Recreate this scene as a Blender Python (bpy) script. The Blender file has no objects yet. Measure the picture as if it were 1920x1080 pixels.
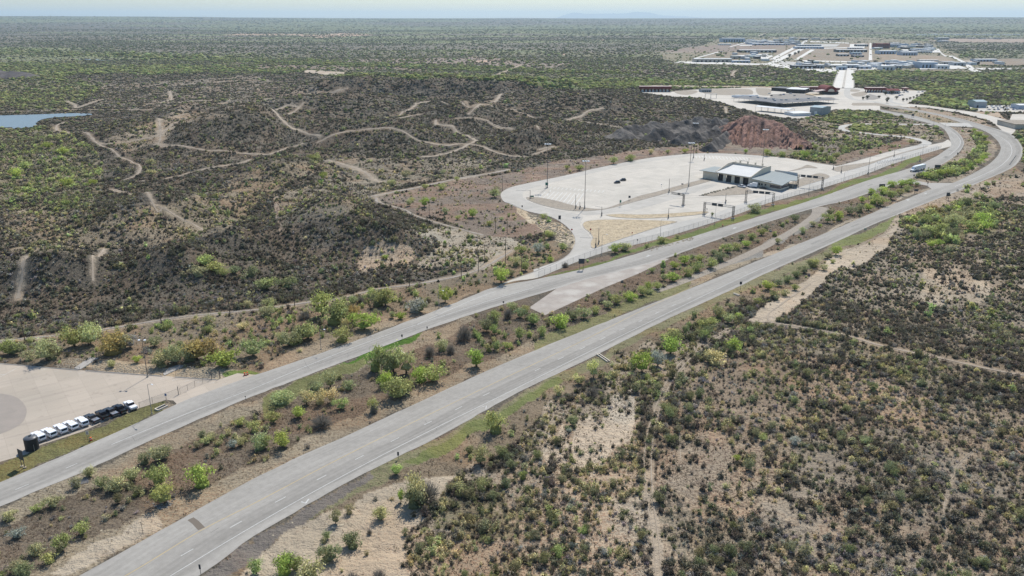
import bpy, math, random
import numpy as np
from mathutils import Vector
from mathutils.geometry import tessellate_polygon
random.seed(7); R=np.random.RandomState(11)
C=bpy.context.scene.collection
PI=math.pi
# ---------------------------------------------------------------- survey: photo pixel -> ground point
F=1500.; HC=109.; YH=34.
PITCH=math.atan((540-YH)/F); CP,SP=math.cos(PITCH),math.sin(PITCH)
def G(u,v,z=0.):
    a=(u-960)/F;b=-(v-540)/F
    t=(z-HC)/(-SP+b*CP)
    return (a*t,(CP+b*SP)*t)
def rise(u,v0,v1):
    x,y=G(u,v0); b=-(v1-540)/F
    return HC+y*(-SP+b*CP)/(CP+b*SP)
def mpp(u,v):                                     # metres per photo pixel across, at a ground point
    x,y=G(u,v); return (y*CP+HC*SP)/F
def proj(x,y,z):
    dz=z-HC; dep=y*CP-dz*SP; up=y*SP+dz*CP
    dep=np.maximum(dep,1.)
    return 960+F*x/dep, 540-F*up/dep
# ---------------------------------------------------------------- noise
def _h(ix,iy,s):
    n=(ix.astype(np.int64)*374761393+iy.astype(np.int64)*668265263+s*982451653)&0xffffffff
    n=((n^(n>>13))*1274126177)&0xffffffff
    n=n^(n>>16)
    return (n&0xffff)/65535.
def vnoise(x,y,s=0):
    x=np.asarray(x,float);y=np.asarray(y,float)
    ix=np.floor(x);iy=np.floor(y);fx=x-ix;fy=y-iy
    fx=fx*fx*(3-2*fx);fy=fy*fy*(3-2*fy)
    ix=ix.astype(np.int64);iy=iy.astype(np.int64)
    a=_h(ix,iy,s);b=_h(ix+1,iy,s);c=_h(ix,iy+1,s);d=_h(ix+1,iy+1,s)
    return (a*(1-fx)+b*fx)*(1-fy)+(c*(1-fx)+d*fx)*fy
def fbm(x,y,s=0,o=4):
    r=0;a=.5;t=0
    for i in range(o):
        r=r+a*vnoise(x*2**i+17*i,y*2**i-9*i,s+i);t+=a;a*=.5
    return r/t
# ---------------------------------------------------------------- polygons
def W(pts): return np.array([G(*p) for p in pts])
def inside(px,py,poly):
    poly=np.asarray(poly,float); r=np.zeros(px.shape,bool)
    m=(px>=poly[:,0].min())&(px<=poly[:,0].max())&(py>=poly[:,1].min())&(py<=poly[:,1].max())
    if not m.any(): return r
    x=px[m];y=py[m];c=np.zeros(x.shape,bool);n=len(poly)
    for i in range(n):
        x1,y1=poly[i];x2,y2=poly[i-1]
        if y1==y2: continue
        k=((y1>y)!=(y2>y))&(x<(x2-x1)*(y-y1)/(y2-y1)+x1)
        c^=k
    r[m]=c; return r
def dseg(px,py,line,closed=False,cap=1e9):
    line=np.asarray(line,float)
    d=np.full(px.shape,cap)
    n=len(line)
    for i in range(n if closed else n-1):
        a=line[i];b=line[(i+1)%n];ab=b-a;L=ab@ab+1e-9
        if cap<1e8:
            m=(px>min(a[0],b[0])-cap)&(px<max(a[0],b[0])+cap)&(py>min(a[1],b[1])-cap)&(py<max(a[1],b[1])+cap)
            if not m.any(): continue
            x=px[m];y=py[m]
        else: m=slice(None);x=px;y=py
        t=np.clip(((x-a[0])*ab[0]+(y-a[1])*ab[1])/L,0,1)
        dd=np.hypot(x-a[0]-t*ab[0],y-a[1]-t*ab[1])
        d[m]=np.minimum(d[m],dd)
    return d
def sstep(x,a,b):
    t=np.clip((x-a)/(b-a),0,1);return t*t*(3-2*t)
# hills west of the lot: gentle relief, flat everywhere there is pavement or water
HILL=W([(-600,640),(0,618),(345,575),(480,560),(700,520),(880,490),(895,440),(780,395),(850,318),(1000,300),(1150,280),(1190,262),(1170,235),(1330,212),(1210,183),(1000,165),(560,140),(300,150),(330,178),(262,212),(190,250),(0,262),(-600,262)])
EAST=W([(850,1300),(930,880),(1150,700),(1330,610),(1450,560),(1720,420),(2300,360),(2700,1300)])
def bump(x,y,u,v,ru,rv,h):
    cx,cy=G(u,v); k=mpp(u,v); ry=abs(G(u,v-rv)[1]-cy)
    q=((x-cx)/(ru*k))**2+((y-cy)/ry)**2
    return h*np.exp(-q*1.3)
BUMPS=[(462,262,125,22,13),(640,262,60,18,6),(735,272,100,16,9),(560,212,110,14,8),(250,262,90,16,7),(350,215,60,10,5),(880,225,70,14,8),(1010,245,60,10,6),
       (1040,200,80,14,8),(1130,205,60,10,6),(930,205,60,10,7),(520,335,90,22,7),(300,420,110,30,6),(620,430,110,34,8),(420,470,80,20,5),(740,470,90,24,6),
       (120,530,90,26,6),(330,520,90,26,6),(1000,275,70,14,7),(700,205,90,12,7),(1250,225,50,8,5)]
def ground_z(x,y):
    x=np.asarray(x,float);y=np.asarray(y,float)
    m=np.where(inside(x,y,HILL),np.clip(dseg(x,y,HILL,True,90.),0,90),0)
    m1=sstep(m,3,55)
    z=(fbm(x/120.,y/120.,3,4)-.38)*15*m1+ (fbm(x/26.,y/26.,5,3)-.5)*5*m1
    for b in BUMPS: z=z+2.2*bump(x,y,*b)*m1
    # the long dark ridge behind the hills
    y0=1215+0.03*x+25*(vnoise(x/90.,x*0,8)-.5); cr=np.exp(-((np.abs(x+95)/235.)**4))
    gul=1+.35*(vnoise(x/14.,y/60.,9)-.5)
    z=z+24*cr*m1*sstep(y,y0-60,y0+8)*gul*(1-sstep(y,y0+60,y0+260))
    e=np.where(inside(x,y,EAST),np.clip(dseg(x,y,EAST,True,60.),0,60),0)
    z=z+(fbm(x/70.,y/70.,31,3)-.45)*6*sstep(e,4,50)
    r=np.hypot(x,y)
    far=sstep(r,8000,20000);th=np.arctan2(x,y)
    z=z+far*(100+38*sstep(-th,.12,.5)+26*sstep(th,.22,.5)+(fbm(x/5000.,y/2500.,40,3)-.5)*34)
    z=z+sstep(r,4000,7000)*(fbm(x/1800.,y/1100.,44,3)-.5)*34*(1-far*.4)
    return np.where(m1>0,np.maximum(z,-1.),z)
_gc={}
def gz(x,y):
    X=np.array([float(x)]);Y=np.array([float(y)])
    if x*x+y*y<3900**2 and not inside(X,Y,HILL)[0] and not inside(X,Y,EAST)[0]: return 0.
    return float(ground_z(X,Y)[0])
def P(u,v):                                       # where a photo pixel meets the terrain
    if (u,v) in _gc: return _gc[u,v].copy()
    z=0.
    for i in range(6):
        x,y=G(u,v,z); z=.5*z+.5*gz(x,y)
    x,y=G(u,v,z); _gc[u,v]=Vector((x,y,gz(x,y)));return _gc[u,v].copy()
# ---------------------------------------------------------------- materials
def mat(name,rgb,rough=.8,metal=0.,spec=.3):
    m=bpy.data.materials.new(name);m.use_nodes=True;b=m.node_tree.nodes['Principled BSDF']
    b.inputs['Base Color'].default_value=(*rgb,1);b.inputs['Roughness'].default_value=rough
    b.inputs['Metallic'].default_value=metal;b.inputs['Specular IOR Level'].default_value=spec
    return m
def nd(m,t,**k):
    n=m.node_tree.nodes.new(t)
    for a,b in k.items():
        if a in n.inputs: n.inputs[a].default_value=b
        else: setattr(n,a,b)
    return n
def lk(m,a,b): m.node_tree.links.new(a,b)
def noisy(name,rgb,rgb2,scale,rough=.85,scale2=None,rgb3=None,stretch=None,rot=0,spec=.2,uv=False,bump=0.,f0=.35,f1=.65):
    m=mat(name,rgb,rough,spec=spec);b=m.node_tree.nodes['Principled BSDF']
    tc=nd(m,'ShaderNodeTexCoord');src=tc.outputs['UV' if uv else 'Object']
    mp=nd(m,'ShaderNodeMapping');lk(m,src,mp.inputs[0])
    if stretch: mp.inputs['Scale'].default_value=stretch
    mp.inputs['Rotation'].default_value=(0,0,rot)
    n=nd(m,'ShaderNodeTexNoise',Scale=scale,Detail=6.,Roughness=.62);lk(m,mp.outputs[0],n.inputs['Vector'])
    r=nd(m,'ShaderNodeMapRange');lk(m,n.outputs['Fac'],r.inputs[0]);r.inputs[1].default_value=f0;r.inputs[2].default_value=f1
    mx=nd(m,'ShaderNodeMix',data_type='RGBA');lk(m,r.outputs[0],mx.inputs['Factor'])
    mx.inputs[6].default_value=(*rgb,1);mx.inputs[7].default_value=(*rgb2,1)
    out=mx.outputs[2]
    if scale2:
        n2=nd(m,'ShaderNodeTexNoise',Scale=scale2,Detail=5.);lk(m,src,n2.inputs['Vector'])
        r2=nd(m,'ShaderNodeMapRange');lk(m,n2.outputs['Fac'],r2.inputs[0]);r2.inputs[1].default_value=.48;r2.inputs[2].default_value=.66
        m2=nd(m,'ShaderNodeMix',data_type='RGBA');lk(m,r2.outputs[0],m2.inputs['Factor']);lk(m,out,m2.inputs[6])
        m2.inputs[7].default_value=(*(rgb3 or rgb2),1);out=m2.outputs[2]
    lk(m,out,b.inputs['Base Color'])
    if bump:
        bp=nd(m,'ShaderNodeBump',Strength=1.,Distance=bump);lk(m,n.outputs['Fac'],bp.inputs['Height']);lk(m,bp.outputs[0],b.inputs['Normal'])
    return m
def concrete(name,a,b,c,rot,slab=(5.,5.),joint=.75,dark=.35):
    m=mat(name,a,.8,spec=.25);bs=m.node_tree.nodes['Principled BSDF']
    tc=nd(m,'ShaderNodeTexCoord');mp=nd(m,'ShaderNodeMapping');lk(m,tc.outputs['Object'],mp.inputs[0]);mp.inputs['Rotation'].default_value=(0,0,rot)
    br=nd(m,'ShaderNodeTexBrick',offset=0.,squash=1.);lk(m,mp.outputs[0],br.inputs['Vector'])
    br.inputs['Color1'].default_value=(1,1,1,1);br.inputs['Color2'].default_value=(.90,.90,.895,1);br.inputs['Mortar'].default_value=(joint,joint,joint,1)
    br.inputs['Scale'].default_value=1.;br.inputs['Brick Width'].default_value=slab[0];br.inputs['Row Height'].default_value=slab[1]
    br.inputs['Mortar Size'].default_value=.05;br.inputs['Mortar Smooth'].default_value=.2
    n=nd(m,'ShaderNodeTexNoise',Scale=.03,Detail=7.,Roughness=.6);lk(m,mp.outputs[0],n.inputs['Vector'])
    r=nd(m,'ShaderNodeMapRange');lk(m,n.outputs['Fac'],r.inputs[0]);r.inputs[1].default_value=.38;r.inputs[2].default_value=.64
    mx=nd(m,'ShaderNodeMix',data_type='RGBA');lk(m,r.outputs[0],mx.inputs['Factor']);mx.inputs[6].default_value=(*a,1);mx.inputs[7].default_value=(*b,1)
    mp2=nd(m,'ShaderNodeMapping');lk(m,mp.outputs[0],mp2.inputs[0]);mp2.inputs['Scale'].default_value=(.035,.5,1)
    n2=nd(m,'ShaderNodeTexNoise',Scale=1.,Detail=6.,Roughness=.65);lk(m,mp2.outputs[0],n2.inputs['Vector'])
    r2=nd(m,'ShaderNodeMapRange');lk(m,n2.outputs['Fac'],r2.inputs[0]);r2.inputs[1].default_value=.52;r2.inputs[2].default_value=.75;r2.inputs[4].default_value=dark
    m2=nd(m,'ShaderNodeMix',data_type='RGBA');lk(m,r2.outputs[0],m2.inputs['Factor']);lk(m,mx.outputs[2],m2.inputs[6]);m2.inputs[7].default_value=(*c,1)
    mu=nd(m,'ShaderNodeMix',data_type='RGBA',blend_type='MULTIPLY');mu.inputs['Factor'].default_value=1.;lk(m,m2.outputs[2],mu.inputs[6]);lk(m,br.outputs['Color'],mu.inputs[7])
    n4=nd(m,'ShaderNodeTexNoise',Scale=.38,Detail=3.,Roughness=.6);lk(m,tc.outputs['Object'],n4.inputs['Vector'])
    r4=nd(m,'ShaderNodeMapRange');lk(m,n4.outputs['Fac'],r4.inputs[0]);r4.inputs[1].default_value=.60;r4.inputs[2].default_value=.70;r4.inputs[3].default_value=1.;r4.inputs[4].default_value=.84
    s4=nd(m,'ShaderNodeVectorMath',operation='SCALE');lk(m,mu.outputs[2],s4.inputs[0]);lk(m,r4.outputs[0],s4.inputs['Scale'])
    lk(m,s4.outputs[0],bs.inputs['Base Color']);return m
def roadmat(name,a,b,line,k=1.):
    # asphalt: long streaks and worn wheel tracks follow the lane (U along, V across in metres)
    m=mat(name,a,.95,spec=.08);bs=m.node_tree.nodes['Principled BSDF']
    tc=nd(m,'ShaderNodeTexCoord');mp=nd(m,'ShaderNodeMapping');lk(m,tc.outputs['UV'],mp.inputs[0]);mp.inputs['Scale'].default_value=(.012,.75,1)
    n=nd(m,'ShaderNodeTexNoise',Scale=1.,Detail=7.,Roughness=.6);lk(m,mp.outputs[0],n.inputs['Vector'])
    r=nd(m,'ShaderNodeMapRange');lk(m,n.outputs['Fac'],r.inputs[0]);r.inputs[1].default_value=.3;r.inputs[2].default_value=.7
    mx=nd(m,'ShaderNodeMix',data_type='RGBA');lk(m,r.outputs[0],mx.inputs['Factor']);mx.inputs[6].default_value=(*a,1);mx.inputs[7].default_value=(*b,1)
    n2=nd(m,'ShaderNodeTexNoise',Scale=.6,Detail=8.,Roughness=.7);lk(m,tc.outputs['Object'],n2.inputs['Vector'])
    r2=nd(m,'ShaderNodeMapRange');lk(m,n2.outputs['Fac'],r2.inputs[0]);r2.inputs[1].default_value=.3;r2.inputs[2].default_value=.7;r2.inputs[3].default_value=.88;r2.inputs[4].default_value=1.1
    vm=nd(m,'ShaderNodeVectorMath',operation='SCALE');lk(m,mx.outputs[2],vm.inputs[0]);lk(m,r2.outputs[0],vm.inputs['Scale'])
    mp3=nd(m,'ShaderNodeMapping');lk(m,tc.outputs['UV'],mp3.inputs[0]);mp3.inputs['Scale'].default_value=(.05,.12,1)
    n3=nd(m,'ShaderNodeTexNoise',Scale=1.,Detail=4.);lk(m,mp3.outputs[0],n3.inputs['Vector'])
    r3=nd(m,'ShaderNodeMapRange');lk(m,n3.outputs['Fac'],r3.inputs[0]);r3.inputs[1].default_value=.35;r3.inputs[2].default_value=.65;r3.inputs[3].default_value=.93;r3.inputs[4].default_value=1.06
    vn=nd(m,'ShaderNodeVectorMath',operation='SCALE');lk(m,vm.outputs[0],vn.inputs[0]);lk(m,r3.outputs[0],vn.inputs['Scale'])
    sp=nd(m,'ShaderNodeSeparateXYZ');lk(m,tc.outputs['UV'],sp.inputs[0]);dv=nd(m,'ShaderNodeMath',operation='DIVIDE');lk(m,sp.outputs['Y'],dv.inputs[0]);dv.inputs[1].default_value=30.
    cr=nd(m,'ShaderNodeValToRGB');lk(m,dv.outputs[0],cr.inputs[0]);el=cr.color_ramp.elements
    while len(el)<len(line): el.new(.5)
    for q,(p_,v_) in zip(el,line): q.position=p_/30;q.color=(v_/2,v_/2,v_/2,1)
    m9=nd(m,'ShaderNodeVectorMath',operation='MULTIPLY');lk(m,vn.outputs[0],m9.inputs[0]);lk(m,cr.outputs[0],m9.inputs[1]);s9=nd(m,'ShaderNodeVectorMath',operation='SCALE');lk(m,m9.outputs[0],s9.inputs[0]);s9.inputs['Scale'].default_value=2.
    lk(m,s9.outputs[0],bs.inputs['Base Color']);return m
M={}
M['lot']=concrete('lot_concrete',(.50,.46,.40),(.44,.41,.36),(.33,.31,.28),math.radians(-40),(6,6),.68,.62)
M['depot']=concrete('depot_concrete',(.45,.385,.315),(.39,.34,.28),(.31,.27,.23),math.radians(-37),(6,6),.8,.6)
M['pad']=noisy('dark_pad',(.27,.24,.21),(.31,.27,.235),.2)
M['service']=concrete('service_concrete',(.43,.41,.375),(.38,.365,.335),(.32,.305,.285),math.radians(-49),(5,5))
M['port']=concrete('port_concrete',(.50,.46,.40),(.44,.405,.355),(.35,.33,.30),.2,(12,12),.85)
M['roadA']=roadmat('highway_asphalt',(.275,.26,.235),(.335,.318,.29),[(0,1.14),(2.9,1.1),(3.5,.95),(4.4,.86),(5.3,.93),(6.2,.84),(7.1,.94),(8.,.87),(8.9,.95),(9.8,.88),(11.2,1.05),(30,1.05)])
M['roadB']=roadmat('carriageway_asphalt',(.285,.27,.245),(.35,.333,.305),[(0,1.16),(1.4,1.1),(2.2,.97),(3.1,.86),(4.,.94),(4.9,.84),(6.,.95),(7.,.88),(8.2,.97),(10,1.06),(30,1.08)])
M['stub']=noisy('old_pavement',(.30,.265,.235),(.36,.32,.28),.25,scale2=.1,rgb3=(.42,.39,.35))
M['white']=noisy('road_paint_white',(.64,.64,.61),(.46,.46,.44),1.5)
M['faint']=noisy('worn_paint',(.56,.55,.53),(.50,.49,.47),1.5)
M['yellow']=noisy('road_paint_yellow',(.50,.38,.19),(.42,.34,.21),.8)
M['straw']=noisy('straw_mulch',(.44,.35,.23),(.25,.20,.135),.28,scale2=1.1,rgb3=(.50,.42,.29),bump=.4)
M['bed']=noisy('bare_bed',(.30,.26,.21),(.21,.18,.145),.25,scale2=1.3,rgb3=(.35,.30,.235),bump=.3)
M['kerb']=noisy('kerb_concrete',(.38,.36,.33),(.32,.30,.28),.8)
M['dirt']=noisy('track_dirt',(.36,.30,.23),(.29,.24,.185),.25,scale2=2.,rgb3=(.27,.22,.17))
M['dirt2']=noisy('gravel_track',(.34,.30,.255),(.27,.235,.20),.25,scale2=2.,rgb3=(.24,.215,.19))
M['ashen']=noisy('tar_gravel',(.22,.205,.185),(.29,.265,.235),.15,scale2=2.,rgb3=(.15,.14,.13))
M['oldroad']=noisy('gravelled_old_road',(.25,.22,.185),(.31,.27,.22),.12,scale2=1.2,rgb3=(.20,.17,.14))
M['water']=mat('pond_water',(.15,.185,.21),.3,spec=.35)
M['galv']=mat('galvanised_steel',(.30,.30,.31),.5,.4)
M['dsteel']=mat('weathered_steel',(.13,.125,.12),.6,.3)
M['wood']=noisy('creosote_wood',(.10,.08,.065),(.14,.115,.09),2.)
M['signback']=mat('sign_back',(.06,.07,.085),.6,.3)
M['signgreen']=mat('sign_green',(.02,.17,.11),.5)
M['signwhite']=mat('sign_white',(.75,.75,.75),.5)
M['signred']=mat('sign_red',(.35,.03,.03),.5)
M['orange']=mat('safety_orange',(.75,.14,.04),.6)
M['cwhite']=mat('paint_white',(.80,.81,.83),.25,spec=.6)
M['cdark']=mat('paint_charcoal',(.035,.038,.042),.3,spec=.6)
M['cblack']=mat('paint_black',(.012,.012,.013),.3,spec=.6)
M['csilver']=mat('paint_silver',(.35,.36,.38),.3,.5)
M['cblue']=mat('paint_blue',(.05,.12,.30),.3,spec=.6)
M['glass']=mat('dark_glass',(.012,.018,.035),.08,spec=.7)
M['tyre']=mat('tyre_rubber',(.018,.018,.018),.9)
M['tank']=noisy('black_poly_tank',(.022,.023,.026),(.035,.036,.04),.8,.5)
M['stucco']=noisy('cream_stucco',(.70,.62,.50),(.62,.55,.45),.3)
M['roofwhite']=noisy('white_membrane_roof',(.62,.62,.60),(.56,.56,.55),.15)
M['roofgrey']=noisy('standing_seam_grey',(.30,.33,.33),(.26,.29,.29),.3,stretch=(8,.3,1),rot=.8)
M['dark']=mat('dark_opening',(.02,.02,.025),.5)
M['redroof']=noisy('maroon_metal',(.17,.035,.035),(.13,.03,.03),.4)
M['pinkroof']=noisy('rose_roof_top',(.50,.40,.37),(.44,.36,.34),.3)
M['solar']=noisy('slate_panel_roof',(.12,.122,.13),(.175,.178,.188),.08)
M['lane']=concrete('worn_drive_lane',(.43,.405,.365),(.38,.36,.325),(.30,.285,.265),math.radians(-40),(5,5),.75,.7)
M['metalwall']=noisy('grey_metal_wall',(.33,.35,.36),(.28,.30,.31),.3,stretch=(4,4,.2))
M['tealroof']=noisy('pale_teal_roof',(.36,.44,.47),(.31,.39,.42),.2)
M['whroof']=noisy('white_metal_roof',(.68,.69,.69),(.58,.6,.61),.05)
M['bluwall']=noisy('blue_wall',(.36,.43,.53),(.44,.5,.58),.1)
M['tanwall']=noisy('tan_wall',(.52,.47,.40),(.46,.42,.36),.1)
M['greywall']=noisy('grey_wall',(.42,.44,.46),(.36,.38,.40),.1)
M['street']=noisy('bright_street',(.60,.575,.53),(.54,.52,.48),.02)
M['rock']=noisy('pale_riprap',(.44,.38,.28),(.36,.30,.22),1.5)
# foliage: mass (colour per bush in the mesh) and single plants (colour on the object)
def foliage(name,obj):
    m=bpy.data.materials.new(name);m.use_nodes=True;nt=m.node_tree
    for n in list(nt.nodes): nt.nodes.remove(n)
    out=nd(m,'ShaderNodeOutputMaterial');at=nd(m,'ShaderNodeAttribute',attribute_name='Col');col=at.outputs['Color']
    if obj:
        oi=nd(m,'ShaderNodeObjectInfo');mu=nd(m,'ShaderNodeMix',data_type='RGBA',blend_type='MULTIPLY');mu.inputs['Factor'].default_value=1.
        lk(m,oi.outputs['Color'],mu.inputs[6]);lk(m,col,mu.inputs[7]);col=mu.outputs[2]
    d=nd(m,'ShaderNodeBsdfDiffuse');t=nd(m,'ShaderNodeBsdfTranslucent');mx=nd(m,'ShaderNodeMixShader');mx.inputs[0].default_value=.32
    lk(m,col,d.inputs[0]);lk(m,col,t.inputs[0]);lk(m,d.outputs[0],mx.inputs[1]);lk(m,t.outputs[0],mx.inputs[2]);lk(m,mx.outputs[0],out.inputs[0])
    return m
M['leafmass']=foliage('brush_foliage',False);M['leaf']=foliage('shrub_foliage',True)
M['bark']=mat('shrub_bark',(.10,.08,.065),.9)
# ---------------------------------------------------------------- mesh helpers
def link(name,me,m=None,parent=None,loc=None,rz=0.):
    o=bpy.data.objects.new(name,me);C.objects.link(o)
    if m is not None and me is not None and not me.materials: me.materials.append(m)
    if parent is not None: o.parent=parent
    if loc is not None: o.location=loc
    if rz: o.rotation_euler=(0,0,rz)
    return o
def tag(o,label=None,cat=None,group=None,kind=None):
    if label:o['label']=label
    if cat:o['category']=cat
    if group:o['group']=group
    if kind:o['kind']=kind
    return o
def thing(name,loc,rz,label,cat,group=None):
    return tag(link(name,None,loc=loc,rz=rz),label,cat,group)
def npmesh(name,V,T,col=None,uv=None,smooth=False,mats=(),midx=None):
    me=bpy.data.meshes.new(name);V=np.asarray(V,np.float32);T=np.asarray(T,np.int32);k=T.shape[1]
    me.vertices.add(len(V));me.vertices.foreach_set('co',V.ravel())
    me.loops.add(T.size);me.loops.foreach_set('vertex_index',T.ravel())
    me.polygons.add(len(T));me.polygons.foreach_set('loop_start',np.arange(0,T.size,k,dtype=np.int32))
    me.update(calc_edges=True)
    me.polygons.foreach_set('use_smooth',np.full(len(T),smooth))
    if midx is not None: me.polygons.foreach_set('material_index',np.asarray(midx,np.int32))
    if col is not None:
        for nm,c in (col.items() if isinstance(col,dict) else [('Col',col)]):
            a=me.color_attributes.new(nm,'FLOAT_COLOR','POINT')
            if c.shape[1]==3: c=np.c_[c,np.ones(len(c))]
            a.data.foreach_set('color',np.asarray(c,np.float32).ravel())
    for m in mats: me.materials.append(m)
    return me
class MB:
    def __init__(s): s.v=[];s.f=[]
    def add(s,v,f):
        n=len(s.v);s.v+=[tuple(p) for p in v];s.f+=[tuple(i+n for i in q) for q in f];return s
    def box(s,x0,x1,y0,y1,z0,z1):
        return s.add([(x0,y0,z0),(x1,y0,z0),(x1,y1,z0),(x0,y1,z0),(x0,y0,z1),(x1,y0,z1),(x1,y1,z1),(x0,y1,z1)],
            [(0,3,2,1),(4,5,6,7),(0,1,5,4),(1,2,6,5),(2,3,7,6),(3,0,4,7)])
    def tube(s,a,b,r,r2=None,n=6):
        a=Vector(a);b=Vector(b);r2=r if r2 is None else r2;d=(b-a).normalized()
        x=d.cross(Vector((0,0,1))) if abs(d.z)<.9 else d.cross(Vector((1,0,0)));x.normalize();y=d.cross(x)
        v=[];
        for i in range(n):
            t=2*PI*i/n;v.append(a+(x*math.cos(t)+y*math.sin(t))*r)
        for i in range(n):
            t=2*PI*i/n;v.append(b+(x*math.cos(t)+y*math.sin(t))*r2)
        return s.add(v,[(i,(i+1)%n,n+(i+1)%n,n+i) for i in range(n)]+[tuple(range(n-1,-1,-1)),tuple(range(n,2*n))])
    def prism(s,prof,y0,y1,ax='y'):                # side profile (x,z) extruded across y
        n=len(prof)
        if ax=='y': v=[(x,y0,z) for x,z in prof]+[(x,y1,z) for x,z in prof]
        else: v=[(y0,x,z) for x,z in prof]+[(y1,x,z) for x,z in prof]
        return s.add(v,[tuple(range(n)),tuple(range(2*n-1,n-1,-1))]+[(i,n+i,n+(i+1)%n,(i+1)%n) for i in range(n)])
    def build(s,name,m,parent=None,loc=None,rz=0.,smooth=False):
        me=bpy.data.meshes.new(name);me.from_pydata(s.v,[],s.f);me.update()
        if smooth: me.shade_smooth()
        return link(name,me,m,parent,loc,rz)
def smooth_line(pts,n=6):
    pts=[Vector(p) for p in pts];out=[]
    for i in range(len(pts)-1):
        p0=pts[max(i-1,0)];p1=pts[i];p2=pts[i+1];p3=pts[min(i+2,len(pts)-1)]
        for k in range(n):
            t=k/n;out.append(.5*((2*p1)+(p2-p0)*t+(2*p0-5*p1+4*p2-p3)*t*t+(3*p1-p0-3*p2+p3)*t**3))
    out.append(pts[-1]);return out
def W3(px,z=0.,dim=2): return [Vector((*G(*p),z)) for p in px]
def sheet(name,px,z,m,kind='structure',label=None,cat=None,world=False,sm=0,th=0.):
    pts=px if world else [Vector((*G(*p),0)) for p in px]
    if sm:
        pts=smooth_line([*pts,pts[0]],sm)[:-1]
    tri=tessellate_polygon([[Vector((p[0],p[1],0)) for p in pts]])
    n=len(pts);v=[(p[0],p[1],z) for p in pts];f=[]
    for t in tri:
        a,b,c=[v[i] for i in t];cr=(b[0]-a[0])*(c[1]-a[1])-(b[1]-a[1])*(c[0]-a[0])
        f.append(tuple(t) if cr>0 else tuple(t[::-1]))
    if th:
        v+=[(p[0],p[1],z-th) for p in pts];f+=[(i,(i+1)%n,n+(i+1)%n,n+i) for i in range(n)]
    me=bpy.data.meshes.new(name);me.from_pydata(v,[],f);me.update()
    o=link(name,me,m);return tag(o,label,cat,kind=kind)
def resample(pts,n):
    pts=[Vector(p) for p in pts];L=[0]
    for a,b in zip(pts,pts[1:]): L.append(L[-1]+(b-a).length)
    out=[];j=0
    for k in range(n):
        t=L[-1]*k/(n-1)
        while j<len(pts)-2 and L[j+1]<t: j+=1
        q=(t-L[j])/max(L[j+1]-L[j],1e-9);out.append(pts[j].lerp(pts[j+1],q))
    return out,L[-1]
def ribbon(name,Lp,Rp,z,m,n=340,label=None,cat=None,kind='structure'):
    a,la=resample(smooth_line(W3(Lp)),n);b,lb=resample(smooth_line(W3(Rp)),n)
    V=[];UV=[]
    for i in range(n):
        w=(a[i]-b[i]).length;s=(la+lb)/2*i/(n-1)
        ja,jb=[float(vnoise(np.array(i*.9),np.array(k_),55)-.5)*.55/max(w,1) for k_ in (0.,9.)]
        for q in (jb,.25,.5,.75,1+ja): p=b[i].lerp(a[i],q);V.append((p.x,p.y,z));UV.append((s,q*w))
    Fc=[(i*5+j,(i+1)*5+j,(i+1)*5+j+1,i*5+j+1) for i in range(n-1) for j in range(4)]
    me=bpy.data.meshes.new(name);me.from_pydata(V,[],Fc);u=me.uv_layers.new(name='UV')
    u.data.foreach_set('uv',[c for l in me.loops for c in UV[l.vertex_index]]);me.update()
    o=link(name,me,m);return tag(o,label,cat,kind=kind)
def strip(mb,pts,w,z,jit=0.,terrain=False):       # flat band along a world polyline
    pts=[Vector(p) for p in pts];n=len(pts);v=[]
    for i,p in enumerate(pts):
        d=(pts[min(i+1,n-1)]-pts[max(i-1,0)]);d.z=0;d.normalize();s=Vector((-d.y,d.x,0))
        ww=w(i/(n-1)) if callable(w) else w
        for q in (1,-1):
            k=ww/2*(1+(random.uniform(-jit,jit) if jit else 0));c=p+s*q*k
            zz=z
            v.append((c.x,c.y,zz))
    if terrain:
        q=np.array(v);q[:,2]+=ground_z(q[:,0],q[:,1]);v=q.tolist()
    mb.add(v,[(2*i,2*i+1,2*i+3,2*i+2) for i in range(n-1)])
# ================================================================ SETTING: what grows and lies where (surveyed on the photo)
LOT=[(930,538),(965,527),(1007,521),(1050,504),(1090,488),(1145,470),(1235,448),(1335,418),(1385,401),(1440,381),(1490,367),(1550,350),(1625,326),(1675,307),(1765,279),(1784,273),(1778,262),(1767,267),(1740,272),
 (1722,272),(1665,285),(1580,309),(1560,309.5),(1527,305),(1480,297),(1440,293),(1400,290),(1360,288),(1310,287.5),(1235,294),(1185,302),(1120,315),(1060,329),(997,342),(960,350.5),(943,359),(939,367),(945,378),(960,383),(985,395),(1030,406),(1055,419),(1072,435),(1079,450),(1074,467),(1060,482),(1022,502),(960,524)]
DEPOT=[(-260,660),(0,682),(160,695),(310,705),(327,707),(410,712),(445,700),(482,703),(414,745),(322,767),(331,757),(325,751),(312,750),(262,765),(215,782),(155,809),(75,835),(50,852),(0,866),(-260,960)]
AL=[(20,1145),(150,1080),(480,895.5),(665,810),(960,675),(1195,580),(1297,540),(1440,481),(1560,432),(1655,391),(1695,375),(1747,354),(1785,344),(1845,314),(1868,295),(1876,280),(1873,268),(1862,256),(1845,245),(1817,235),(1767,219),(1730,211),(1680,202.5),(1640,196)]
AR=[(260,1145),(377,1078),(480,1004),(620,922),(730,864),(840,810),(960,742),(1120,665),(1250,599),(1380,540),(1440,511),(1565,455),(1640,420),(1680,404),(1747,377),(1800,357),(1865,330),(1887,320),(1905,309),(1917,291),(1917,276),(1905,259),(1888,248),(1842,234),(1805,223.5),(1767,215),(1730,207.5),(1680,198.5),(1640,192)]
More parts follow.
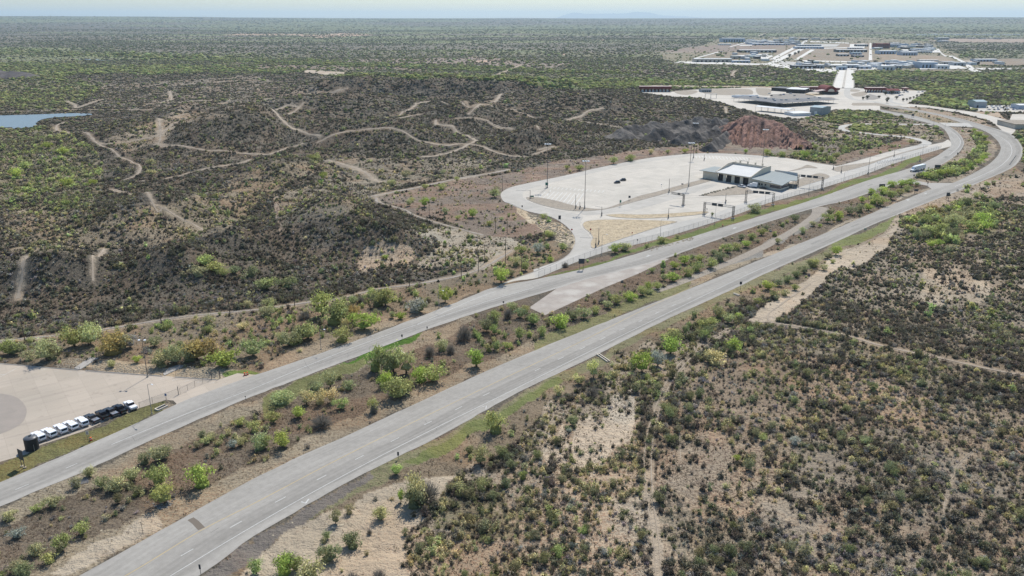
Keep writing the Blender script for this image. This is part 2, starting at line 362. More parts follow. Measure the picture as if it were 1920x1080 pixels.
BL=[(-150,965),(0,905),(220,810),(287,779),(370,742),(480,703),(620,656),(705,625),(825,579),(880,557),(930,538),(1007,523.5),(1095,504),(1180,480),(1275,451),(1350,428),(1440,401),(1540,369),(1630,337.5),(1707,315),(1750,296),(1772,282),(1783,273),(1781,262),(1776,250),(1767,240),(1755,235),(1737,230),(1717,225),(1692,219),(1650,210)]
BR=[(-150,1010),(0,950),(155,885),(325,807),(480,741),(640,680),(805,617),(880,591),(960,566),(1042,542),(1095,525),(1180,504),(1240,487.5),(1350,448),(1440,416.5),(1537,387),(1587,376),(1650,355),(1702,337),(1747,317),(1772,305),(1795,289),(1807,272),(1806,262),(1800,252.5),(1790,244),(1777,236.5),(1742,225),(1717,217.5),(1680,211),(1650,205)]
STUB=[(992,577),(1022,591),(1132,540),(1200,512),(1255,485.5),(1240,484),(1180,501),(1095,522),(1045,540)]
CONN=[(1660,350),(1675,342),(1690,334),(1704,334.5),(1717,339),(1740,343),(1790,343.5),(1760,353),(1747,355),(1738,348),(1720,345),(1695,344.5)]
CONN2=[(1760,230),(1776,236.5),(1825,238.5),(1816,231)]
LOOP=[(1748,233.5),(1690,233),(1620,232.5),(1588,235),(1576,240),(1588,245.5),(1620,249.5),(1665,254),(1700,257),(1724,262),(1738,268),(1722,275),(1690,285)]
SIDE=[(1705,195),(1740,198),(1789,205),(1817,209),(1850,215),(1892,226),(1902,230),(1904,245),(1895,254),(1880,246),(1871,237.5),(1855,226),(1817,216),(1792,210.5),(1742,202),(1705,200)]
EASTLOT=[(1898,214),(1990,216),(1990,240),(1905,232),(1893,224)]
CARLOT=[(1815,201),(1830,197.5),(1990,197.5),(1990,211),(1880,210),(1830,208.5)]
PORT=[(1195,172),(1258,172),(1300,168),(1345,166),(1420,164),(1470,166),(1560,168),(1565,164),(1600,164),(1665,172),(1700,170),(1739,170),(1722,184),(1700,194),(1712,196),(1705,201),(1650,198),(1650,207),(1600,206),(1563,205),(1545,214),(1500,222),(1480,222),(1420,213),(1410,208),(1385,203),(1360,194),(1340,189),(1310,183),(1260,181),(1215,175)]
BRIDGE=[(1560,165.5),(1601,165.5),(1601,131.5),(1572,131.5)]
OLDROAD=[(1522,389.5),(1543,388),(1549,397),(1505,427),(1440,465),(1340,509),(1290,529),(1240,547),(1237,544),(1300,516),(1380,482),(1440,453),(1490,425),(1520,403)]
PAVED=[OLDROAD,LOT,DEPOT,AL+AR[::-1],BL+BR[::-1],STUB,CONN,CONN2,SIDE,EASTLOT,CARLOT,PORT,BRIDGE]
POND=[(-260,222),(0,217),(75,215),(130,213),(170,214),(165,217),(100,221),(78,225),(70,230),(64,238),(25,242),(0,240),(-260,262)]
TRAILS=[  # (photo polyline, width m, terrain-following)
 ([(318,171),(321,187),(300,193),(277,195)],7),([(277,195),(350,191),(480,186),(530,185),(605,177),(640,174)],9),([(605,178),(648,173)],17),
 ([(-100,214),(0,210),(87,207),(140,205),(285,206)],12),([(125,189),(142,197),(140,203)],6),([(142,203),(190,187),(205,185)],7),
 ([(122,229),(107,235),(107,246),(117,246),(140,252),(175,262),(190,270),(225,267)],6),([(300,224),(301,252),(297,270),(310,275)],11),
 ([(272,226),(300,224),(310,222),(345,214)],6),([(225,268),(275,259),(300,252),(395,232)],6),([(480,221),(540,199),(556,196)],6),([(502,224),(537,215),(570,199)],6),
 ([(480,230),(537,234),(572,249),(602,255)],6),([(595,267),(640,249),(655,246),(705,249),(745,251),(762,255),(782,262),(820,271),(880,270)],5.5),
 ([(707,239),(717,231),(750,221),(787,214)],6.5),([(749,217),(777,199),(785,194),(825,191)],6),([(825,192),(842,197),(880,200),(960,205),(982,213),(1005,222)],5.5),
 ([(877,214),(890,206),(902,197)],4.5),([(890,194),(930,190),(952,181),(975,180)],7),([(817,225),(820,234),(850,241),(880,257),(893,264)],7),
 ([(893,264),(870,276),(822,291),(790,294)],7),([(885,271),(915,280),(955,292),(985,294)],5.5),([(855,222),(915,227),(960,242),(982,252),(1010,262)],5),
 ([(1062,226),(1080,220),(1100,210),(1130,203)],7),([(1085,226),(1135,234),(1167,240)],5),([(1360,200),(1362,212)],6),([(1330,199),(1345,199),(1362,202)],5),
 ([(290,271),(350,275),(410,282),(475,289),(505,289),(540,277),(567,269)],5),([(185,270),(222,292),(242,300),(262,311),(260,325),(235,337)],4),
 ([(262,340),(337,330),(410,312),(470,299)],6),([(207,355),(250,366),(287,380),(307,392),(332,406),(362,420),(387,434)],4.5),([(50,480),(43,502),(37,540),(34,560)],6),
 ([(197,467),(182,485),(175,527)],3.5),([(605,302),(655,312),(687,325),(712,341)],9),([(1010,281),(1040,275),(1000,290)],5),
 ([(1290,98),(1310,104)],8),([(930,141),(962,128),(975,123)],16),([(1372,143),(1378,133),(1392,131)],14)]
GRAVELS=[([(705,371),(712,381),(755,392),(780,405),(830,421),(905,441)],5),([(700,368),(760,356),(855,336),(920,325),(955,318)],9),
 ([(-200,668),(0,640),(100,630),(187,619),(345,594),(480,581),(585,566),(645,559),(705,543),(792,531),(890,509),(960,470)],4.5)]
SAND=[([(1410,603),(1445,605),(1500,613),(1565,625),(1640,645),(1720,663),(1800,680),(1870,695),(1990,716)],3.6),
 ([(1445,605),(1440,590),(1470,567),(1485,555),(1520,532)],3.6),([(1372,618),(1335,640),(1300,668),(1285,682),(1260,715),(1242,752),(1236,770),(1226,812),(1221,860),(1222,910),(1227,960),(1236,1022),(1239,1095)],1.5),
 ([(1365,616),(1328,638),(1292,666),(1273,684),(1250,716),(1234,752),(1226,775),(1214,812),(1208,860),(1211,910),(1216,960),(1226,1022),(1230,1095)],1.2),
 ([(1274,812),(1276,860)],1.),([(1788,1090),(1775,1000),(1770,950),(1790,880),(1830,840)],.6),([(1590,470),(1640,447),(1710,424),(1770,395),(1800,372),(1830,362)],1.6),([(1820,363),(1850,345),(1880,338),(1960,342)],7)]
#       name   soil rgb            texture rgb       cov  dens  dark grey olive green tuft dull  size
DEF=dict(soil=(.20,.175,.145),tex=(.09,.08,.064),cov=.52,dens=.97,w=(.74,.14,.04,.003,.03,.045),s=1.,place='in the dense brush of the hills beyond the road')
def Z(poly,soil,tex,cov,dens,w,s=1.,place=None): return dict(poly=poly,soil=soil,tex=tex,cov=cov,dens=dens,w=w,s=s,place=place)
GR=(.10,.17,.04)
ZONES=[
 # far side of the valley and river woods
 Z([(-700,150),(0,138),(480,134),(960,150),(1170,165),(1330,165),(1560,166),(1640,150),(2600,190),(2600,88),(1640,95),(1200,84),(-700,84)],(.27,.24,.20),(.10,.115,.065),.55,.72,(.52,.2,.03,.06,0,.19),1.05),
 Z([(-700,92),(0,90),(120,97),(330,102),(480,110),(600,117),(760,121),(960,127),(1180,137),(1560,147),(1560,151),(1180,142),(960,134),(700,127),(480,118),(300,112),(120,105),(-700,103)],(.24,.23,.16),(.14,.19,.07),.5,.8,(.14,.04,.02,.42,0,.38),1.35),
 Z([(-700,114),(60,118),(200,122),(440,124),(560,132),(760,138),(960,142),(1100,149),(1560,156),(1560,167),(1200,168),(1060,168),(960,153),(760,142),(640,142),(560,138),(480,136),(240,139),(160,138),(100,150),(-700,150)],(.24,.23,.16),(.14,.19,.07),.5,.82,(.16,.04,.02,.42,0,.36),1.35),
 Z([(560,131),(667,135),(640,141),(565,137)],(.42,.37,.32),(.3,.25,.2),.3,.05,(.3,.3,0,.4,0,0)),
 Z([(390,118),(560,122),(700,126),(830,130),(640,131),(480,127)],(.25,.21,.18),(.16,.13,.11),.5,.35,(.3,.3,0,.3,0,.1),1.3),
 Z([(640,112),(900,108),(1060,120),(1060,126),(900,124),(700,119)],(.28,.245,.215),(.19,.16,.14),.5,.35,(.4,.3,0,.2,0,.1),1.3),
 Z([(1150,133),(1180,126),(1560,137),(1570,146),(1400,146),(1300,144),(1200,142)],(.29,.25,.21),(.15,.13,.11),.5,.7,(.55,.2,0,.08,0,.17),1.3),
 Z([(1420,121),(1565,136),(1560,142),(1470,137),(1400,128)],(.29,.25,.21),(.15,.13,.11),.4,.8,(.45,.15,0,.15,0,.25),1.4),
 Z([(1600,133),(1700,130),(1830,137),(2100,140),(2100,198),(1835,196),(1825,203),(1760,199),(1712,194),(1740,172),(1700,167),(1640,162),(1602,160)],(.22,.2,.14),(.13,.16,.07),.5,.95,(.22,.04,.02,.40,0,.32),1.5),
 Z([(1700,158),(1640,150),(1720,146),(1800,150),(2000,152),(2000,160),(1800,158)],(.26,.23,.19),(.12,.11,.08),.5,.85,(.6,.15,0,.05,0,.2),1.5),
 Z([(1745,178),(1800,172),(2000,176),(2000,187),(1800,190)],(.2,.18,.14),(.09,.09,.06),.5,1.,(.7,.1,0,.05,0,.15),1.4),
 # green valley floor round the pond
 Z([(-500,150),(110,150),(210,157),(240,165),(150,185),(110,205),(-500,212)],(.27,.24,.18),(.13,.15,.08),.5,.8,(.52,.10,.03,.13,0,.22),1.15,'in the green valley beyond the pond'),
 Z([(-500,225),(60,240),(110,247),(150,272),(205,300),(200,345),(150,395),(60,400),(-500,420)],(.28,.24,.18),(.14,.14,.09),.45,.85,(.58,.10,.05,.09,0,.18),1.05,'on the green slope below the pond'),
 Z([(200,160),(460,140),(620,172),(450,205),(250,206),(150,200)],(.31,.265,.22),(.14,.125,.10),.5,.74,(.74,.18,.03,.01,0,.04)),
 Z([(200,262),(330,205),(420,216),(330,235),(300,262),(240,285)],(.36,.30,.235),(.17,.14,.10),.45,.5,(.6,.25,.05,.02,0,.08)),
 Z([(0,395),(150,400),(330,380),(430,330),(520,300),(610,310),(500,370),(400,440),(300,460),(160,470),(0,480)],(.34,.285,.215),(.17,.14,.10),.5,.68,(.52,.2,.16,.02,.05,.05)),
 Z([(600,296),(860,296),(930,300),(880,330),(760,345),(720,370),(650,400),(520,430),(520,370),(600,340)],(.31,.27,.22),(.16,.14,.105),.5,.64,(.42,.22,.26,.02,.04,.04)),
 Z([(480,375),(520,372),(535,420),(520,450),(490,420)],(.33,.275,.23),(.22,.18,.15),.3,.35,(.5,.3,.2,0,0,0)),
 Z([(740,455),(800,450),(830,470),(760,500),(720,510),(700,490)],(.40,.33,.26),(.25,.2,.15),.3,.4,(.5,.2,.2,0,.1,0)),
 # the light weedy strip of the power line and the land down to the upper carriageway
 Z([(770,420),(930,440),(1010,470),(990,505),(930,520),(880,500),(790,500),(820,460)],(.42,.385,.33),(.2,.18,.13),.3,.45,(.15,.15,.35,.08,.15,.12),1.,'in the pale strip under the utility poles'),
 Z([(-300,690),(0,645),(187,622),(345,597),(480,583),(645,562),(792,533),(890,512),(960,465),(1080,430),(1078,460),(1022,506),(930,538),(900,548),(620,656),(482,703),(410,712),(310,705),(160,695),(0,682),(-300,720)],(.28,.235,.18),(.17,.135,.095),.5,.5,(.12,.14,.14,.12,.36,.12),.95,'in the weedy bank above the upper carriageway'),
 Z([(120,680),(160,683),(200,674),(330,690),(440,694),(410,712),(310,706),(165,696)],(.40,.34,.26),(.28,.23,.17),.3,.05,(0,.2,.2,.2,.4,0)),
 Z([(540,655),(640,630),(760,590),(880,552),(930,540),(900,549),(705,626),(620,657),(480,706),(470,700)],(.30,.245,.185),(.2,.155,.11),.4,.06,(0,0,.1,.1,.8,0)),
 Z([(410,702),(450,692),(478,697),(470,707),(430,713)],(.17,.2,.08),(.13,.2,.05),.5,0.,(0,0,0,0,1,0)),
 # ploughed reddish bank round the lot
 Z([(715,372),(860,336),(955,322),(1060,300),(1200,283),(1300,272),(1450,282),(1700,268),(1740,262),(1722,273),(1665,286),(1580,310),(1530,306),(1440,294),(1310,288),(1185,303),(1060,330),(960,352),(938,368),(955,384),(1000,402),(1070,432),(950,445),(900,440),(800,400)],(.265,.22,.185),(.17,.135,.11),.55,.34,(.1,.2,.22,.04,.40,.04),.8,'on the bare reddish bank around the truck lot'),
 Z([(960,382),(1000,402),(1055,420),(1072,436),(1078,452),(1070,466),(1045,452),(1010,425),(960,398)],(.46,.40,.31),(.3,.24,.18),.35,.1,(.1,.3,.2,.3,.1,0)),
 Z([(1430,293),(1500,270),(1560,262),(1640,258),(1640,275),(1560,307)],(.25,.21,.16),(.12,.12,.07),.5,.62,(.32,.08,.05,.33,0,.22),1.15,'in the green thicket between the red mound and the lot'),
 Z([(1570,307),(1660,283),(1722,271),(1740,262),(1690,262),(1600,285),(1530,303)],(.23,.175,.135),(.17,.12,.09),.5,.12,(.1,.1,.3,.2,.3,0)),
 Z([(1150,268),(1185,240),(1330,236),(1540,270),(1560,290),(1450,284),(1300,274)],(.24,.215,.19),(.14,.125,.1),.4,.4,(.6,.15,.1,.1,0,.05)),
 Z([(1480,222),(1560,206),(1650,208),(1720,226),(1760,240),(1775,258),(1740,268),(1640,258),(1540,262),(1500,240)],(.30,.255,.21),(.15,.14,.10),.45,.36,(.4,.15,.1,.2,0,.15),1.05,'inside the loop road east of the red mound'),
 Z([(1560,208),(1650,210),(1670,222),(1600,230),(1560,232),(1530,225)],(.25,.215,.17),(.13,.14,.08),.5,.7,(.25,.08,.05,.38,0,.24),1.25,'inside the loop road east of the red mound'),
 Z([(1595,238),(1650,235),(1690,240),(1716,250),(1700,254),(1640,250),(1600,244)],(.2,.17,.13),(.11,.15,.05),.5,.8,(.15,.05,.03,.55,0,.22),1.4,'inside the loop road east of the red mound'),
 # median between the carriageways
 Z([(-150,1012),(0,952),(155,887),(325,809),(480,743),(640,682),(805,619),(960,568),(1000,590),(1180,520),(1240,490),(1350,450),(1440,418),(1587,378),(1650,357),(1675,345),(1720,347),(1747,356),(1655,391),(1440,481),(1297,540),(1195,580),(960,675),(665,810),(480,895),(150,1080),(0,1160),(-150,1200)],(.225,.188,.148),(.135,.107,.08),.55,.52,(.02,.10,.10,.03,.72,.05),1.,'in the brown weeds of the median'),
 Z([(-150,1012),(0,952),(155,887),(325,809),(480,743),(640,682),(805,619),(880,592),(900,600),(820,640),(640,705),(500,760),(340,835),(170,915),(0,990),(-150,1040)],(.29,.25,.195),(.19,.155,.11),.45,.12,(0,.1,.1,.05,.75,0)),
 Z([(-150,1160),(20,1145),(150,1080),(480,896),(665,811),(960,676),(1195,581),(1440,482),(1430,470),(1180,570),(940,660),(640,790),(450,880),(300,950),(180,1000),(60,1075),(-150,1110)],(.31,.265,.205),(.21,.165,.115),.45,.16,(0,.12,.1,.04,.74,0)),
 Z([(180,1020),(250,975),(290,960),(300,985),(230,1030),(130,1080),(90,1075)],(.43,.37,.30),(.3,.25,.2),.3,.05,(0,.2,0,0,.8,0)),
 Z([(624,690),(700,655),(805,619),(790,634),(740,655),(690,680),(640,690)],(.085,.155,.03),(.06,.13,.02),.5,0.,(0,0,0,0,1,0)),
 Z([(480,745),(640,684),(690,668),(700,680),(620,712),(560,745),(480,785)],(.18,.18,.09),(.14,.15,.06),.5,.05,(0,0,0,0,1,0)),
 Z([(1440,481),(1440,455),(1490,428),(1525,405),(1522,389),(1545,386),(1545,400),(1500,432),(1440,468),(1300,525),(1240,552),(1230,545),(1300,515)],(.22,.21,.20),(.16,.15,.14),.3,.04,(0,.3,0,0,.7,0)),
 Z([(1440,476),(1560,428),(1655,388),(1747,352),(1747,357),(1655,393),(1440,484)],(.36,.31,.25),(.24,.2,.16),.4,.06,(0,.2,.1,0,.7,0)),
 Z([(1000,640),(1130,585),(1300,525),(1297,541),(1195,582),(1000,660)],(.22,.20,.12),(.16,.17,.07),.5,.06,(0,0,.1,0,.9,0)),
 Z([(1012,524),(1095,506),(1275,453),(1440,403),(1630,339),(1707,316),(1772,283),(1765,279),(1675,308),(1550,352),(1440,383),(1335,420),(1235,450),(1145,472),(1050,506)],(.23,.175,.135),(.15,.115,.085),.5,.12,(0,.1,.1,.1,.7,0),.9,'along the fence of the truck lot'),
 Z([(1012,524),(1095,504),(1275,452),(1440,402),(1630,338),(1707,315),(1740,300),(1735,292),(1650,322),(1540,360),(1440,392),(1340,422),(1200,467),(1090,500)],(.15,.17,.07),(.12,.16,.045),.5,0.,(0,0,0,0,1,0)),
 Z([(1704,333),(1740,316),(1772,305),(1795,289),(1807,272),(1800,252),(1778,238),(1817,238),(1845,247),(1873,268),(1876,280),(1868,295),(1845,314),(1790,340),(1740,342)],(.30,.255,.205),(.19,.15,.12),.4,.1,(.1,.1,.1,.3,.3,.1),1.2,'on the island inside the road bend'),
 Z([(1725,335),(1750,320),(1790,305),(1815,290),(1835,275),(1825,262),(1815,250),(1830,247),(1858,262),(1862,282),(1845,300),(1800,325),(1760,340)],(.2,.17,.12),(.12,.16,.05),.5,.92,(.2,.04,.03,.5,0,.23),1.3,'on the island inside the road bend'),
 Z([(0,868),(50,853),(155,810),(262,766),(312,750),(322,767),(287,779),(220,810),(0,905),(-150,965),(-150,900)],(.17,.17,.075),(.13,.12,.055),.55,.0,(0,0,0,0,1,0)),
 Z([(320,750),(331,757),(322,768),(300,770)],(.26,.22,.17),(.2,.16,.12),.5,0.,(0,0,0,0,1,0)),
 # east of the main highway
 Z([(260,1160),(377,1078),(480,1004),(620,922),(730,864),(840,810),(960,742),(1120,665),(1250,599),(1380,540),(1440,511),(1565,455),(1680,404),(1800,357),(1905,309),(1960,345),(1840,380),(1740,430),(1600,490),(1440,560),(1300,610),(1160,690),(1050,745),(960,830),(880,880),(800,940),(740,960),(600,1010),(440,1090),(380,1160)],(.29,.235,.175),(.185,.145,.10),.5,.42,(.03,.1,.08,.04,.7,.05),1.,'in the weeds beside the main highway'),
 Z([(480,1006),(620,924),(730,866),(840,812),(960,744),(1120,667),(1250,601),(1440,513),(1560,460),(1560,475),(1440,530),(1270,605),(1140,675),(980,755),(880,820),(760,880),(640,945),(500,1020)],(.24,.215,.14),(.17,.17,.09),.5,.07,(0,0,.1,0,.9,0)),
 Z([(760,868),(850,815),(960,752),(1050,706),(1060,716),(950,775),(870,830),(800,865)],(.18,.19,.085),(.13,.155,.055),.5,.0,(0,0,0,0,1,0)),
 Z([(1560,457),(1680,406),(1800,359),(1850,340),(1850,352),(1760,390),(1640,440),(1560,475)],(.19,.19,.10),(.16,.19,.06),.5,.03,(0,0,.1,0,.9,0)),
 Z([(260,1160),(377,1078),(480,1006),(620,924),(700,882),(705,892),(610,955),(520,1010),(430,1080),(380,1160)],(.20,.18,.165),(.15,.13,.12),.4,.0,(0,0,0,0,1,0)),
 Z([(400,1160),(480,1040),(560,985),(650,950),(740,905),(860,890),(850,940),(800,960),(760,1010),(790,1160)],(.44,.375,.30),(.27,.22,.17),.30,.16,(.1,.25,.2,.02,.35,.08),.9,'on the bare sandy slope at the bottom of the highway'),
 Z([(1750,355),(1960,320),(2100,340),(2100,380),(1880,365),(1800,385),(1700,440),(1600,480),(1660,430)],(.36,.30,.24),(.22,.18,.14),.4,.25,(.15,.15,.15,.2,.3,.05),1.1,'near the road junction'),
 Z([(1700,410),(1800,375),(1880,372),(1870,440),(1810,455),(1760,470),(1720,480),(1700,450)],(.26,.22,.16),(.13,.14,.06),.5,.62,(.2,.05,.1,.4,.05,.2),1.4,'in the green thicket below the junction'),
 Z([(1410,605),(1450,560),(1500,525),(1560,480),(1620,455),(1690,425),(1720,440),(1700,455),(1640,475),(1600,500),(1550,525),(1510,550),(1480,580),(1450,603)],(.43,.365,.295),(.3,.24,.19),.28,.10,(.2,.3,.1,0,.4,0)),
 # eastern brush
 Z([(1460,600),(1500,560),(1560,520),(1650,480),(1730,440),(1800,455),(1900,430),(1880,370),(2700,340),(2700,760),(1920,703),(1800,678),(1640,643),(1500,611)],(.34,.29,.235),(.13,.115,.085),.4,.93,(.70,.14,.05,.01,.02,.08),1.,'in the dark brush beyond the dirt track'),
 Z([(1740,500),(1800,495),(1860,520),(1880,545),(1850,560),(1790,560),(1740,560)],(.40,.34,.27),(.2,.17,.13),.35,.4,(.5,.3,.1,0,.1,0)),
 Z([(1410,608),(1500,616),(1640,648),(1800,684),(2700,780),(2700,900),(1900,760),(1750,720),(1600,690),(1450,650),(1380,660)],(.32,.27,.21),(.13,.12,.085),.4,.92,(.68,.12,.1,.01,.02,.07),1.,'in the dark brush just below the dirt track'),
 Z([(1250,700),(1380,655),(1470,660),(1600,700),(1750,730),(1900,770),(2700,900),(2700,1300),(1240,1300),(1245,1000),(1235,850)],(.41,.335,.255),(.21,.16,.12),.45,.80,(.36,.28,.14,.0,.16,.06),1.,'in the mixed brush east of the two-rut trail'),
 Z([(1250,840),(1330,820),(1400,830),(1420,900),(1350,960),(1270,940),(1240,900)],(.40,.335,.265),(.19,.145,.11),.45,.70,(.10,.16,.12,0,.60,.02),.9,'on the tufted clearing beside the two-rut trail'),
 Z([(1330,680),(1420,670),(1480,700),(1500,780),(1440,830),(1350,790),(1300,730)],(.37,.30,.23),(.20,.15,.11),.48,.78,(.24,.20,.2,0,.31,.05),1.,'on the tufted clearing beside the two-rut trail'),
 Z([(1250,960),(1340,950),(1420,980),(1500,1020),(1400,1080),(1300,1050)],(.32,.27,.21),(.13,.12,.09),.4,.95,(.72,.16,.04,0,.02,.06)),
 Z([(1500,760),(1700,790),(1900,900),(1960,1100),(1500,1100),(1440,900)],(.34,.29,.235),(.17,.14,.11),.4,.86,(.46,.32,.1,0,.05,.07)),
 Z([(780,1160),(790,1010),(830,930),(900,885),(960,830),(1050,755),(1150,695),(1270,640),(1340,640),(1270,700),(1235,760),(1222,860),(1230,1000),(1240,1160)],(.45,.385,.31),(.25,.195,.145),.42,.78,(.16,.17,.42,.01,.16,.08),1.,'in the yellow-tipped brush west of the two-rut trail'),
 Z([(1100,770),(1180,750),(1200,800),(1180,850),(1120,880),(1060,890),(1040,850),(1060,800)],(.52,.46,.385),(.32,.27,.215),.28,.36,(.3,.35,.2,0,.1,.05),.9,'on the pale sand patch west of the two-rut trail'),
 Z([(830,930),(890,905),(960,930),(980,990),(900,1010),(820,990)],(.3,.26,.19),(.13,.13,.08),.4,.97,(.30,.05,.35,0,.02,.28),1.2,'in the dark olive thicket west of the two-rut trail'),
 Z([(820,1010),(1000,1030),(1000,1100),(800,1100)],(.38,.31,.24),(.24,.18,.13),.4,.6,(.1,.15,.5,0,.2,.05)),
 # town fields
 Z([(1230,98),(1300,90),(1350,72),(1480,70),(1640,70),(1740,78),(1800,104),(1850,128),(1842,136),(1600,134),(1560,137),(1440,126),(1400,124),(1262,120)],(.29,.26,.21),(.17,.17,.12),.55,.30,(.4,.1,0,.2,0,.3),.8),
 Z([(1410,90),(1500,84),(1630,80),(1640,118),(1505,114),(1470,104)],(.27,.235,.20),(.23,.2,.16),.5,.03,(0,0,0,1,0,0)),
 Z([(1645,100),(1770,105),(1790,116),(1650,118)],(.30,.26,.21),(.25,.21,.17),.5,.03,(0,0,0,1,0,0)),
 Z([(1815,110),(2300,112),(2300,124),(1835,122)],(.27,.24,.2),(.22,.19,.16),.5,.05,(0,0,0,1,0,0)),
 Z([(1740,72),(2300,76),(2300,82),(1800,79)],(.33,.28,.25),(.27,.23,.2),.5,.03,(0,0,0,1,0,0)),
 Z([(1240,97),(1300,88),(1350,84),(1440,78),(1500,82),(1440,92),(1350,98)],(.26,.22,.20),(.2,.17,.15),.5,.1,(0,0,0,1,0,0)),
 Z([(1290,112),(1370,97),(1440,96),(1440,108),(1380,112)],(.27,.24,.2),(.2,.18,.14),.5,.1,(0,0,0,1,0,0)),
 # port grounds
 Z([(1165,163),(1260,160),(1440,162),(1560,165),(1700,168),(1739,172),(1700,195),(1640,192),(1400,165)],(.38,.33,.27),(.28,.24,.2),.35,.04,(0,.2,0,.5,0,.3)),
 Z([(1705,201),(1742,203),(1792,212),(1855,227),(1871,238),(1816,231),(1767,219),(1700,205)],(.31,.26,.21),(.24,.2,.16),.45,.15,(.1,.2,.2,.2,.2,.1)),
 Z([(1650,206),(1700,206),(1767,219),(1816,233),(1767,231),(1717,216)],(.30,.26,.20),(.22,.19,.12),.45,.12,(.1,.2,.2,.2,.2,.1)),
 Z([(1817,209),(1830,208),(1880,211),(1893,224),(1860,215)],(.37,.31,.25),(.3,.24,.19),.4,.03,(0,0,0,1,0,0)),
 Z([(1900,246),(1925,240),(2100,250),(2100,330),(1925,305),(1918,270)],(.24,.21,.16),(.14,.15,.07),.5,.6,(.2,.1,.1,.35,0,.25),1.3,'beside the outer road bend'),
]
def zones_at(x,y,z):
    s=np.clip(np.hypot(x,y)/300.,.6,6.)
    n1=fbm(x/(9*s),y/(9*s),60,4)-.5;n2=fbm(x/(9*s),y/(9*s),64,4)-.5
    u,v=proj(x+n1*9*s,y+n2*9*s,z);us,vs=proj(x+n1*34*s,y+n2*34*s,z)
    k=np.full(x.shape,-1,int)
    for i,q in enumerate(ZONES):
        pl=q['place'] or ''
        soft=any(t in pl for t in('brush','trail','valley','green slope')) or (not pl and q['dens'] in(.35,.4,.52,.78,.8,.82,.9,.95,.86))
        k[inside(*((us,vs) if soft else (u,v)),q['poly'])]=i
    return k
ALLZ=ZONES+[DEF]
ZS=np.array([q['soil'] for q in ALLZ]);ZT=np.array([q['tex'] for q in ALLZ]);ZC=np.array([q['cov'] for q in ALLZ])
ZD=np.array([q['dens'] for q in ALLZ]);ZW=np.array([q['w'] for q in ALLZ],float);ZW/=ZW.sum(1,keepdims=True);ZZ=np.array([q['s'] for q in ALLZ])
LT=np.array([q['w'][4]>=.3*sum(q['w']) and 'clearing' not in (q['place'] or '') and 'sandy' not in (q['place'] or '') for q in ALLZ])
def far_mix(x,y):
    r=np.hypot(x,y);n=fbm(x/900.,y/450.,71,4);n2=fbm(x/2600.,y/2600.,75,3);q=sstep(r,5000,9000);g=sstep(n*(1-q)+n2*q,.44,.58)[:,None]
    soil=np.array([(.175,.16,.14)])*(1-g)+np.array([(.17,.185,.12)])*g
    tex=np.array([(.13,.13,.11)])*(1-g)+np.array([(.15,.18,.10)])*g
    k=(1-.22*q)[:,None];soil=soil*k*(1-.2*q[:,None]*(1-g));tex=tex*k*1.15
    return soil,tex
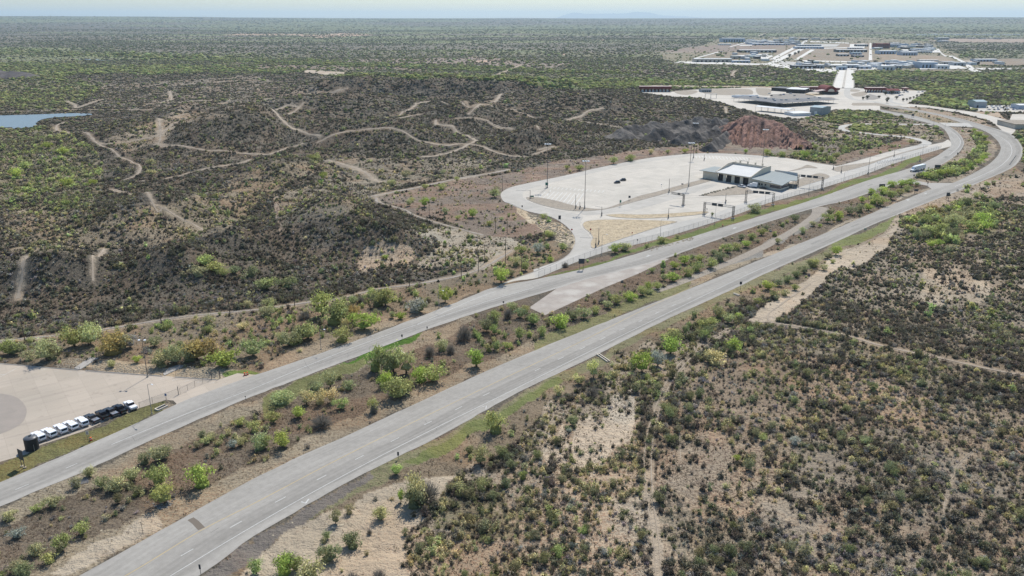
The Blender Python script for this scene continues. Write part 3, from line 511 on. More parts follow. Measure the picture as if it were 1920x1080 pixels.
# ---------------------------------------------------------------- terrain sheet
def terrain():
    rr=[30.]
    while rr[-1]<27000:
        r=rr[-1]; rr.append(r+(max(.7,.0032*r) if r<3500 else .0032*r*(1+(r-3500)/2500) if r<12000 else .022*r))
    rr=np.array(rr); na=1000
    th=np.radians(np.linspace(133,47,na))
    fine=th
    X=(rr[:,None]*np.cos(fine)[None,:]).ravel();Y=(rr[:,None]*np.sin(fine)[None,:]).ravel()
    Zg=ground_z(X,Y);k=zones_at(X,Y,Zg)
    soil=ZS[k].copy();tex=ZT[k].copy();cov=ZC[k].copy()
    r=np.hypot(X,Y);fs,ft=far_mix(X,Y)
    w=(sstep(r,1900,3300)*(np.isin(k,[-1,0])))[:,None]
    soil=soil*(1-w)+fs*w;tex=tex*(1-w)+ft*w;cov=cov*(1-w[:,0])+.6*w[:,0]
    # bare scars far out on the plain
    for px in ([(415,66),(450,63),(560,64),(700,66),(640,69),(570,70),(560,66)],[(560,68),(640,62),(700,64),(650,68),(600,71)],[(1115,75),(1135,74),(1135,76)],[(1045,101),(1062,100),(1060,103)],[(890,114),(930,112),(925,116),(890,117)]):
        u,v=proj(X,Y,Zg);m=inside(u,v,px);soil[m]=(.44,.34,.28);tex[m]=(.3,.24,.2);cov[m]=.3
    for px,wd in [(t[0],t[1]*(.5 if math.hypot(*G(*t[0][0]))>420 else .8)) for t in TRAILS+GRAVELS+SAND]:
        ln=np.array([P(*p)[:2] for p in px]);d=dseg(X,Y,ln,False,wd*1.6+4)
        m=(1-sstep(d+(vnoise(X/3.,Y/3.,90)-.5)*wd*.5,wd*.3,wd*.62+.4))[:,None]*.8
        soil=soil*(1-m)+np.array([(.42,.355,.29)])*m;cov=cov*(1-m[:,0]*.8)
    rd=sstep(fbm(X/16.,Y/16.,79,4),.42,.62)[:,None];soil=soil*(1+rd*np.array([(.03,-.03,-.08)]));tex=tex*(1+rd*np.array([(.25,.05,-.05)]))
    n=(fbm(X/40.,Y/40.,77,3)-.5)[:,None];soil=soil*np.array([(1.02,1.,.93)])*(1+.45*n)*np.where((ZD[k]>.4)&(r<2500),.84,1.)[:,None]
    ir=len(rr);idx=np.arange(ir*na).reshape(ir,na)
    Q=np.stack([idx[:-1,:-1],idx[:-1,1:],idx[1:,1:],idx[1:,:-1]],-1).reshape(-1,4)[:,::-1]
    me=npmesh('ground',np.c_[X,Y,Zg],Q,{'Col':soil,'Veg':np.c_[tex,cov]},smooth=True)
    m=bpy.data.materials.new('ground_soil');m.use_nodes=True;b=m.node_tree.nodes['Principled BSDF'];b.inputs['Roughness'].default_value=.95;b.inputs['Specular IOR Level'].default_value=.1
    a=nd(m,'ShaderNodeAttribute',attribute_name='Col');v=nd(m,'ShaderNodeAttribute',attribute_name='Veg')
    tc=nd(m,'ShaderNodeTexCoord');ge=nd(m,'ShaderNodeNewGeometry')
    ln=nd(m,'ShaderNodeVectorMath',operation='LENGTH');lk(m,ge.outputs['Position'],ln.inputs[0])
    nA=nd(m,'ShaderNodeTexNoise',Scale=1.5,Detail=4.,Roughness=.75);lk(m,tc.outputs['Object'],nA.inputs['Vector'])
    nB=nd(m,'ShaderNodeTexNoise',Scale=.16,Detail=4.,Roughness=.65);lk(m,tc.outputs['Object'],nB.inputs['Vector'])
    nC=nd(m,'ShaderNodeTexNoise',Scale=.035,Detail=6.,Roughness=.7);lk(m,tc.outputs['Object'],nC.inputs['Vector'])
    def mr(s,a0,a1,b0=0.,b1=1.):
        q=nd(m,'ShaderNodeMapRange');lk(m,s,q.inputs[0]);q.inputs[1].default_value=a0;q.inputs[2].default_value=a1;q.inputs[3].default_value=b0;q.inputs[4].default_value=b1;return q.outputs[0]
    f1=mr(ln.outputs['Value'],300,900);f2=mr(ln.outputs['Value'],1500,3500)
    mx=nd(m,'ShaderNodeMix',data_type='FLOAT');lk(m,f1,mx.inputs[0]);lk(m,nA.outputs['Fac'],mx.inputs[2]);lk(m,nB.outputs['Fac'],mx.inputs[3])
    mx2=nd(m,'ShaderNodeMix',data_type='FLOAT');lk(m,f2,mx2.inputs[0]);lk(m,mx.outputs[0],mx2.inputs[2]);lk(m,nC.outputs['Fac'],mx2.inputs[3])
    # threshold slides with the local cover
    th_=nd(m,'ShaderNodeMath',operation='MULTIPLY_ADD');lk(m,v.outputs['Alpha'],th_.inputs[0]);th_.inputs[1].default_value=-.42;th_.inputs[2].default_value=.70
    sb=nd(m,'ShaderNodeMath',operation='SUBTRACT');lk(m,mx2.outputs[0],sb.inputs[0]);lk(m,th_.outputs[0],sb.inputs[1])
    fac=mr(sb.outputs[0],-.03,.06)
    mc=nd(m,'ShaderNodeMix',data_type='RGBA');lk(m,fac,mc.inputs['Factor']);lk(m,a.outputs['Color'],mc.inputs[6]);lk(m,v.outputs['Color'],mc.inputs[7])
    sc=nd(m,'ShaderNodeVectorMath',operation='SCALE');lk(m,mc.outputs[2],sc.inputs[0]);lk(m,mr(nC.outputs['Fac'],.3,.7,.82,1.18),sc.inputs['Scale'])
    lk(m,sc.outputs[0],b.inputs['Base Color'])
    bp=nd(m,'ShaderNodeBump',Strength=.9,Distance=.5);lk(m,nA.outputs['Fac'],bp.inputs['Height'])
    bp2=nd(m,'ShaderNodeBump',Strength=.5,Distance=4.);lk(m,nB.outputs['Fac'],bp2.inputs['Height']);lk(m,bp.outputs[0],bp2.inputs['Normal']);lk(m,bp2.outputs[0],b.inputs['Normal'])
    tag(link('ground',me,m),'dry scrub plain with pale soil around the highways','ground',kind='structure')
terrain()
# ---------------------------------------------------------------- bushes
def blob(rs,lat,lon,rough):
    v=[(0,0,1.)];
    for i in range(1,lat+1):
        a=PI*.56*i/lat
        for j in range(lon):
            t=2*PI*(j+.5*(i%2))/lon;k=1+rs.uniform(-rough,rough)
            v.append((math.sin(a)*math.cos(t)*k,math.sin(a)*math.sin(t)*k,max(math.cos(a)*k,-.12)))
    f=[(0,1+j,1+(j+1)%lon) for j in range(lon)]
    for i in range(lat-1):
        for j in range(lon):
            a=1+i*lon+j;b=1+i*lon+(j+1)%lon;c=a+lon;d=b+lon
            f+=[(a,c,b),(b,c,d)] if i%2==0 else [(a,c,d),(a,d,b)]
    v=np.array(v);v[0,2]*=1+rs.uniform(-rough,rough)
    return v,np.array(f)
def bush(seed,leaves,ls,core=.72,lumps=7,lat=3,lon=7,squash=1.,trunk=False):
    """unit bush: radius about 1, height about 1; leafy lumps over a ragged core. returns verts, tris, shade per vertex"""
    rs=np.random.RandomState(seed);v,f=blob(rs,lat,lon,.22);v=v*core
    if trunk: v[:,2]=v[:,2]*.6+.3
    sh=np.full(len(v),.75);Vs=[v];Fs=[f];Ss=[sh];n=len(v)
    ce=[]
    for i in range(lumps):
        a=rs.uniform(0,2*PI);q=rs.uniform(.1,.72);zz=rs.uniform(.35,.85)*(1-q*q*.45)
        if trunk: zz=.3+zz*.62
        ce.append((q*math.cos(a),q*math.sin(a),zz,rs.uniform(.24,.42),rs.uniform(.8,1.25)))
    for i in range(leaves):
        cx,cy,cz,cr,cb=ce[rs.randint(lumps)]
        d=rs.normal(size=3);d/=np.linalg.norm(d)+1e-6
        if d[2]<-.25: d[2]*=-1
        p=np.array([cx,cy,cz])+d*cr*(rs.uniform(.5,1.1) if rs.rand()<.82 else rs.uniform(1.1,1.5))
        p[2]=max(p[2],.03)
        t=np.cross(d+rs.normal(size=3)*.5,rs.normal(size=3));t/=np.linalg.norm(t)+1e-6
        b=np.cross(d+rs.normal(size=3)*.35,t);b/=np.linalg.norm(b)+1e-6
        s=ls*rs.uniform(.6,1.4)
        if rs.rand()<.22: Vs.append(np.array([p-t*s*.3,p+t*s*.3,p+(d+b*.5)*s*2.2]))
        else: Vs.append(np.array([p-t*s,p+t*s,p+b*s*1.7]))
        Fs.append(np.array([[n,n+1,n+2]]));Ss.append(np.full(3,cb*rs.choice([.6,.85,1.,1.2,1.55])));n+=3
    return np.vstack(Vs),np.vstack(Fs),np.concatenate(Ss)
def tuft(seed):
    rs=np.random.RandomState(seed);V=[];Fs=[]
    for i in range(6):
        a=rs.uniform(0,2*PI);q=rs.uniform(.3,1.);h=rs.uniform(.6,1.1);w=rs.uniform(.25,.5)
        V+=[(math.cos(a+w)*.35,math.sin(a+w)*.35,0),(math.cos(a-w)*.35,math.sin(a-w)*.35,0),(math.cos(a)*q,math.sin(a)*q,h)];Fs.append((3*i,3*i+1,3*i+2))
    return np.array(V),np.array(Fs),np.ones(18)
def scatter_mass(pos,rad,hgt,col,variants,seed):
    rs=np.random.RandomState(seed);n=len(pos);which=rs.randint(len(variants),size=n);V=[];T=[];K=[];off=0
    for i,(bv,bf,bs) in enumerate(variants):
        m=np.where(which==i)[0]
        if not len(m): continue
        a=rs.uniform(0,2*PI,len(m));c,s=np.cos(a),np.sin(a);r=rad[m];h=hgt[m];el=rs.uniform(.8,1.25,len(m))
        x=bv[None,:,0]*r[:,None]*el[:,None];y=bv[None,:,1]*r[:,None]/el[:,None]
        X=x*c[:,None]-y*s[:,None]+pos[m,0][:,None];Y=x*s[:,None]+y*c[:,None]+pos[m,1][:,None]
        Zz=bv[None,:,2]*h[:,None]+pos[m,2][:,None]-.04*h[:,None]
        V.append(np.stack([X,Y,Zz],-1).reshape(-1,3));k=len(bv)
        T.append((bf[None]+(np.arange(len(m))*k)[:,None,None]+off).reshape(-1,3));off+=k*len(m)
        K.append((col[m][:,None,:]*bs[None,:,None]).reshape(-1,3))
    return np.vstack(V),np.vstack(T),np.vstack(K)
SPCOL=np.array([(.20,.178,.13),(.34,.315,.27),(.54,.485,.25),(.44,.475,.19),(.15,.115,.08),(.30,.295,.155)])
SPR=np.array([(.5,1.5),(.4,1.15),(.45,1.35),(.8,2.0),(.25,.6),(.7,1.7)]);SPH=np.array([(.6,1.6),(.45,1.1),(.6,1.5),(1.1,2.6),(.22,.45),(.9,2.1)])
def candidates(r0,r1,sp,rs,amax=39):
    a=math.radians(amax);n=int(a*(r1*r1-r0*r0)/(sp*sp))
    r=np.sqrt(rs.uniform(r0*r0,r1*r1,n));t=PI/2+rs.uniform(-a,a,n)
    return r*np.cos(t),r*np.sin(t)
def wide(px,w):
    r=math.hypot(*G(*px[0]));return w*(.8+.25*float(sstep(np.array(r),450,850))) if w<10 else w*.6
TR=[(np.array([P(*p)[:2] for p in px]),wide(px,w)) for px,w in TRAILS+GRAVELS+SAND[:-1]]
PW=[W(p) for p in PAVED]+[W(POND)]
ISL=[]
LW=W(LOOP)
MOUND=[(1155,262),(1190,243),(1300,232),(1345,237),(1400,218),(1450,225),(1530,262),(1535,275),(1480,293),(1400,292),(1340,285),(1290,272),(1230,262)]
MW=W([(1345,262),(1375,240),(1410,232),(1450,236),(1500,262),(1530,275),(1480,291),(1400,291),(1350,282)])
HERO_XY=[]
def free(x,y,pad=.8,lowveg=False):
    ok=np.ones(x.shape,bool)
    for p in PW:
        ok&=~inside(x,y,p)
        if not lowveg: ok&=dseg(x,y,p,True,pad+1)>=pad
    ok&=~inside(x,y,MW)
    ok&=dseg(x,y,LW,False,6.)>=4.5
    for ln,w in TR:
        d=dseg(x,y,ln,False,w);ok&=d>=w*.5+(0 if w<2 else .6)
    return ok
def species(x,y,rs,tufts):
    z=ground_z(x,y);k=zones_at(x,y,z)
    d=ZD[k].copy();w=ZW[k]
    e_=k==-1
    if e_.any():
        xe=x[e_];ye=y[e_];bad=np.zeros(xe.shape,bool)
        for p_ in PW[:6]: bad|=dseg(xe,ye,p_,True,12.)<9
        dd=d[e_];dd[bad]=0;d[e_]=dd
    cl=fbm(x/7.,y/7.,101,3);cl2=fbm(x/45.,y/45.,105,2)
    t=w[:,4]
    share=t if tufts else 1-t
    p=np.clip(d*(1 if tufts else .06+1.05*sstep(cl*.65+cl2*.35,.60-.46*d,.67-.36*d)),0,1)
    rr=np.hypot(x,y);p=p*(1-sstep(rr,1800,3200)*(1-sstep(fbm(x/620.,y/260.,150,3),.40,.56))*.6)
    if tufts: p=np.clip(np.where(t>.3,d*t*1.7,.42+.4*(d>.3)),0,.95)*sstep(cl,.2,.5)*(d>.02)
    else: p=p*(1-t)**1.45
    ok=rs.uniform(size=len(x))<p
    x=x[ok];y=y[ok];z=z[ok];k=k[ok];w=w[ok].copy()
    if tufts: s=np.full(len(x),4)
    else:
        w[:,4]=0
        for c in range(6): w[:,c]*=.25+1.5*sstep(fbm(x/22.,y/22.,120+c,2),.35,.62)
        w/=w.sum(1,keepdims=True)+1e-9;cs=w.cumsum(1);s=(rs.uniform(size=len(x))[:,None]>cs[:,:5]).sum(1)
    return x,y,z,k,s
def attrs(s,k,rs,mul=1.,CLM=1.):
    n=len(s);q=rs.uniform(size=n)**2.*1.12;mul=mul*CLM
    r=(SPR[s,0]+(SPR[s,1]-SPR[s,0])*q)*ZZ[k]*mul;h=(SPH[s,0]+(SPH[s,1]-SPH[s,0])*q)*ZZ[k]*mul*rs.uniform(.85,1.15,n)
    SPD=SPCOL*np.where((np.arange(6)==0)[:,None],1-.12,1.)
    hill=(k==-1)
    c=np.where(((s==4)&LT[k])[:,None],np.array([(.235,.18,.125)]),np.where(hill[:,None],SPD[s],SPCOL[s]))*rs.uniform(.68,1.3,n)[:,None]*(1+rs.uniform(-.09,.09,(n,3)))
    return r,h,c
# ================================================================ VEGETATION
rs=np.random.RandomState(5)
KIND=[('thorn_bush','thorn bush','bush','dark grey-green'),('sage_bush','sage bush','bush','silvery grey'),('flowering_shrub','shrub','shrub','yellow-tipped'),('mesquite_tree','mesquite','tree','bright green'),None,('acacia_tree','acacia','tree','dull green')]
NEARV=[bush(s,100,.12,core=.5,lumps=10) for s in range(8)]
MIDV=[bush(40+s,22,.24,core=.66,lumps=6,lat=2,lon=6) for s in range(10)]
FARV=[(*blob(np.random.RandomState(80+s),2,5,.33),np.ones(11)) for s in range(10)]
FARV=[(v,f,np.random.RandomState(i).uniform(.8,1.2,len(v))) for i,(v,f,_) in enumerate(FARV)]
TUFTV=[tuft(s) for s in range(6)]
def upright(v): v=v.copy();v[:,2]=v[:,2];return v
# --- single trees and shrubs that stand out (photo position of the foot, crown width and height in photo pixels)
COL={'g':(.39,.41,.16),'b':(.40,.47,.12),'p':(.43,.43,.22),'d':(.27,.285,.15),'o':(.42,.32,.135),'y':(.60,.54,.27),'k':(.30,.28,.25),'t':(.36,.34,.19),'s':(.38,.40,.33)}
CN={'g':'green','b':'vivid green','p':'pale green','d':'dull green','o':'golden brown','y':'yellow-tipped','k':'grey leafless','t':'olive brown','s':'silvery green'}
HERO=[
('above the parking yard with the pickup row',[(20,668,44,30,'g','d'),(88,682,46,44,'p','t'),(55,678,30,20,'t'),(140,655,46,40,'g'),(168,652,50,42,'p'),(212,668,58,44,'o','t'),(257,682,19,15,'b'),(245,655,30,26,'s'),(303,690,36,30,'y','d'),(330,687,44,38,'p','g'),(371,680,52,42,'o','d'),(400,678,46,40,'o'),(420,692,54,32,'b'),(475,672,44,36,'p'),(338,655,22,16,'d'),(210,690,22,14,'p'),(290,652,26,20,'d'),(392,610,26,20,'p'),(455,620,24,16,'y')]),
('on the weedy bank above the upper carriageway',[(605,598,50,48,'g'),(628,612,52,46,'g','d'),(664,604,30,30,'o'),(683,622,52,32,'b'),(643,643,46,30,'g'),(578,640,46,34,'g','d'),(542,652,38,28,'d','g'),(500,595,32,22,'p'),(528,640,26,18,'p'),(722,578,46,36,'g','d'),(778,588,38,28,'s','d'),(751,600,20,14,'b'),(835,570,28,28,'b'),(648,618,18,20,'y'),(736,598,16,14,'t'),(506,578,26,18,'p'),(570,600,24,20,'k'),(560,632,22,18,'t'),(675,570,20,18,'k'),(703,592,16,12,'t')]),
('beside the upper carriageway where it meets the service road',[(940,534,34,30,'b'),(977,478,24,16,'g'),(968,500,26,20,'p'),(985,510,22,18,'g'),(1008,478,22,20,'s'),(1019,410,15,8,'g'),(1031,450,21,17,'g','k'),(1055,472,22,16,'g'),(1032,492,14,10,'b'),(958,520,20,14,'d')]),
('on the bare slope west of the truck lot',[(606,338,16,14,'b'),(735,350,20,14,'p'),(797,357,17,12,'g'),(857,342,11,10,'g'),(828,357,18,13,'g'),(796,390,19,18,'b'),(813,380,12,10,'g'),(836,403,14,13,'p'),(886,410,20,17,'b'),(858,413,13,9,'g'),(918,425,14,11,'g'),(767,388,15,13,'p'),(724,487,12,9,'b'),(772,380,16,10,'y'),(831,330,12,11,'p'),(927,372,26,14,'p'),(930,360,16,10,'t'),(590,305,22,10,'g'),(760,336,22,16,'t'),(818,328,12,12,'k'),(940,415,13,8,'p')]),
('along the far kerb of the truck lot',[(1150,309,18,14,'g'),(1182,303,21,10,'g'),(1086,321,17,11,'g'),(1063,319,13,9,'g'),(1069,324,9,6,'p'),(1252,289,12,8,'g'),(1284,288,13,9,'b'),(1220,290,12,10,'y'),(1398,289,11,9,'b'),(1438,294,14,13,'b'),(1466,296,15,12,'g'),(1509,300,18,16,'b'),(1540,289,16,13,'g'),(1559,306,15,13,'g'),(1568,299,12,12,'g'),(1526,296,14,13,'d'),(1548,296,13,11,'d'),(1528,282,14,11,'g'),(1500,281,12,9,'o'),(1615,290,10,8,'d'),(1651,275,10,7,'g'),(1708,271,13,9,'g'),(1673,277,9,6,'p')]),
('by the chain-link fence of the truck lot',[(1153,477,25,19,'b'),(1172,473,24,17,'p','d'),(1241,457,20,12,'g'),(1213,465,11,8,'g'),(1270,447,9,7,'t'),(1414,400,28,17,'p'),(1335,407,7,8,'d'),(1060,502,14,12,'k')]),
('in the brown weeds of the median near the bottom edge',[(380,915,56,46,'b'),(300,915,44,40,'g'),(310,948,44,38,'g'),(220,922,38,28,'p','d'),(248,905,36,28,'p'),(190,918,28,24,'d'),(272,872,26,24,'d'),(300,868,40,32,'p','d'),(168,895,30,16,'p'),(145,915,28,22,'t'),(100,953,34,24,'p'),(70,960,24,14,'g'),(20,978,30,22,'p','k'),(118,1036,36,36,'g','t'),(155,1005,28,26,'g'),(70,1042,28,24,'p','t'),(30,1076,30,24,'t','p'),(48,1090,34,34,'d'),(95,1056,34,22,'g'),(33,1010,30,16,'s')]),
('in the brown weeds of the median beside the green verge',[(533,842,36,32,'b'),(487,846,36,32,'p','g'),(893,692,38,36,'b'),(812,720,44,34,'g'),(790,718,38,32,'b'),(745,752,52,40,'g','k'),(762,742,38,30,'g'),(704,700,40,46,'g'),(738,704,48,50,'g','d'),(762,706,38,42,'p'),(722,728,34,30,'b'),(560,786,32,24,'b'),(620,730,30,32,'p'),(655,732,24,20,'p'),(595,738,26,22,'p'),(575,762,28,28,'y'),(600,760,28,28,'y'),(623,758,26,28,'y'),(640,770,28,22,'g'),(700,775,20,28,'g','k'),(604,805,44,34,'k'),(513,795,28,22,'g'),(530,760,44,30,'p'),(436,842,20,16,'s'),(452,838,22,18,'p'),(478,812,30,22,'g'),(450,800,24,16,'g'),(388,835,22,16,'p'),(398,826,22,16,'p'),(370,842,20,15,'t')]),
('in the median thicket by the old pavement stub',[(870,642,34,38,'k'),(927,610,28,28,'g','k'),(912,625,30,26,'d'),(974,640,24,24,'g'),(830,660,28,24,'p'),(806,672,24,28,'k'),(951,656,18,14,'g'),(845,665,18,22,'k'),(1000,612,30,24,'g','d'),(975,598,26,20,'d'),(985,588,22,16,'g'),(960,585,22,18,'p'),(952,600,20,26,'k'),(1052,616,38,28,'b'),(1075,602,26,20,'d'),(1095,600,28,22,'p'),(1116,590,20,16,'g'),(1140,580,24,16,'p'),(1157,572,28,17,'g'),(1182,565,28,18,'b'),(1205,556,22,18,'g'),(1215,548,18,18,'b'),(1128,570,14,14,'k')]),
('in the long green hedge of the median',[(1222,512,13,10,'g'),(1233,544,20,15,'g'),(1218,552,16,10,'p'),(1245,528,18,14,'p'),(1262,530,26,18,'b'),(1290,520,26,18,'g'),(1265,505,20,14,'b'),(1283,497,26,18,'b'),(1304,510,28,20,'g'),(1312,492,20,14,'g'),(1332,505,26,20,'g'),(1350,492,26,20,'d'),(1338,480,18,12,'d'),(1364,476,26,18,'g'),(1381,470,22,15,'g'),(1399,465,20,14,'b'),(1390,452,20,12,'d'),(1410,450,20,12,'g'),(1428,443,20,14,'g'),(1420,456,12,8,'t'),(1436,432,14,10,'d'),(1298,488,16,10,'d')]),
('on the gravelly median before the road junction',[(1490,417,18,14,'d'),(1475,419,9,7,'g'),(1524,425,15,10,'p'),(1537,427,9,7,'b'),(1506,439,16,13,'p'),(1458,458,14,11,'p'),(1551,420,20,18,'g'),(1572,415,20,18,'b','g'),(1556,405,16,12,'d'),(1593,404,24,16,'d'),(1612,400,20,17,'d'),(1628,396,18,13,'b'),(1616,382,16,13,'b'),(1637,384,24,20,'b'),(1650,388,24,18,'g'),(1632,366,18,12,'b'),(1655,366,24,16,'b'),(1670,376,24,19,'g'),(1688,368,16,13,'g'),(1672,352,20,13,'b'),(1690,352,22,14,'b'),(1706,350,22,14,'b'),(1700,360,18,12,'g'),(1719,350,10,8,'g')]),
('on the island inside the road bend',[(1737,336,20,13,'b'),(1750,338,20,10,'g'),(1762,333,24,12,'b'),(1779,330,20,10,'b'),(1775,321,11,8,'b'),(1790,325,18,10,'g'),(1808,325,18,10,'b'),(1822,318,18,10,'b'),(1835,310,18,10,'b'),(1842,302,16,9,'b'),(1848,296,16,9,'g'),(1835,282,16,9,'g'),(1849,274,14,9,'b'),(1846,262,14,9,'b'),(1834,257,16,9,'b'),(1826,249,12,8,'b')]),
('beside the main highway shoulder',[(930,815,44,42,'g'),(901,874,38,36,'p'),(776,950,50,56,'p','d'),(800,945,52,50,'k'),(752,944,16,26,'b'),(715,978,30,26,'y','t'),(655,965,20,20,'t'),(630,985,24,28,'t'),(613,1012,20,16,'d'),(662,1030,34,30,'d','p'),(693,1003,11,13,'k'),(620,1056,44,34,'d','p'),(533,1082,46,42,'b','d'),(556,1072,36,30,'g'),(582,1092,48,40,'p','d'),(760,1005,13,16,'t'),(710,1090,30,26,'k'),(660,1100,34,30,'k'),(1048,743,21,20,'y'),(1084,722,20,18,'y','d'),(1113,712,26,34,'y'),(1110,748,26,28,'k'),(1073,800,22,20,'d')]),
('in the shrub line between the main highway and the brush',[(1204,702,38,38,'b'),(1212,712,18,12,'g'),(1233,690,30,30,'s'),(1257,668,40,34,'b'),(1262,645,34,28,'g'),(1285,632,12,20,'d'),(1262,630,20,14,'y'),(1320,618,30,16,'g'),(1335,612,26,16,'g'),(1345,596,24,22,'p','y'),(1320,640,24,22,'g','k'),(1365,608,24,20,'p'),(1374,664,32,28,'b','d'),(1340,685,40,22,'y','t'),(1391,567,14,10,'t'),(1380,588,16,12,'d'),(1385,598,14,12,'b'),(1370,580,16,12,'p'),(1405,588,14,14,'d'),(1420,570,18,12,'g'),(1440,545,26,18,'b'),(1460,538,20,14,'d'),(1475,530,22,15,'d'),(1492,522,20,14,'d','g'),(1507,514,24,14,'d'),(1526,502,26,16,'g','d'),(1551,486,18,13,'p'),(1567,480,20,17,'b'),(1561,494,12,7,'g'),(1545,508,18,10,'p'),(1490,545,18,10,'g'),(1470,555,20,12,'p')]),
('in the thicket on the near side of the road junction',[(1746,400,23,14,'o','t'),(1733,422,21,18,'g','p'),(1793,397,18,12,'b'),(1812,392,28,22,'d'),(1850,350,10,8,'g'),(1787,426,34,26,'p'),(1815,416,30,22,'p'),(1838,424,30,24,'b','g'),(1850,410,24,20,'g'),(1818,432,28,18,'g'),(1845,432,28,14,'b'),(1745,446,28,22,'g','d'),(1765,440,30,22,'g'),(1782,446,28,18,'d'),(1733,450,22,18,'d'),(1745,465,22,14,'b'),(1760,462,20,12,'b'),(1720,452,14,20,'d'),(1865,395,24,16,'d'),(1798,408,18,10,'t'),(1830,372,16,12,'p')]),
('in the dense brush beyond the road',[(385,500,34,16,'g'),(405,512,30,20,'g'),(372,518,30,16,'p'),(420,520,26,16,'g'),(440,515,24,14,'d'),(470,520,30,18,'d'),(500,545,36,22,'g','d'),(540,545,36,22,'d'),(30,333,26,14,'b'),(48,322,28,16,'g'),(125,352,24,14,'b','g'),(175,350,20,12,'b'),(125,388,16,12,'g'),(283,312,20,10,'p'),(120,290,20,10,'b'),(90,280,20,10,'b'),(285,330,16,10,'y'),(465,578,22,14,'p'),(1430,830,22,18,'g'),(1382,865,14,12,'b'),(1490,835,22,18,'s'),(1620,835,26,18,'d'),(1625,955,22,24,'d')]),
]
def tree_meshes():
    C_=[];T_=[]
    for s in range(9):
        v,f,sh=bush(200+s,820,.052,core=.42,lumps=[13,17,21][s%3],lat=4,lon=8,trunk=(s%3!=2))
        sh=sh[:,None]*np.ones(3)
        C_.append(npmesh('crown',v,f,sh,mats=(M['leaf'],)))
        rsx=np.random.RandomState(300+s);mb=MB()
        for i in range(4):
            a=rsx.uniform(0,2*PI);b=(.12*math.cos(a),.12*math.sin(a),.34);e=(.5*math.cos(a),.5*math.sin(a),.72)
            mb.tube((0.03*math.cos(a),.03*math.sin(a),-.04),b,.045,.032,5);mb.tube(b,e,.03,.012,4)
        me=bpy.data.meshes.new('trunk');me.from_pydata(mb.v,[],mb.f);me.materials.append(M['bark']);T_.append(me)
    # bare twiggy crowns
    B_=[]
    for s in range(3):
        rsx=np.random.RandomState(400+s);V=[];Fc=[]
        for i in range(420):
            d=rsx.normal(size=3);d[2]=abs(d[2])+.2;d/=np.linalg.norm(d);a=d*rsx.uniform(.15,.6);b=d*rsx.uniform(.75,1.05)+rsx.normal(size=3)*.1
            w=np.cross(d,rsx.normal(size=3));w=w/np.linalg.norm(w)*.02;n=len(V);V+=[a-w,a+w,b];Fc.append((n,n+1,n+2))
        V=np.array(V);V[:,2]=np.clip(V[:,2],0,None)
        B_.append(npmesh('twigs',V,np.array(Fc),np.ones((len(V),3)),mats=(M['leaf'],)))
    return C_,T_,B_
CRM,TKM,TWM=tree_meshes()
hi=0
used={}
for place,lst in HERO:
    for e in lst:
        u,v,w,h,c=e[:5]; c2=e[5] if len(e)>5 else None
        p=P(u,v-.12*h); k=mpp(u,v); rad=w*k/2*1.26; hh=max((h-.18*w)*k/.9,.55*w*k,.5)
        HERO_XY.append((p.x,p.y,rad))
        kind='mesquite_tree' if c in 'gbp' else 'acacia_tree' if c in 'do' else 'flowering_shrub' if c=='y' else 'thorn_bush' if c in 'kt' else 'sage_bush'
        nm={'mesquite_tree':'mesquite','acacia_tree':'acacia','flowering_shrub':'shrub','thorn_bush':'thorn bush','sage_bush':'sage bush'}[kind]
        size='large' if rad>3.1 else 'small' if rad<1.6 else 'mid-sized'
        lab=f"{size} {CN[c]} {nm}"+(f" with {CN[c2]} patches" if c2 else '')+' '+place
        if len(lab.split())>16: lab=f"{size} {CN[c]} {nm} "+place
        rsx=np.random.RandomState(hi+900)
        cat='tree' if 'tree' in kind else 'shrub'
        grp='trees and shrubs '+place
        t=thing(kind,p,rsx.uniform(0,6.28),lab,cat,grp)
        mi=hi%9
        sc=(rad*rsx.uniform(.93,1.12),rad*rsx.uniform(.88,1.06),hh)
        if c=='k':
            o=link('crown',TWM[hi%3],parent=t);o.color=(.24,.22,.19,1);o.scale=(sc[0],sc[1],hh)
        else:
            o=link('crown',CRM[mi],parent=t);j=rsx.uniform(.85,1.15);o.color=(*[q*j*1.12*rsx.uniform(.94,1.06) for q in COL[c]],1);o.scale=sc
            if c2:
                o2=link('crown',CRM[(mi+4)%9] if c2!='k' else TWM[hi%3],parent=t,loc=(rad*.35*rsx.choice([-1,1]),rad*rsx.uniform(-.3,.3),0));o2.color=(*COL[c2],1);o2.scale=(sc[0]*.78,sc[1]*.8,hh*.8)
        q=link('trunk',TKM[mi],parent=t);q.scale=(rad*.9,rad*.9,hh)
        hi+=1
HX=np.array(HERO_XY)
def clear_of_heroes(x,y):
    ok=np.ones(x.shape,bool)
    for a,b,r in HX: ok&=((x-a)**2+(y-b)**2)>(r*.75)**2
    return ok
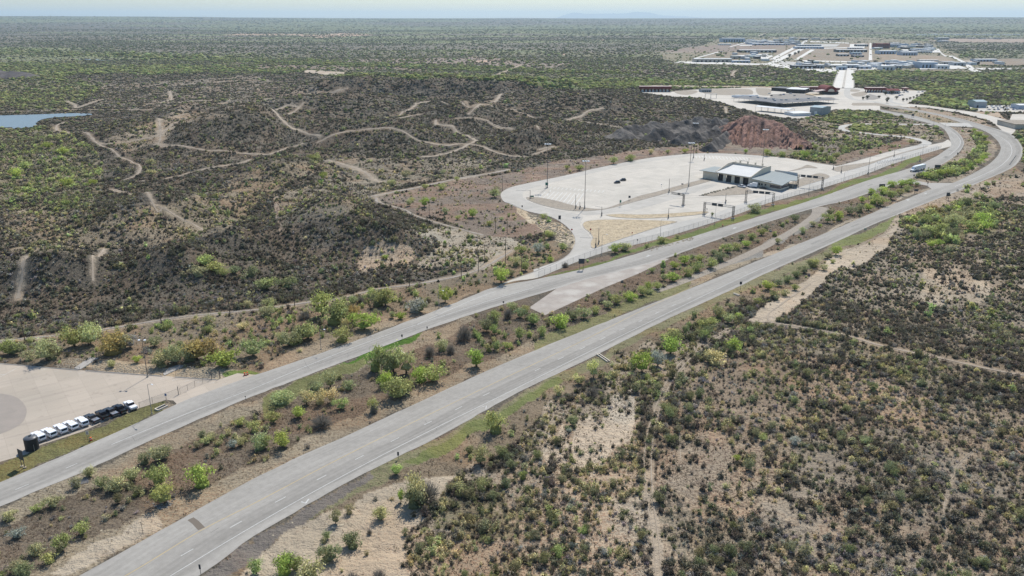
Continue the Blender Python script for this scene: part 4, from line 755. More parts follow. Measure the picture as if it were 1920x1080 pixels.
# --- the nearest bushes of each kind stand as plants of their own, the rest of the ring as one mass
parts=[]
def ring(r0,r1,sp,variants,mul,seed,tufts=False,hero=False,am=39):
    rs=np.random.RandomState(seed);x,y=candidates(r0,r1,sp,rs,am)
    ok=free(x,y,.5 if tufts else .9,False);x=x[ok];y=y[ok]
    x,y,z,k,s=species(x,y,rs,tufts)
    if hero: ok=clear_of_heroes(x,y);x,y,z,k,s=x[ok],y[ok],z[ok],k[ok],s[ok]
    r,h,c=attrs(s,k,rs,mul,np.where(s==4,1.,.68+.5*sstep(fbm(x/7.,y/7.,101,3),.36,.62)))
    return dict(x=x,y=y,z=z,k=k,s=s,r=r,h=h,c=c,V=variants,seed=seed)
def mass(name,label,rings):
    Vs=[];Ts=[];Ks=[];off=0
    for q in rings:
        if not len(q['x']): continue
        v,t,c=scatter_mass(np.c_[q['x'],q['y'],q['z']],q['r'],q['h'],q['c'],q['V'],q['seed']+1)
        Vs.append(v);Ts.append(t+off);Ks.append(c);off+=len(v)
    me=npmesh(name,np.vstack(Vs),np.vstack(Ts),np.vstack(Ks),mats=(M['leafmass'],))
    o=link(name,me);tag(o,label,'brush',kind='stuff')
    print(name,'bushes',sum(len(q['x']) for q in rings),'tris',sum(map(len,Ts)))
A=ring(120,330,1.16,NEARV,1.,21,hero=True)
# choose the individuals
u_,v_=proj(A['x'],A['y'],A['z']);vis=(u_>-10)&(u_<1930)&(v_<1095)
kcls=A['s'].copy();kcls[kcls==5]=3
take=np.zeros(len(kcls),bool);NEARM=[npmesh('bush',v,f,sh[:,None]*np.ones(3),mats=(M['leaf'],)) for v,f,sh in NEARV]
LIM={0:300,1:290,2:290,3:110}
for kk,lim in LIM.items():
    idx=np.where((kcls==kk)&vis)[0];sz=A['r'][idx]/np.hypot(A['x'][idx],np.hypot(A['y'][idx],109))
    idx=idx[np.argsort(-sz)][:lim];take[idx]=True
for i in np.where(take)[0]:
    s=int(A['s'][i]);nm,word,cat,colw=KIND[s];zq=ALLZ[A['k'][i]];pl=zq['place'] or 'in the open brush around the highways'
    r_=float(A['r'][i]);mid=(SPR[s,0]+SPR[s,1])/2*zq['s'];size='broad' if r_>mid else 'small'
    lab=f"{size} {colw} {word} {pl}"
    if s in(3,5):
        t=thing(nm,(float(A['x'][i]),float(A['y'][i]),float(A['z'][i])-.05),float(rs.uniform(0,6.28)),lab,cat,f"{word} plants {pl}")
        o=link('crown',CRM[i%9],parent=t);o.scale=(r_,r_*.95,float(A['h'][i]));o.color=(*[float(q) for q in A['c'][i]],1);o=link('trunk',TKM[i%9],parent=t);o.scale=(r_*.9,r_*.9,float(A['h'][i]));continue
    o=link(nm,NEARM[i%8],loc=(float(A['x'][i]),float(A['y'][i]),float(A['z'][i])-.05),rz=float(rs.uniform(0,6.28)))
    o.scale=(r_,r_*.95,float(A['h'][i]));o.color=(*[float(q) for q in A['c'][i]],1)
    tag(o,lab,cat,f"{word} plants {pl}")
for q in ('x','y','z','k','s','r','h','c'): A[q]=A[q][~take]
B1=ring(330,560,1.45,MIDV,.98,22,hero=True,am=37);B2=ring(560,900,2.,MIDV,1.15,23,hero=True,am=37)
C1=ring(900,1500,3.,FARV,1.5,24,am=36);C2=ring(1500,2500,5.6,FARV,2.,25,am=35.5);D1=ring(2500,5000,13,FARV,3.2,26,am=35);D2=ring(5000,9000,30,FARV,5.5,27,am=34.5);D3=ring(9000,19000,80,FARV,13,28,am=34.5)
B2['h']*=.8;B1['h']*=.9
for q in (C1,C2): q['h']*=.6
for q in (D1,D2): q['h']*=.6
D3['h']*=.3;D2['h']*=.8
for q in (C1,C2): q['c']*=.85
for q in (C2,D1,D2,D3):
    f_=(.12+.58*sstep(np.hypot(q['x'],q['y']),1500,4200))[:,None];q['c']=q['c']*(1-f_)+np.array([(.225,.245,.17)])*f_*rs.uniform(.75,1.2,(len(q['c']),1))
T1=ring(120,330,.62,TUFTV,1.,31,True);T2=ring(330,620,1.15,TUFTV,1.6,32,True,am=37);T3=ring(620,1100,2.6,TUFTV,2.4,33,True,am=36)
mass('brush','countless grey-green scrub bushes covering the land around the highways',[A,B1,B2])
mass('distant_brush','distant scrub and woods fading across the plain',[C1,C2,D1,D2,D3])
mass('weeds','dry brown weed tufts on verges, banks and clearings',[T1,T2,T3])
# small pale litter stones on bare ground
# ================================================================ PAVEMENT
sheet('parking_lot',DEPOT,.03,M['depot'],label='pale concrete yard with the pickup row',cat='parking lot',sm=0)
sheet('truck_lot',LOT,.03,M['lot'],label='large pale concrete truck inspection lot',cat='parking lot',sm=4)
sheet('port_ground',PORT,.03,M['port'],label='pale concrete grounds of the border port',cat='pavement')
sheet('dark_pad',[(-120,720),(0,738),(28,744),(42,754),(50,768),(47,784),(36,797),(0,814),(-120,850)],.05,M['pad'],sm=4)
sheet('old_road',OLDROAD,.04,M['oldroad'],label='grey remnant of an old road in the median',cat='road',sm=3)
ribbon('highway',AL,AR,.05,M['roadA'],label='main four-lane highway curving to the border port',cat='road')
ribbon('carriageway',BL,BR,.055,M['roadB'],label='upper carriageway of the highway',cat='road')
sheet('old_pavement',STUB,.045,M['stub'],label='brownish stub of abandoned pavement in the median',cat='pavement')
sheet('crossover_road',CONN,.06,M['roadB'],label='short crossover between the two carriageways',cat='road')
sheet('crossover_road',CONN2,.065,M['service'],label='far crossover in the road bend',cat='road')
sheet('side_road',SIDE,.04,M['port'],label='pale side road to the eastern customs yards',cat='road')
sheet('vehicle_yard',CARLOT,.045,M['port'],label='far yard full of parked vehicles',cat='parking lot')
sheet('vehicle_yard',EASTLOT,.045,M['port'],label='pale empty yard at the right edge beyond the bend',cat='parking lot')
mb=MB();strip(mb,smooth_line(W3(LOOP),8),8.,.035);tag(mb.build('loop_road',M['service']),'narrow concrete loop road inside the bend','road',kind='structure')
# service lane: smoother, bluer concrete along the fence
ribbon('service_road',[(1000,506),(1050,488),(1105,468),(1185,442),(1272,417),(1330,403),(1398,379),(1450,363),(1500,350),(1570,328),(1640,304),(1700,286),(1757,272)],[(1004,521),(1050,503.5),(1090,487.5),(1145,469.5),(1235,447.5),(1335,417.5),(1385,400.5),(1440,380.5),(1490,366.5),(1550,349.5),(1625,325.5),(1675,306.5),(1764,278.5)],.05,M['service'],label='service lane running along the chain-link fence',cat='road')
ribbon('drive_lane',[(1440,293.6),(1310,288.3),(1185,302.6),(1060,329.6),(997,342.6),(951,355),(941,367),(947,378),(985,394.6),(1030,405.6),(1055,418.6),(1072,435.6),(1078.5,450),(1073.5,467),(1060,481.5),(1024,500.5)],
 [(1440,296.5),(1310,292),(1190,307.5),(1085,331),(1025,345),(986,357),(980,367),(990,377),(1020,388),(1060,397),(1092,405),(1088,422),(1103,438),(1109,452),(1107,466),(1085,482),(1062,494)],.036,M['lane'],label='greyer worn drive lane round the outside of the truck lot',cat='lane')
sheet('drive_lane',[(1085,397),(1135,393.5),(1187,380.5),(1268,358.5),(1320,346),(1345,347),(1270,371),(1200,392),(1150,399),(1100,404)],.038,M['lane'],label='grey worn lane below the grey strip',cat='lane',sm=3)
# planted and bare islands with kerbs
def island(name,px,m,label,sm=3,z=.03):
    pts=[Vector((*G(*p),0)) for p in px]
    if sm: pts=smooth_line([*pts,pts[0]],sm)[:-1]
    ar=sum(a.x*b.y-b.x*a.y for a,b in zip(pts,pts[1:]+pts[:1]))
    if ar<0: pts=pts[::-1]
    n=len(pts);inn=[]
    for i in range(n):
        d=(pts[(i+1)%n]-pts[i-1]);d.z=0;d.normalize();inn.append(pts[i]+Vector((-d.y,d.x,0))*.25)
    t=tag(sheet(name,inn,z+.13,m,world=True,kind='structure'),label,'island')
    v=[(p.x,p.y,z-.05) for p in pts]+[(p.x,p.y,z+.15) for p in pts]+[(p.x,p.y,z+.15) for p in inn]+[(p.x,p.y,z+.1) for p in inn]
    f=[]
    for i in range(n):
        j=(i+1)%n;f+=[(i,j,n+j,n+i),(n+i,n+j,2*n+j,2*n+i),(2*n+i,2*n+j,3*n+j,3*n+i)]
    mb=MB().add(v,f);mb.build('kerb',M['kerb'],t)
    ISL.append(np.array([(p.x,p.y) for p in pts]))
island('traffic_island',[(986,370),(1010,370.5),(1045,377),(1080,386.5),(1120,392),(1142,389),(1172,377.5),(1200,367),(1230,360),(1262,351),(1315,337),(1338,333),(1340,337),(1268,357.5),(1187,379.5),(1135,392.5),(1085,396),(1047,392),(1010,383),(990,375)],M['bed'],'bare grey bed shaped like a bent strip at the left end of the lot')
island('traffic_island',[(1092,421),(1100,415),(1135,412),(1200,412.5),(1260,415),(1268,417),(1240,424.5),(1185,442),(1140,457),(1112,466),(1107,455),(1111,446),(1105,436),(1095,428)],M['straw'],'straw-coloured triangular island at the lot entrance')
island('traffic_island',[(1135,403),(1160,401.5),(1190,402.5),(1240,401.5),(1315,396.5),(1328,399),(1300,404),(1250,408),(1197,410),(1150,407)],M['straw'],'narrow straw-coloured island below the inspection lanes')
island('traffic_island',[(1310,367),(1385,350),(1400,352),(1419,362),(1395,365),(1335,368)],M['bed'],'bare bed with boulders before the inspection building',0)
island('traffic_island',[(1473,353),(1476,345),(1495,337),(1530,326),(1545,326),(1556,331),(1545,337),(1500,350),(1480,356)],M['bed'],'grey gravel bed east of the inspection building')
island('traffic_island',[(1473,322.5),(1500,315),(1512,309.5),(1522,311),(1533,315.5),(1512,315),(1500,318)],M['bed'],'small fan-shaped bed behind the inspection building')
island('traffic_island',[(1559,318),(1575,311.5),(1631,304),(1662,294.5),(1725,277),(1738,275.5),(1675,292.5),(1625,310.5),(1578,322)],M['bed'],'long thin strip between the two service lanes')
# kerbs of the lots
def kerbline(px,label,w=.3,h=.16,sm=4):
    pts=smooth_line(W3(px),sm) if sm else W3(px);mb=MB();n=len(pts);v=[]
    for i,p in enumerate(pts):
        d=pts[min(i+1,n-1)]-pts[max(i-1,0)];d.normalize();s=Vector((-d.y,d.x,0))*w/2
        v+=[(*(p+s)[:2],0),(*(p+s)[:2],h),(*(p-s)[:2],h),(*(p-s)[:2],0)]
    f=[]
    for i in range(n-1):
        a=4*i
        for j in range(3): f.append((a+j,a+j+4,a+j+5,a+j+1))
    mb.add(v,f);tag(mb.build('kerb',M['kerb']),label,'kerb',kind='structure')
kerbline(LOT[17:56],'concrete kerb round the truck lot')
kerbline([(-60,674),(0,682),(80,689),(147,694)],'kerb at the back of the pickup yard, west piece',sm=0)
kerbline([(160,695),(240,701),(305,705.5)],'kerb at the back of the pickup yard, middle piece',sm=0)
kerbline([(328,707),(370,710),(405,712)],'kerb at the back of the pickup yard, east piece',sm=0)
for i,(a,l) in enumerate([([(150,694),(185,672),(168,671),(139,691)],'west'),([(308,705),(348,686),(334,685),(316,691),(306,701)],'east')]):
    sheet('drainage_flume',a,.20,M['kerb'],label=f'{l} concrete flume running up the bank behind the pickup yard',cat='flume',th=.2)
# ---------------------------------------------------------------- road paint
mb=MB()
def paint(name,lines,m,w,z,label):
    mb=MB()
    for l in lines: strip(mb,smooth_line(W3(l),6) if len(l)>2 else W3(l),w,z)
    return tag(mb.build(name,m),label,'marking',kind='structure')
paint('edge_line',[[(100,1148),(237.5,1078.7),(375,996),(480,942.3),(607,875.5),(735,811.3),(960,702.5),(1100,635.5),(1210,579.5),(1330,523)]],M['yellow'],.22,.062,'yellow line of the main highway')
paint('edge_line',[[(190,1160),(320,1080),(480,983.6),(640,894),(802,810),(960,732.3),(1120,652),(1282,572.5),(1400,516),(1460,490)]],M['white'],.16,.062,'white shoulder line of the main highway')
mb=MB();a=Vector((*G(351,1036),0));b=Vector((*G(1292.5,558.8),0));pts=[(260,1090),(351,1036),(442.5,983.5),(526,937),(603,895.5),(674,858),(740.5,824.5),(802.5,793.5),(860,765.5),(911.7,739.5),(1008,693.3),(1051.5,672),(1092.5,653),(1130.5,634.7),(1166.5,617.5),(1200.7,602),(1232.7,586.3),(1263,572.5),(1292.5,558.8)]
for (u1,v1),(u2,v2) in zip(pts,pts[1:]+[(1320,546)]):
    p=Vector((*G(u1,v1),0));q=Vector((*G(u2,v2),0));d=(q-p).normalized();strip(mb,[p-d*1.5,p+d*1.5],.17,.062)
tag(mb.build('lane_line',M['white']),'broken white lane line of the main highway','marking',kind='structure')
paint('edge_line',[[(0,0),(1,1)]] and [[(209,834),(345,778),(480,726.5),(580,684.5),(680,645),(780,609.5),(860,583),(930,560),(1000,540)],[(780,609.5),(850,578),(900,557),(930,547)]],M['white'],.17,.068,'solid white line of the upper carriageway')
paint('lane_line',[[(-40,945),(-15,935)],[(29,918.5),(54,908)],[(123,878.5),(145,869)]],M['white'],.16,.069,'broken white line of the upper carriageway')
paint('edge_line',[[(1690,219.5),(1745,235),(1785,248),(1800,262),(1797,276),(1780,291)],[(1640,205),(1767,222),(1850,247),(1887,264),(1897,285),(1880,308),(1845,327),(1790,350)]],M['faint'],.3,.07,'faint white lines in the road bend')
def arrow(u,v,u2,v2,label,m='white',s=1.,straight=False):
    p=Vector((*G(u,v),0));q=Vector((*G(u2,v2),0));d=(q-p).normalized();n=Vector((-d.y,d.x,0));mb=MB();z=.068
    def W_(a,b): c=p+d*a*s+n*b*s;return (c.x,c.y,z)
    mb.add([W_(-1.8,-.15),W_(.4,-.15),W_(.4,.15),W_(-1.8,.15)],[(0,1,2,3)]);mb.add([W_(.4,-.6),W_(1.9,0),W_(.4,.6)],[(0,1,2)])
    if not straight: mb.add([W_(-1.2,-.15),W_(-.6,-.15),W_(-.6,-1.3),W_(-1.2,-1.3)],[(3,2,1,0)])
    tag(mb.build('lane_arrow',M[m]),label,'marking',kind='structure')
arrow(1216,480,1190,489,'white arrow on the upper carriageway near the fence corner');arrow(1378,428,1350,437,'white arrow on the upper carriageway below the gantry')
arrow(1736,363,1722,369,'white arrow on the main highway near the crossover','white',1.2);arrow(1703,375,1690,380,'white arrow on the main highway south of the crossover','white',1.2)
mb=MB();strip(mb,W3([(565,941),(573,944),(579,936)]),.35,.066);tag(mb.build('survey_mark',M['white']),'white chevron survey mark on the highway shoulder','marking',kind='structure')
mb=MB();strip(mb,W3([(905,763),(912,761),(911,767)]),.25,.066);tag(mb.build('survey_mark',M['faint']),'small faint curved mark on the highway shoulder','marking',kind='structure')
mb=MB();strip(mb,W3([(357,973),(366,980),(378,992)]),1.6,.059,.15);tag(mb.build('oil_stain',mat('oil_stain',(.15,.125,.1))),'long brown patch across the wide left lane','stain',kind='structure')
paint('parking_lines',[[(1026,367+0),(1033,356)] ]+[[(1010+7.6*i+0,370+1.7*i),(1024+7.8*i,359+.4*i)] for i in range(10)]+[[(1030+7.6*i,354+.55*i),(1034+7.6*i,350.5+.5*i)] for i in range(14)],M['white'],.42,.045,'white truck parking stripes at the left end of the lot')
paint('parking_lines',[[(1304+6.3*i,291.5+.25*i),(1306+6.6*i,296.5+.35*i)] for i in range(16)],M['white'],.55,.045,'white truck parking stripes along the back of the lot')
paint('parking_lines',[[(54+23.6*i,692+2.15*i),(64+23.6*i,690+2.15*i)] for i in range(5)]+[[(182+23.4*i,702+1.9*i),(190+23.6*i,700+1.9*i)] for i in range(11)]+[[(-30,720),(0,707),(38,687)],[(-20,700),(10,703)]],M['white'],.14,.045,'worn white bay lines at the back of the pickup yard')
paint('parking_lines',[[(1660+9*i,293-2.6*i),(1664+9*i,291-2.6*i)] for i in range(0)]+[[(1640+5*i,308-1.3*i),(1643+5*i,304-1.3*i)] for i in range(10)],M['white'],.3,.056,'white stripes across the service lane')
# crack sealing / drains on the long lot
mb=MB()
for l in ([(1200,370),(1300,366.5),(1420,362)],[(1262,373),(1330,370),(1400,368)],[(1280,384),(1340,381),(1440,376)],[(1139,355),(1153,358)]): strip(mb,smooth_line(W3(l),4),.45,.042)
tag(mb.build('trench_drain',M['ashen']),'dark trench drains crossing the inspection lanes','drain',kind='structure')
rq=np.random.RandomState(41);M['seal']=noisy('crack_seal',(.13,.125,.115),(.17,.16,.15),1.);M['patch']=noisy('asphalt_patch',(.22,.21,.19),(.25,.24,.22),.8);mb=MB();mp_=MB()
for Lp,Rp,n_ in ((AL,AR,60),(BL,BR,70)):
    la,_=resample(smooth_line(W3(Lp)),240);lb,_=resample(smooth_line(W3(Rp)),240)
    for i in range(n_):
        j=rq.randint(6,190);q0,q1=sorted(rq.uniform(.05,.95,2));k=rq.choice([0,0,1])
        if k==0: p0=lb[j].lerp(la[j],q0);p1=lb[j+rq.randint(0,2)].lerp(la[j+rq.randint(0,2)],q1);m_=p0.lerp(p1,.5)+Vector((rq.uniform(-.4,.4),rq.uniform(-.4,.4),0));strip(mb,[p0,m_,p1],.09,.0585)
        else: strip(mb,[lb[j+t].lerp(la[j+t],q0+rq.uniform(-.012,.012)) for t in range(0,5)],.09,.0585)
    for i in range(7):
        j=rq.randint(10,180);q0=rq.choice([.3,.45,.6,.15]);strip(mp_,[lb[j+t].lerp(la[j+t],q0) for t in range(0,rq.randint(2,4))],rq.uniform(1.2,2.8),.0575)
tag(mb.build('crack_sealing',M['seal']),'thin dark sealed cracks across both carriageways','marking',kind='structure');tag(mp_.build('road_patches',M['patch']),'darker repair patches in both carriageways','marking',kind='structure')
# ---------------------------------------------------------------- dirt tracks
tk=[(TRAILS,M['dirt'],'pale dirt trail winding through the dark brush'),(GRAVELS,M['dirt2'],'grey gravel track below the utility poles'),(SAND,M['dirt'],'sandy track east of the highway')]
for lst,m,lab in tk:
    for px,w in lst:
        w=wide(px,w)
        pts=smooth_line([P(*p) for p in px],10);pts,L=resample(pts,max(6,int(sum((b-a).length for a,b in zip(pts,pts[1:]))/2.2)))
        mb=MB();n=len(pts)
        nz=[vnoise(p.x/5,p.y/5,3) for p in pts]
        strip(mb,pts,lambda t:w*(.13+.33*float(nz[min(int(t*(n-1)),n-1)])),.10,.3,True)
        tag(mb.build('dirt_track',m),lab,'track',kind='structure')
# ---------------------------------------------------------------- pond, river glimpse
sheet('pond',POND,.45,M['water'],label='blue pond at the left edge',cat='pond',sm=3)
sheet('river',[(142,110.8),(165,111.2),(190,112.6),(212,114.3),(180,113.2)],.6,M['water'],label='narrow glimpse of river among the far trees',cat='river',sm=3)
# spoil heaps
def heap(name,cells,f,cA,cB,label,res=1.1,m=None):
    x0,x1,y0,y1=cells;nx=int((x1-x0)/res);ny=int((y1-y0)/res);xs=np.linspace(x0,x1,nx);ys=np.linspace(y0,y1,ny);X,Y=np.meshgrid(xs,ys);X=X.ravel();Y=Y.ravel()
    Zh,K=f(X,Y);idx=np.arange(nx*ny).reshape(ny,nx);Q=np.stack([idx[:-1,:-1],idx[:-1,1:],idx[1:,1:],idx[1:,:-1]],-1).reshape(-1,4)
    keep=(Zh[Q].max(1)>-.5);Q=Q[keep]
    col=cA*(1-K)+cB*K
    me=npmesh(name,np.c_[X,Y,Zh],Q,col,smooth=True);m=bpy.data.materials.new(name);m.use_nodes=True;b=m.node_tree.nodes['Principled BSDF'];b.inputs['Roughness'].default_value=.95;b.inputs['Specular IOR Level'].default_value=.1
    a=nd(m,'ShaderNodeAttribute',attribute_name='Col');tc=nd(m,'ShaderNodeTexCoord');n=nd(m,'ShaderNodeTexNoise',Scale=.5,Detail=6.);lk(m,tc.outputs['Object'],n.inputs['Vector'])
    r=nd(m,'ShaderNodeMapRange');lk(m,n.outputs['Fac'],r.inputs[0]);r.inputs[1].default_value=.3;r.inputs[2].default_value=.7;r.inputs[3].default_value=.75;r.inputs[4].default_value=1.25
    sc=nd(m,'ShaderNodeVectorMath',operation='SCALE');lk(m,a.outputs['Color'],sc.inputs[0]);lk(m,r.outputs[0],sc.inputs['Scale']);lk(m,sc.outputs[0],b.inputs['Base Color'])
    bp=nd(m,'ShaderNodeBump',Strength=1.,Distance=.8);lk(m,n.outputs['Fac'],bp.inputs['Height']);lk(m,bp.outputs[0],b.inputs['Normal'])
    me.materials.append(m);return tag(link(name,me),label,'mound',kind='structure')
pk=G(1412,222,17.);px_,py_=pk
RA=np.array(G(1396,222,17.));RB=np.array(G(1458,236,11.))
def redf(X,Y):
    bx0,by0=G(1345,262);bx1,by1=G(1535,272)
    rx=np.where(X<px_,px_-bx0,bx1-px_);ry=np.where(Y<py_,py_-G(1410,293)[1],70.)
    ab=RB-RA;tt=np.clip(((X-RA[0])*ab[0]+(Y-RA[1])*ab[1])/(ab@ab),0,1);cx=RA[0]+tt*ab[0];cy=RA[1]+tt*ab[1]
    rx=np.where(X<cx,RA[0]-bx0,bx1-RB[0]);ry=np.where(Y<cy,cy-G(1410,293)[1],60.)
    ang=np.arctan2((Y-cy)/ry,(X-cx)/rx)+tt*1.6;q=np.hypot((X-cx)/rx,(Y-cy)/ry)
    q=q+(fbm(np.cos(ang)*2.2+5,np.sin(ang)*2.2+5,201,3)-.5)*.22
    g=1-np.abs(2*fbm(np.cos(ang)*11+30,np.sin(ang)*11+30+q*.8,210,3)-1)*2.
    g2=vnoise(np.cos(ang)*26+60,np.sin(ang)*26+60+q,215)
    z=(21.5-6*tt)*np.clip(1-q,0,1)**.8; z=z-sstep(q,.05,.3)*(1-sstep(q,.9,1.1))*((1-g)*4.8+g2*3.)
    z=z+(fbm(X/6,Y/6,220,4)-.5)*5*(q<1.05)
    z=np.where(q>1.08,-2,z-.6)
    k=(.5*sstep(fbm(X/18,Y/18,225,3),.45,.6)+.5*(1-g))[:,None]
    return z,np.clip(k,0,1)
heap('red_mound',(px_-75,px_+95,py_-85,py_+75),redf,np.array([.26,.155,.125]),np.array([.125,.085,.073]),'rust-red eroded spoil mound behind the truck lot')
def greyf(X,Y):
    z=np.full(X.shape,-2.);K=np.zeros(X.shape)
    for l,w,h in [([(1165,259),(1220,246),(1300,238),(1345,235)],19,6.0),([(1225,262),(1290,252),(1340,245),(1370,240)],15,7.),([(1275,270),(1320,262),(1360,252)],12,6.),([(1330,283),(1345,272),(1365,262)],9,5.)]:
        ln=np.array([G(*p) for p in l]);d=dseg(X,Y,ln,False,w*1.3);t=np.clip(1-d/w,0,1)
        along=fbm(X/13,Y/13,230,3);e=1.5*h*t**1.1*(.5+1.*along)+(fbm(X/5,Y/9,233,3)-.5)*4.5*(t>0)-.7
        z=np.where(t>0,np.maximum(z,e),z)
    return z,sstep(fbm(X/12,Y/12,240,3),.42,.6)[:,None]
g0=G(1160,290);g1=G(1380,225)
heap('slate_spoil_ridge',(G(1160,262)[0]-20,px_-10,G(1300,290)[1],G(1300,232)[1]+20),greyf,np.array([.07,.065,.062]),np.array([.16,.145,.13]),'dark slate-grey spoil ridges left of the red mound')
# dark gully hill at the far left edge
def lf(X,Y):
    cx,cy=G(0,147);q=np.hypot((X-cx+20)/75,(Y-cy-30)/60);g=vnoise(X/5,Y/25,250)
    z=17*np.clip(1-q,0,1)**.6*(1-.35*g);return np.where(q>1.02,-2,z-.4),g[:,None]
cx,cy=G(0,147);heap('dark_hill',(cx-110,cx+70,cy-50,cy+110),lf,np.array([.07,.066,.07]),np.array([.13,.115,.11]),'dark gullied hillock at the left edge of the valley',2.)
# far mountains
def mountains():
    mb=MB();y0=60500.;xs=np.linspace(-1500,18000,90);v=[];f=[]
    for i,x in enumerate(xs):
        u=960+F*x/y0;e=sstep(np.array(u),1030,1075)*(1-sstep(np.array(u),1170,1330));h=90+float(e)*400*(.75+.5*float(vnoise(np.array(x/900.),np.array(0.),7)))
        v+=[(x,y0-1500,-1),(x,y0,h),(x,y0+1500,-1)]
    for i in range(len(xs)-1): f+=[(3*i,3*i+3,3*i+4,3*i+1),(3*i+1,3*i+4,3*i+5,3*i+2)]
    mb.add(v,f);tag(mb.build('mountains',mat('mountain_rock',(.14,.13,.13))),'faint mountain range on the horizon','mountains',kind='structure')
mountains()
# ---------------------------------------------------------------- ground of the border port: lawns, bare earth, asphalt
for px,m,l in [([(1322,168),(1345,166.5),(1395,166.5),(1409,169),(1412,174),(1405,178),(1360,178.5),(1330,177),(1318,174),(1316,170)],'bed','bare brown oval inside the port drive'),
 ([(1417,165),(1442,166),(1446,171),(1442,179),(1424,178),(1418,172)],'bed','bare brown plot beside the port office'),
 ([(1446,177),(1475,175.5),(1512,177),(1528,180),(1534,186),(1500,187),(1448,186)],'ashen','grey asphalt staff parking in the port'),
 ([(1510,175),(1540,176),(1545,178),(1530,179.5),(1512,178)],'straw','strip of lawn before the maroon canopy'),
 ([(1540,183),(1560,182),(1566,187),(1548,189)],'bed','bare triangle below the vaulted hall'),
 ([(1585,166.5),(1612,168.5),(1608,172),(1590,171)],'bed','low dry island at the bridge end'),
 ([(1595,176),(1622,171),(1626,176),(1615,181),(1600,180)],'bed','dry curved island east of the bridge'),
 ([(1262,170),(1300,169),(1308,173),(1290,178),(1270,176)],'bed','bare ground right of the lone western canopy'),
 ([(1598,193),(1640,193),(1690,199),(1680,201),(1640,198),(1600,198)],'bed','dry verge along the port approach'),
 ([(1630,176),(1650,182),(1640,187),(1622,185)],'ashen','dark planted crescent before the eastern canopy')]:
    sheet('planted_plot' if m=='straw' else 'bare_plot',px,.055,M[m],label=l,cat='ground',sm=3)
for l,w_,lb in [([(1590,166),(1588,176),(1600,186),(1640,191),(1680,199)],9,'approach road from the bridge'),([(1600,166),(1625,169.5),(1680,171)],8,'road to the eastern canopy'),([(1672,184),(1668,190),(1690,196)],8,'exit road from the eastern port yard')]:
    mb=MB();strip(mb,smooth_line(W3(l),8),w_,.07);tag(mb.build('port_road',M['service']),lb,'road',kind='structure')
# ================================================================ BUILDINGS
def frame_dir(p,q): return math.atan2(q[1]-p[1],q[0]-p[0])
def inspection_building():
    a=Vector((*G(1317.5,334),0));ang=math.radians(-45.6)
    t=thing('inspection_building',a+Vector((0,0,.03)),ang,'cream truck inspection building with four bay doors and a white roof','building')
    L=53.;D=26.
    def b(n,m,*boxes):
        mb=MB()
        for q in boxes: mb.box(*q)
        return mb.build(n,m,t)
    # front wall pieces between the four doors
    x=[0,11.2];doors=[(12.2+6.6*i,16.4+6.6*i) for i in range(4)]
    wl=[(0,12.2,0,.35,0,5.4)]
    for i in range(4):
        x1=doors[i+1][0] if i<3 else 38.6
        wl+=[(doors[i][0],doors[i][1],0.003,.35,4.9,5.75),(doors[i][1],x1,0,.35,0,5.75)]
    w=b('front_wall',M['stucco'],*wl,(38.6,L,0,.35,0,5.2))
    for d0,d1 in doors: b('bay_door',M['dark'],(d0,d1,.9,1.1,0,4.9))
    b('side_wall',M['stucco'],(0,.35,.35,17,0,5.),(L-.35,L,.35,20,0,4.9));b('rear_wall',M['stucco'],(0,L-.35,D,D+.35,0,5.1))
    b('inner_wall',M['stucco'],(12,38,17,17.3,0,5.5))
    # high block: sloping white roof between two raking parapets and a tall rear parapet
    MB().prism([(-1.6,5.75),(-1.6,6.1),(21,9.0),(21,8.6)],11.4,38.2,'x').build('bay_roof',M['roofwhite'],t)
    for x0 in (10.8,38.2):
        MB().prism([(-1.2,5.2),(-1.2,6.4),(1.0,6.9),(14.5,10.6),(25.2,10.6),(25.2,5.2)],x0,x0+.55,'x').build('parapet_wall',M['stucco'],t)
    b('parapet_wall',M['stucco'],(11.35,38.2,21.,21.4,6.,10.58))
    MB().prism([(21.4,9.),(21.4,9.9),(25.2,9.9),(25.2,9.)],11.4,38.2,'x').build('rear_roof',M['roofwhite'],t)
    for i,xx in enumerate((15.5,21.5,27.5,33.)): b('roof_vent',M['stucco'],(xx,xx+.9,22.2,23.2,9.9,12.0))
    MB().tube((16,22.7,12),(21.9,22.7,12),.12).build('roof_pipe',M['galv'],t)
    # west lean-to, east office wing
    MB().prism([(-1.2,5.35),(-1.2,5.6),(18.5,5.9),(18.5,5.6)],-2.6,10.8,'x').build('west_roof',M['roofgrey'],t)
    MB().add([(38.75,-1.6,5.25),(54.6,-2.4,4.5),(63.2,-4.0,4.2),(60.6,12.5,5.0),(64,15,5.),(57,30,5.8),(38.75,26,7.0),
              (38.75,-1.6,4.95),(54.6,-2.4,4.2),(63.2,-4.0,3.9),(60.6,12.5,4.7),(64,15,4.7),(57,30,5.5),(38.75,26,6.7)],
      [(0,1,2,3,4,5,6),(13,12,11,10,9,8,7)]+[(i,7+i,7+(i+1)%7,(i+1)%7) for i in range(7)]).build('office_roof',M['roofgrey'],t)
    b('fascia_wall',M['roofwhite'],(40,57,28.6,28.9,5.3,7.6))
    b('office',M['stucco'],(53.,60.5,-1.5,11,0,1.2),(53.,60.5,-1.5,11,3.2,4.1),(53.4,60.1,-1.1,10.6,1.2,1.22))
    b('window_band',M['glass'],(53.2,60.3,-1.3,10.8,1.2,3.2))
    for xx in (44.,46.,48.5): b('window',M['glass'],(xx,xx+1.1,-.06,.0,1.4,2.7))
    b('door',M['dark'],(41.5,42.6,-.06,0,0,2.2))
    for xx,yy in ((62,13.5),(56.5,28.)): MB().tube((xx,yy,0),(xx,yy,5),.15).build('column',M['stucco'],t)
inspection_building()
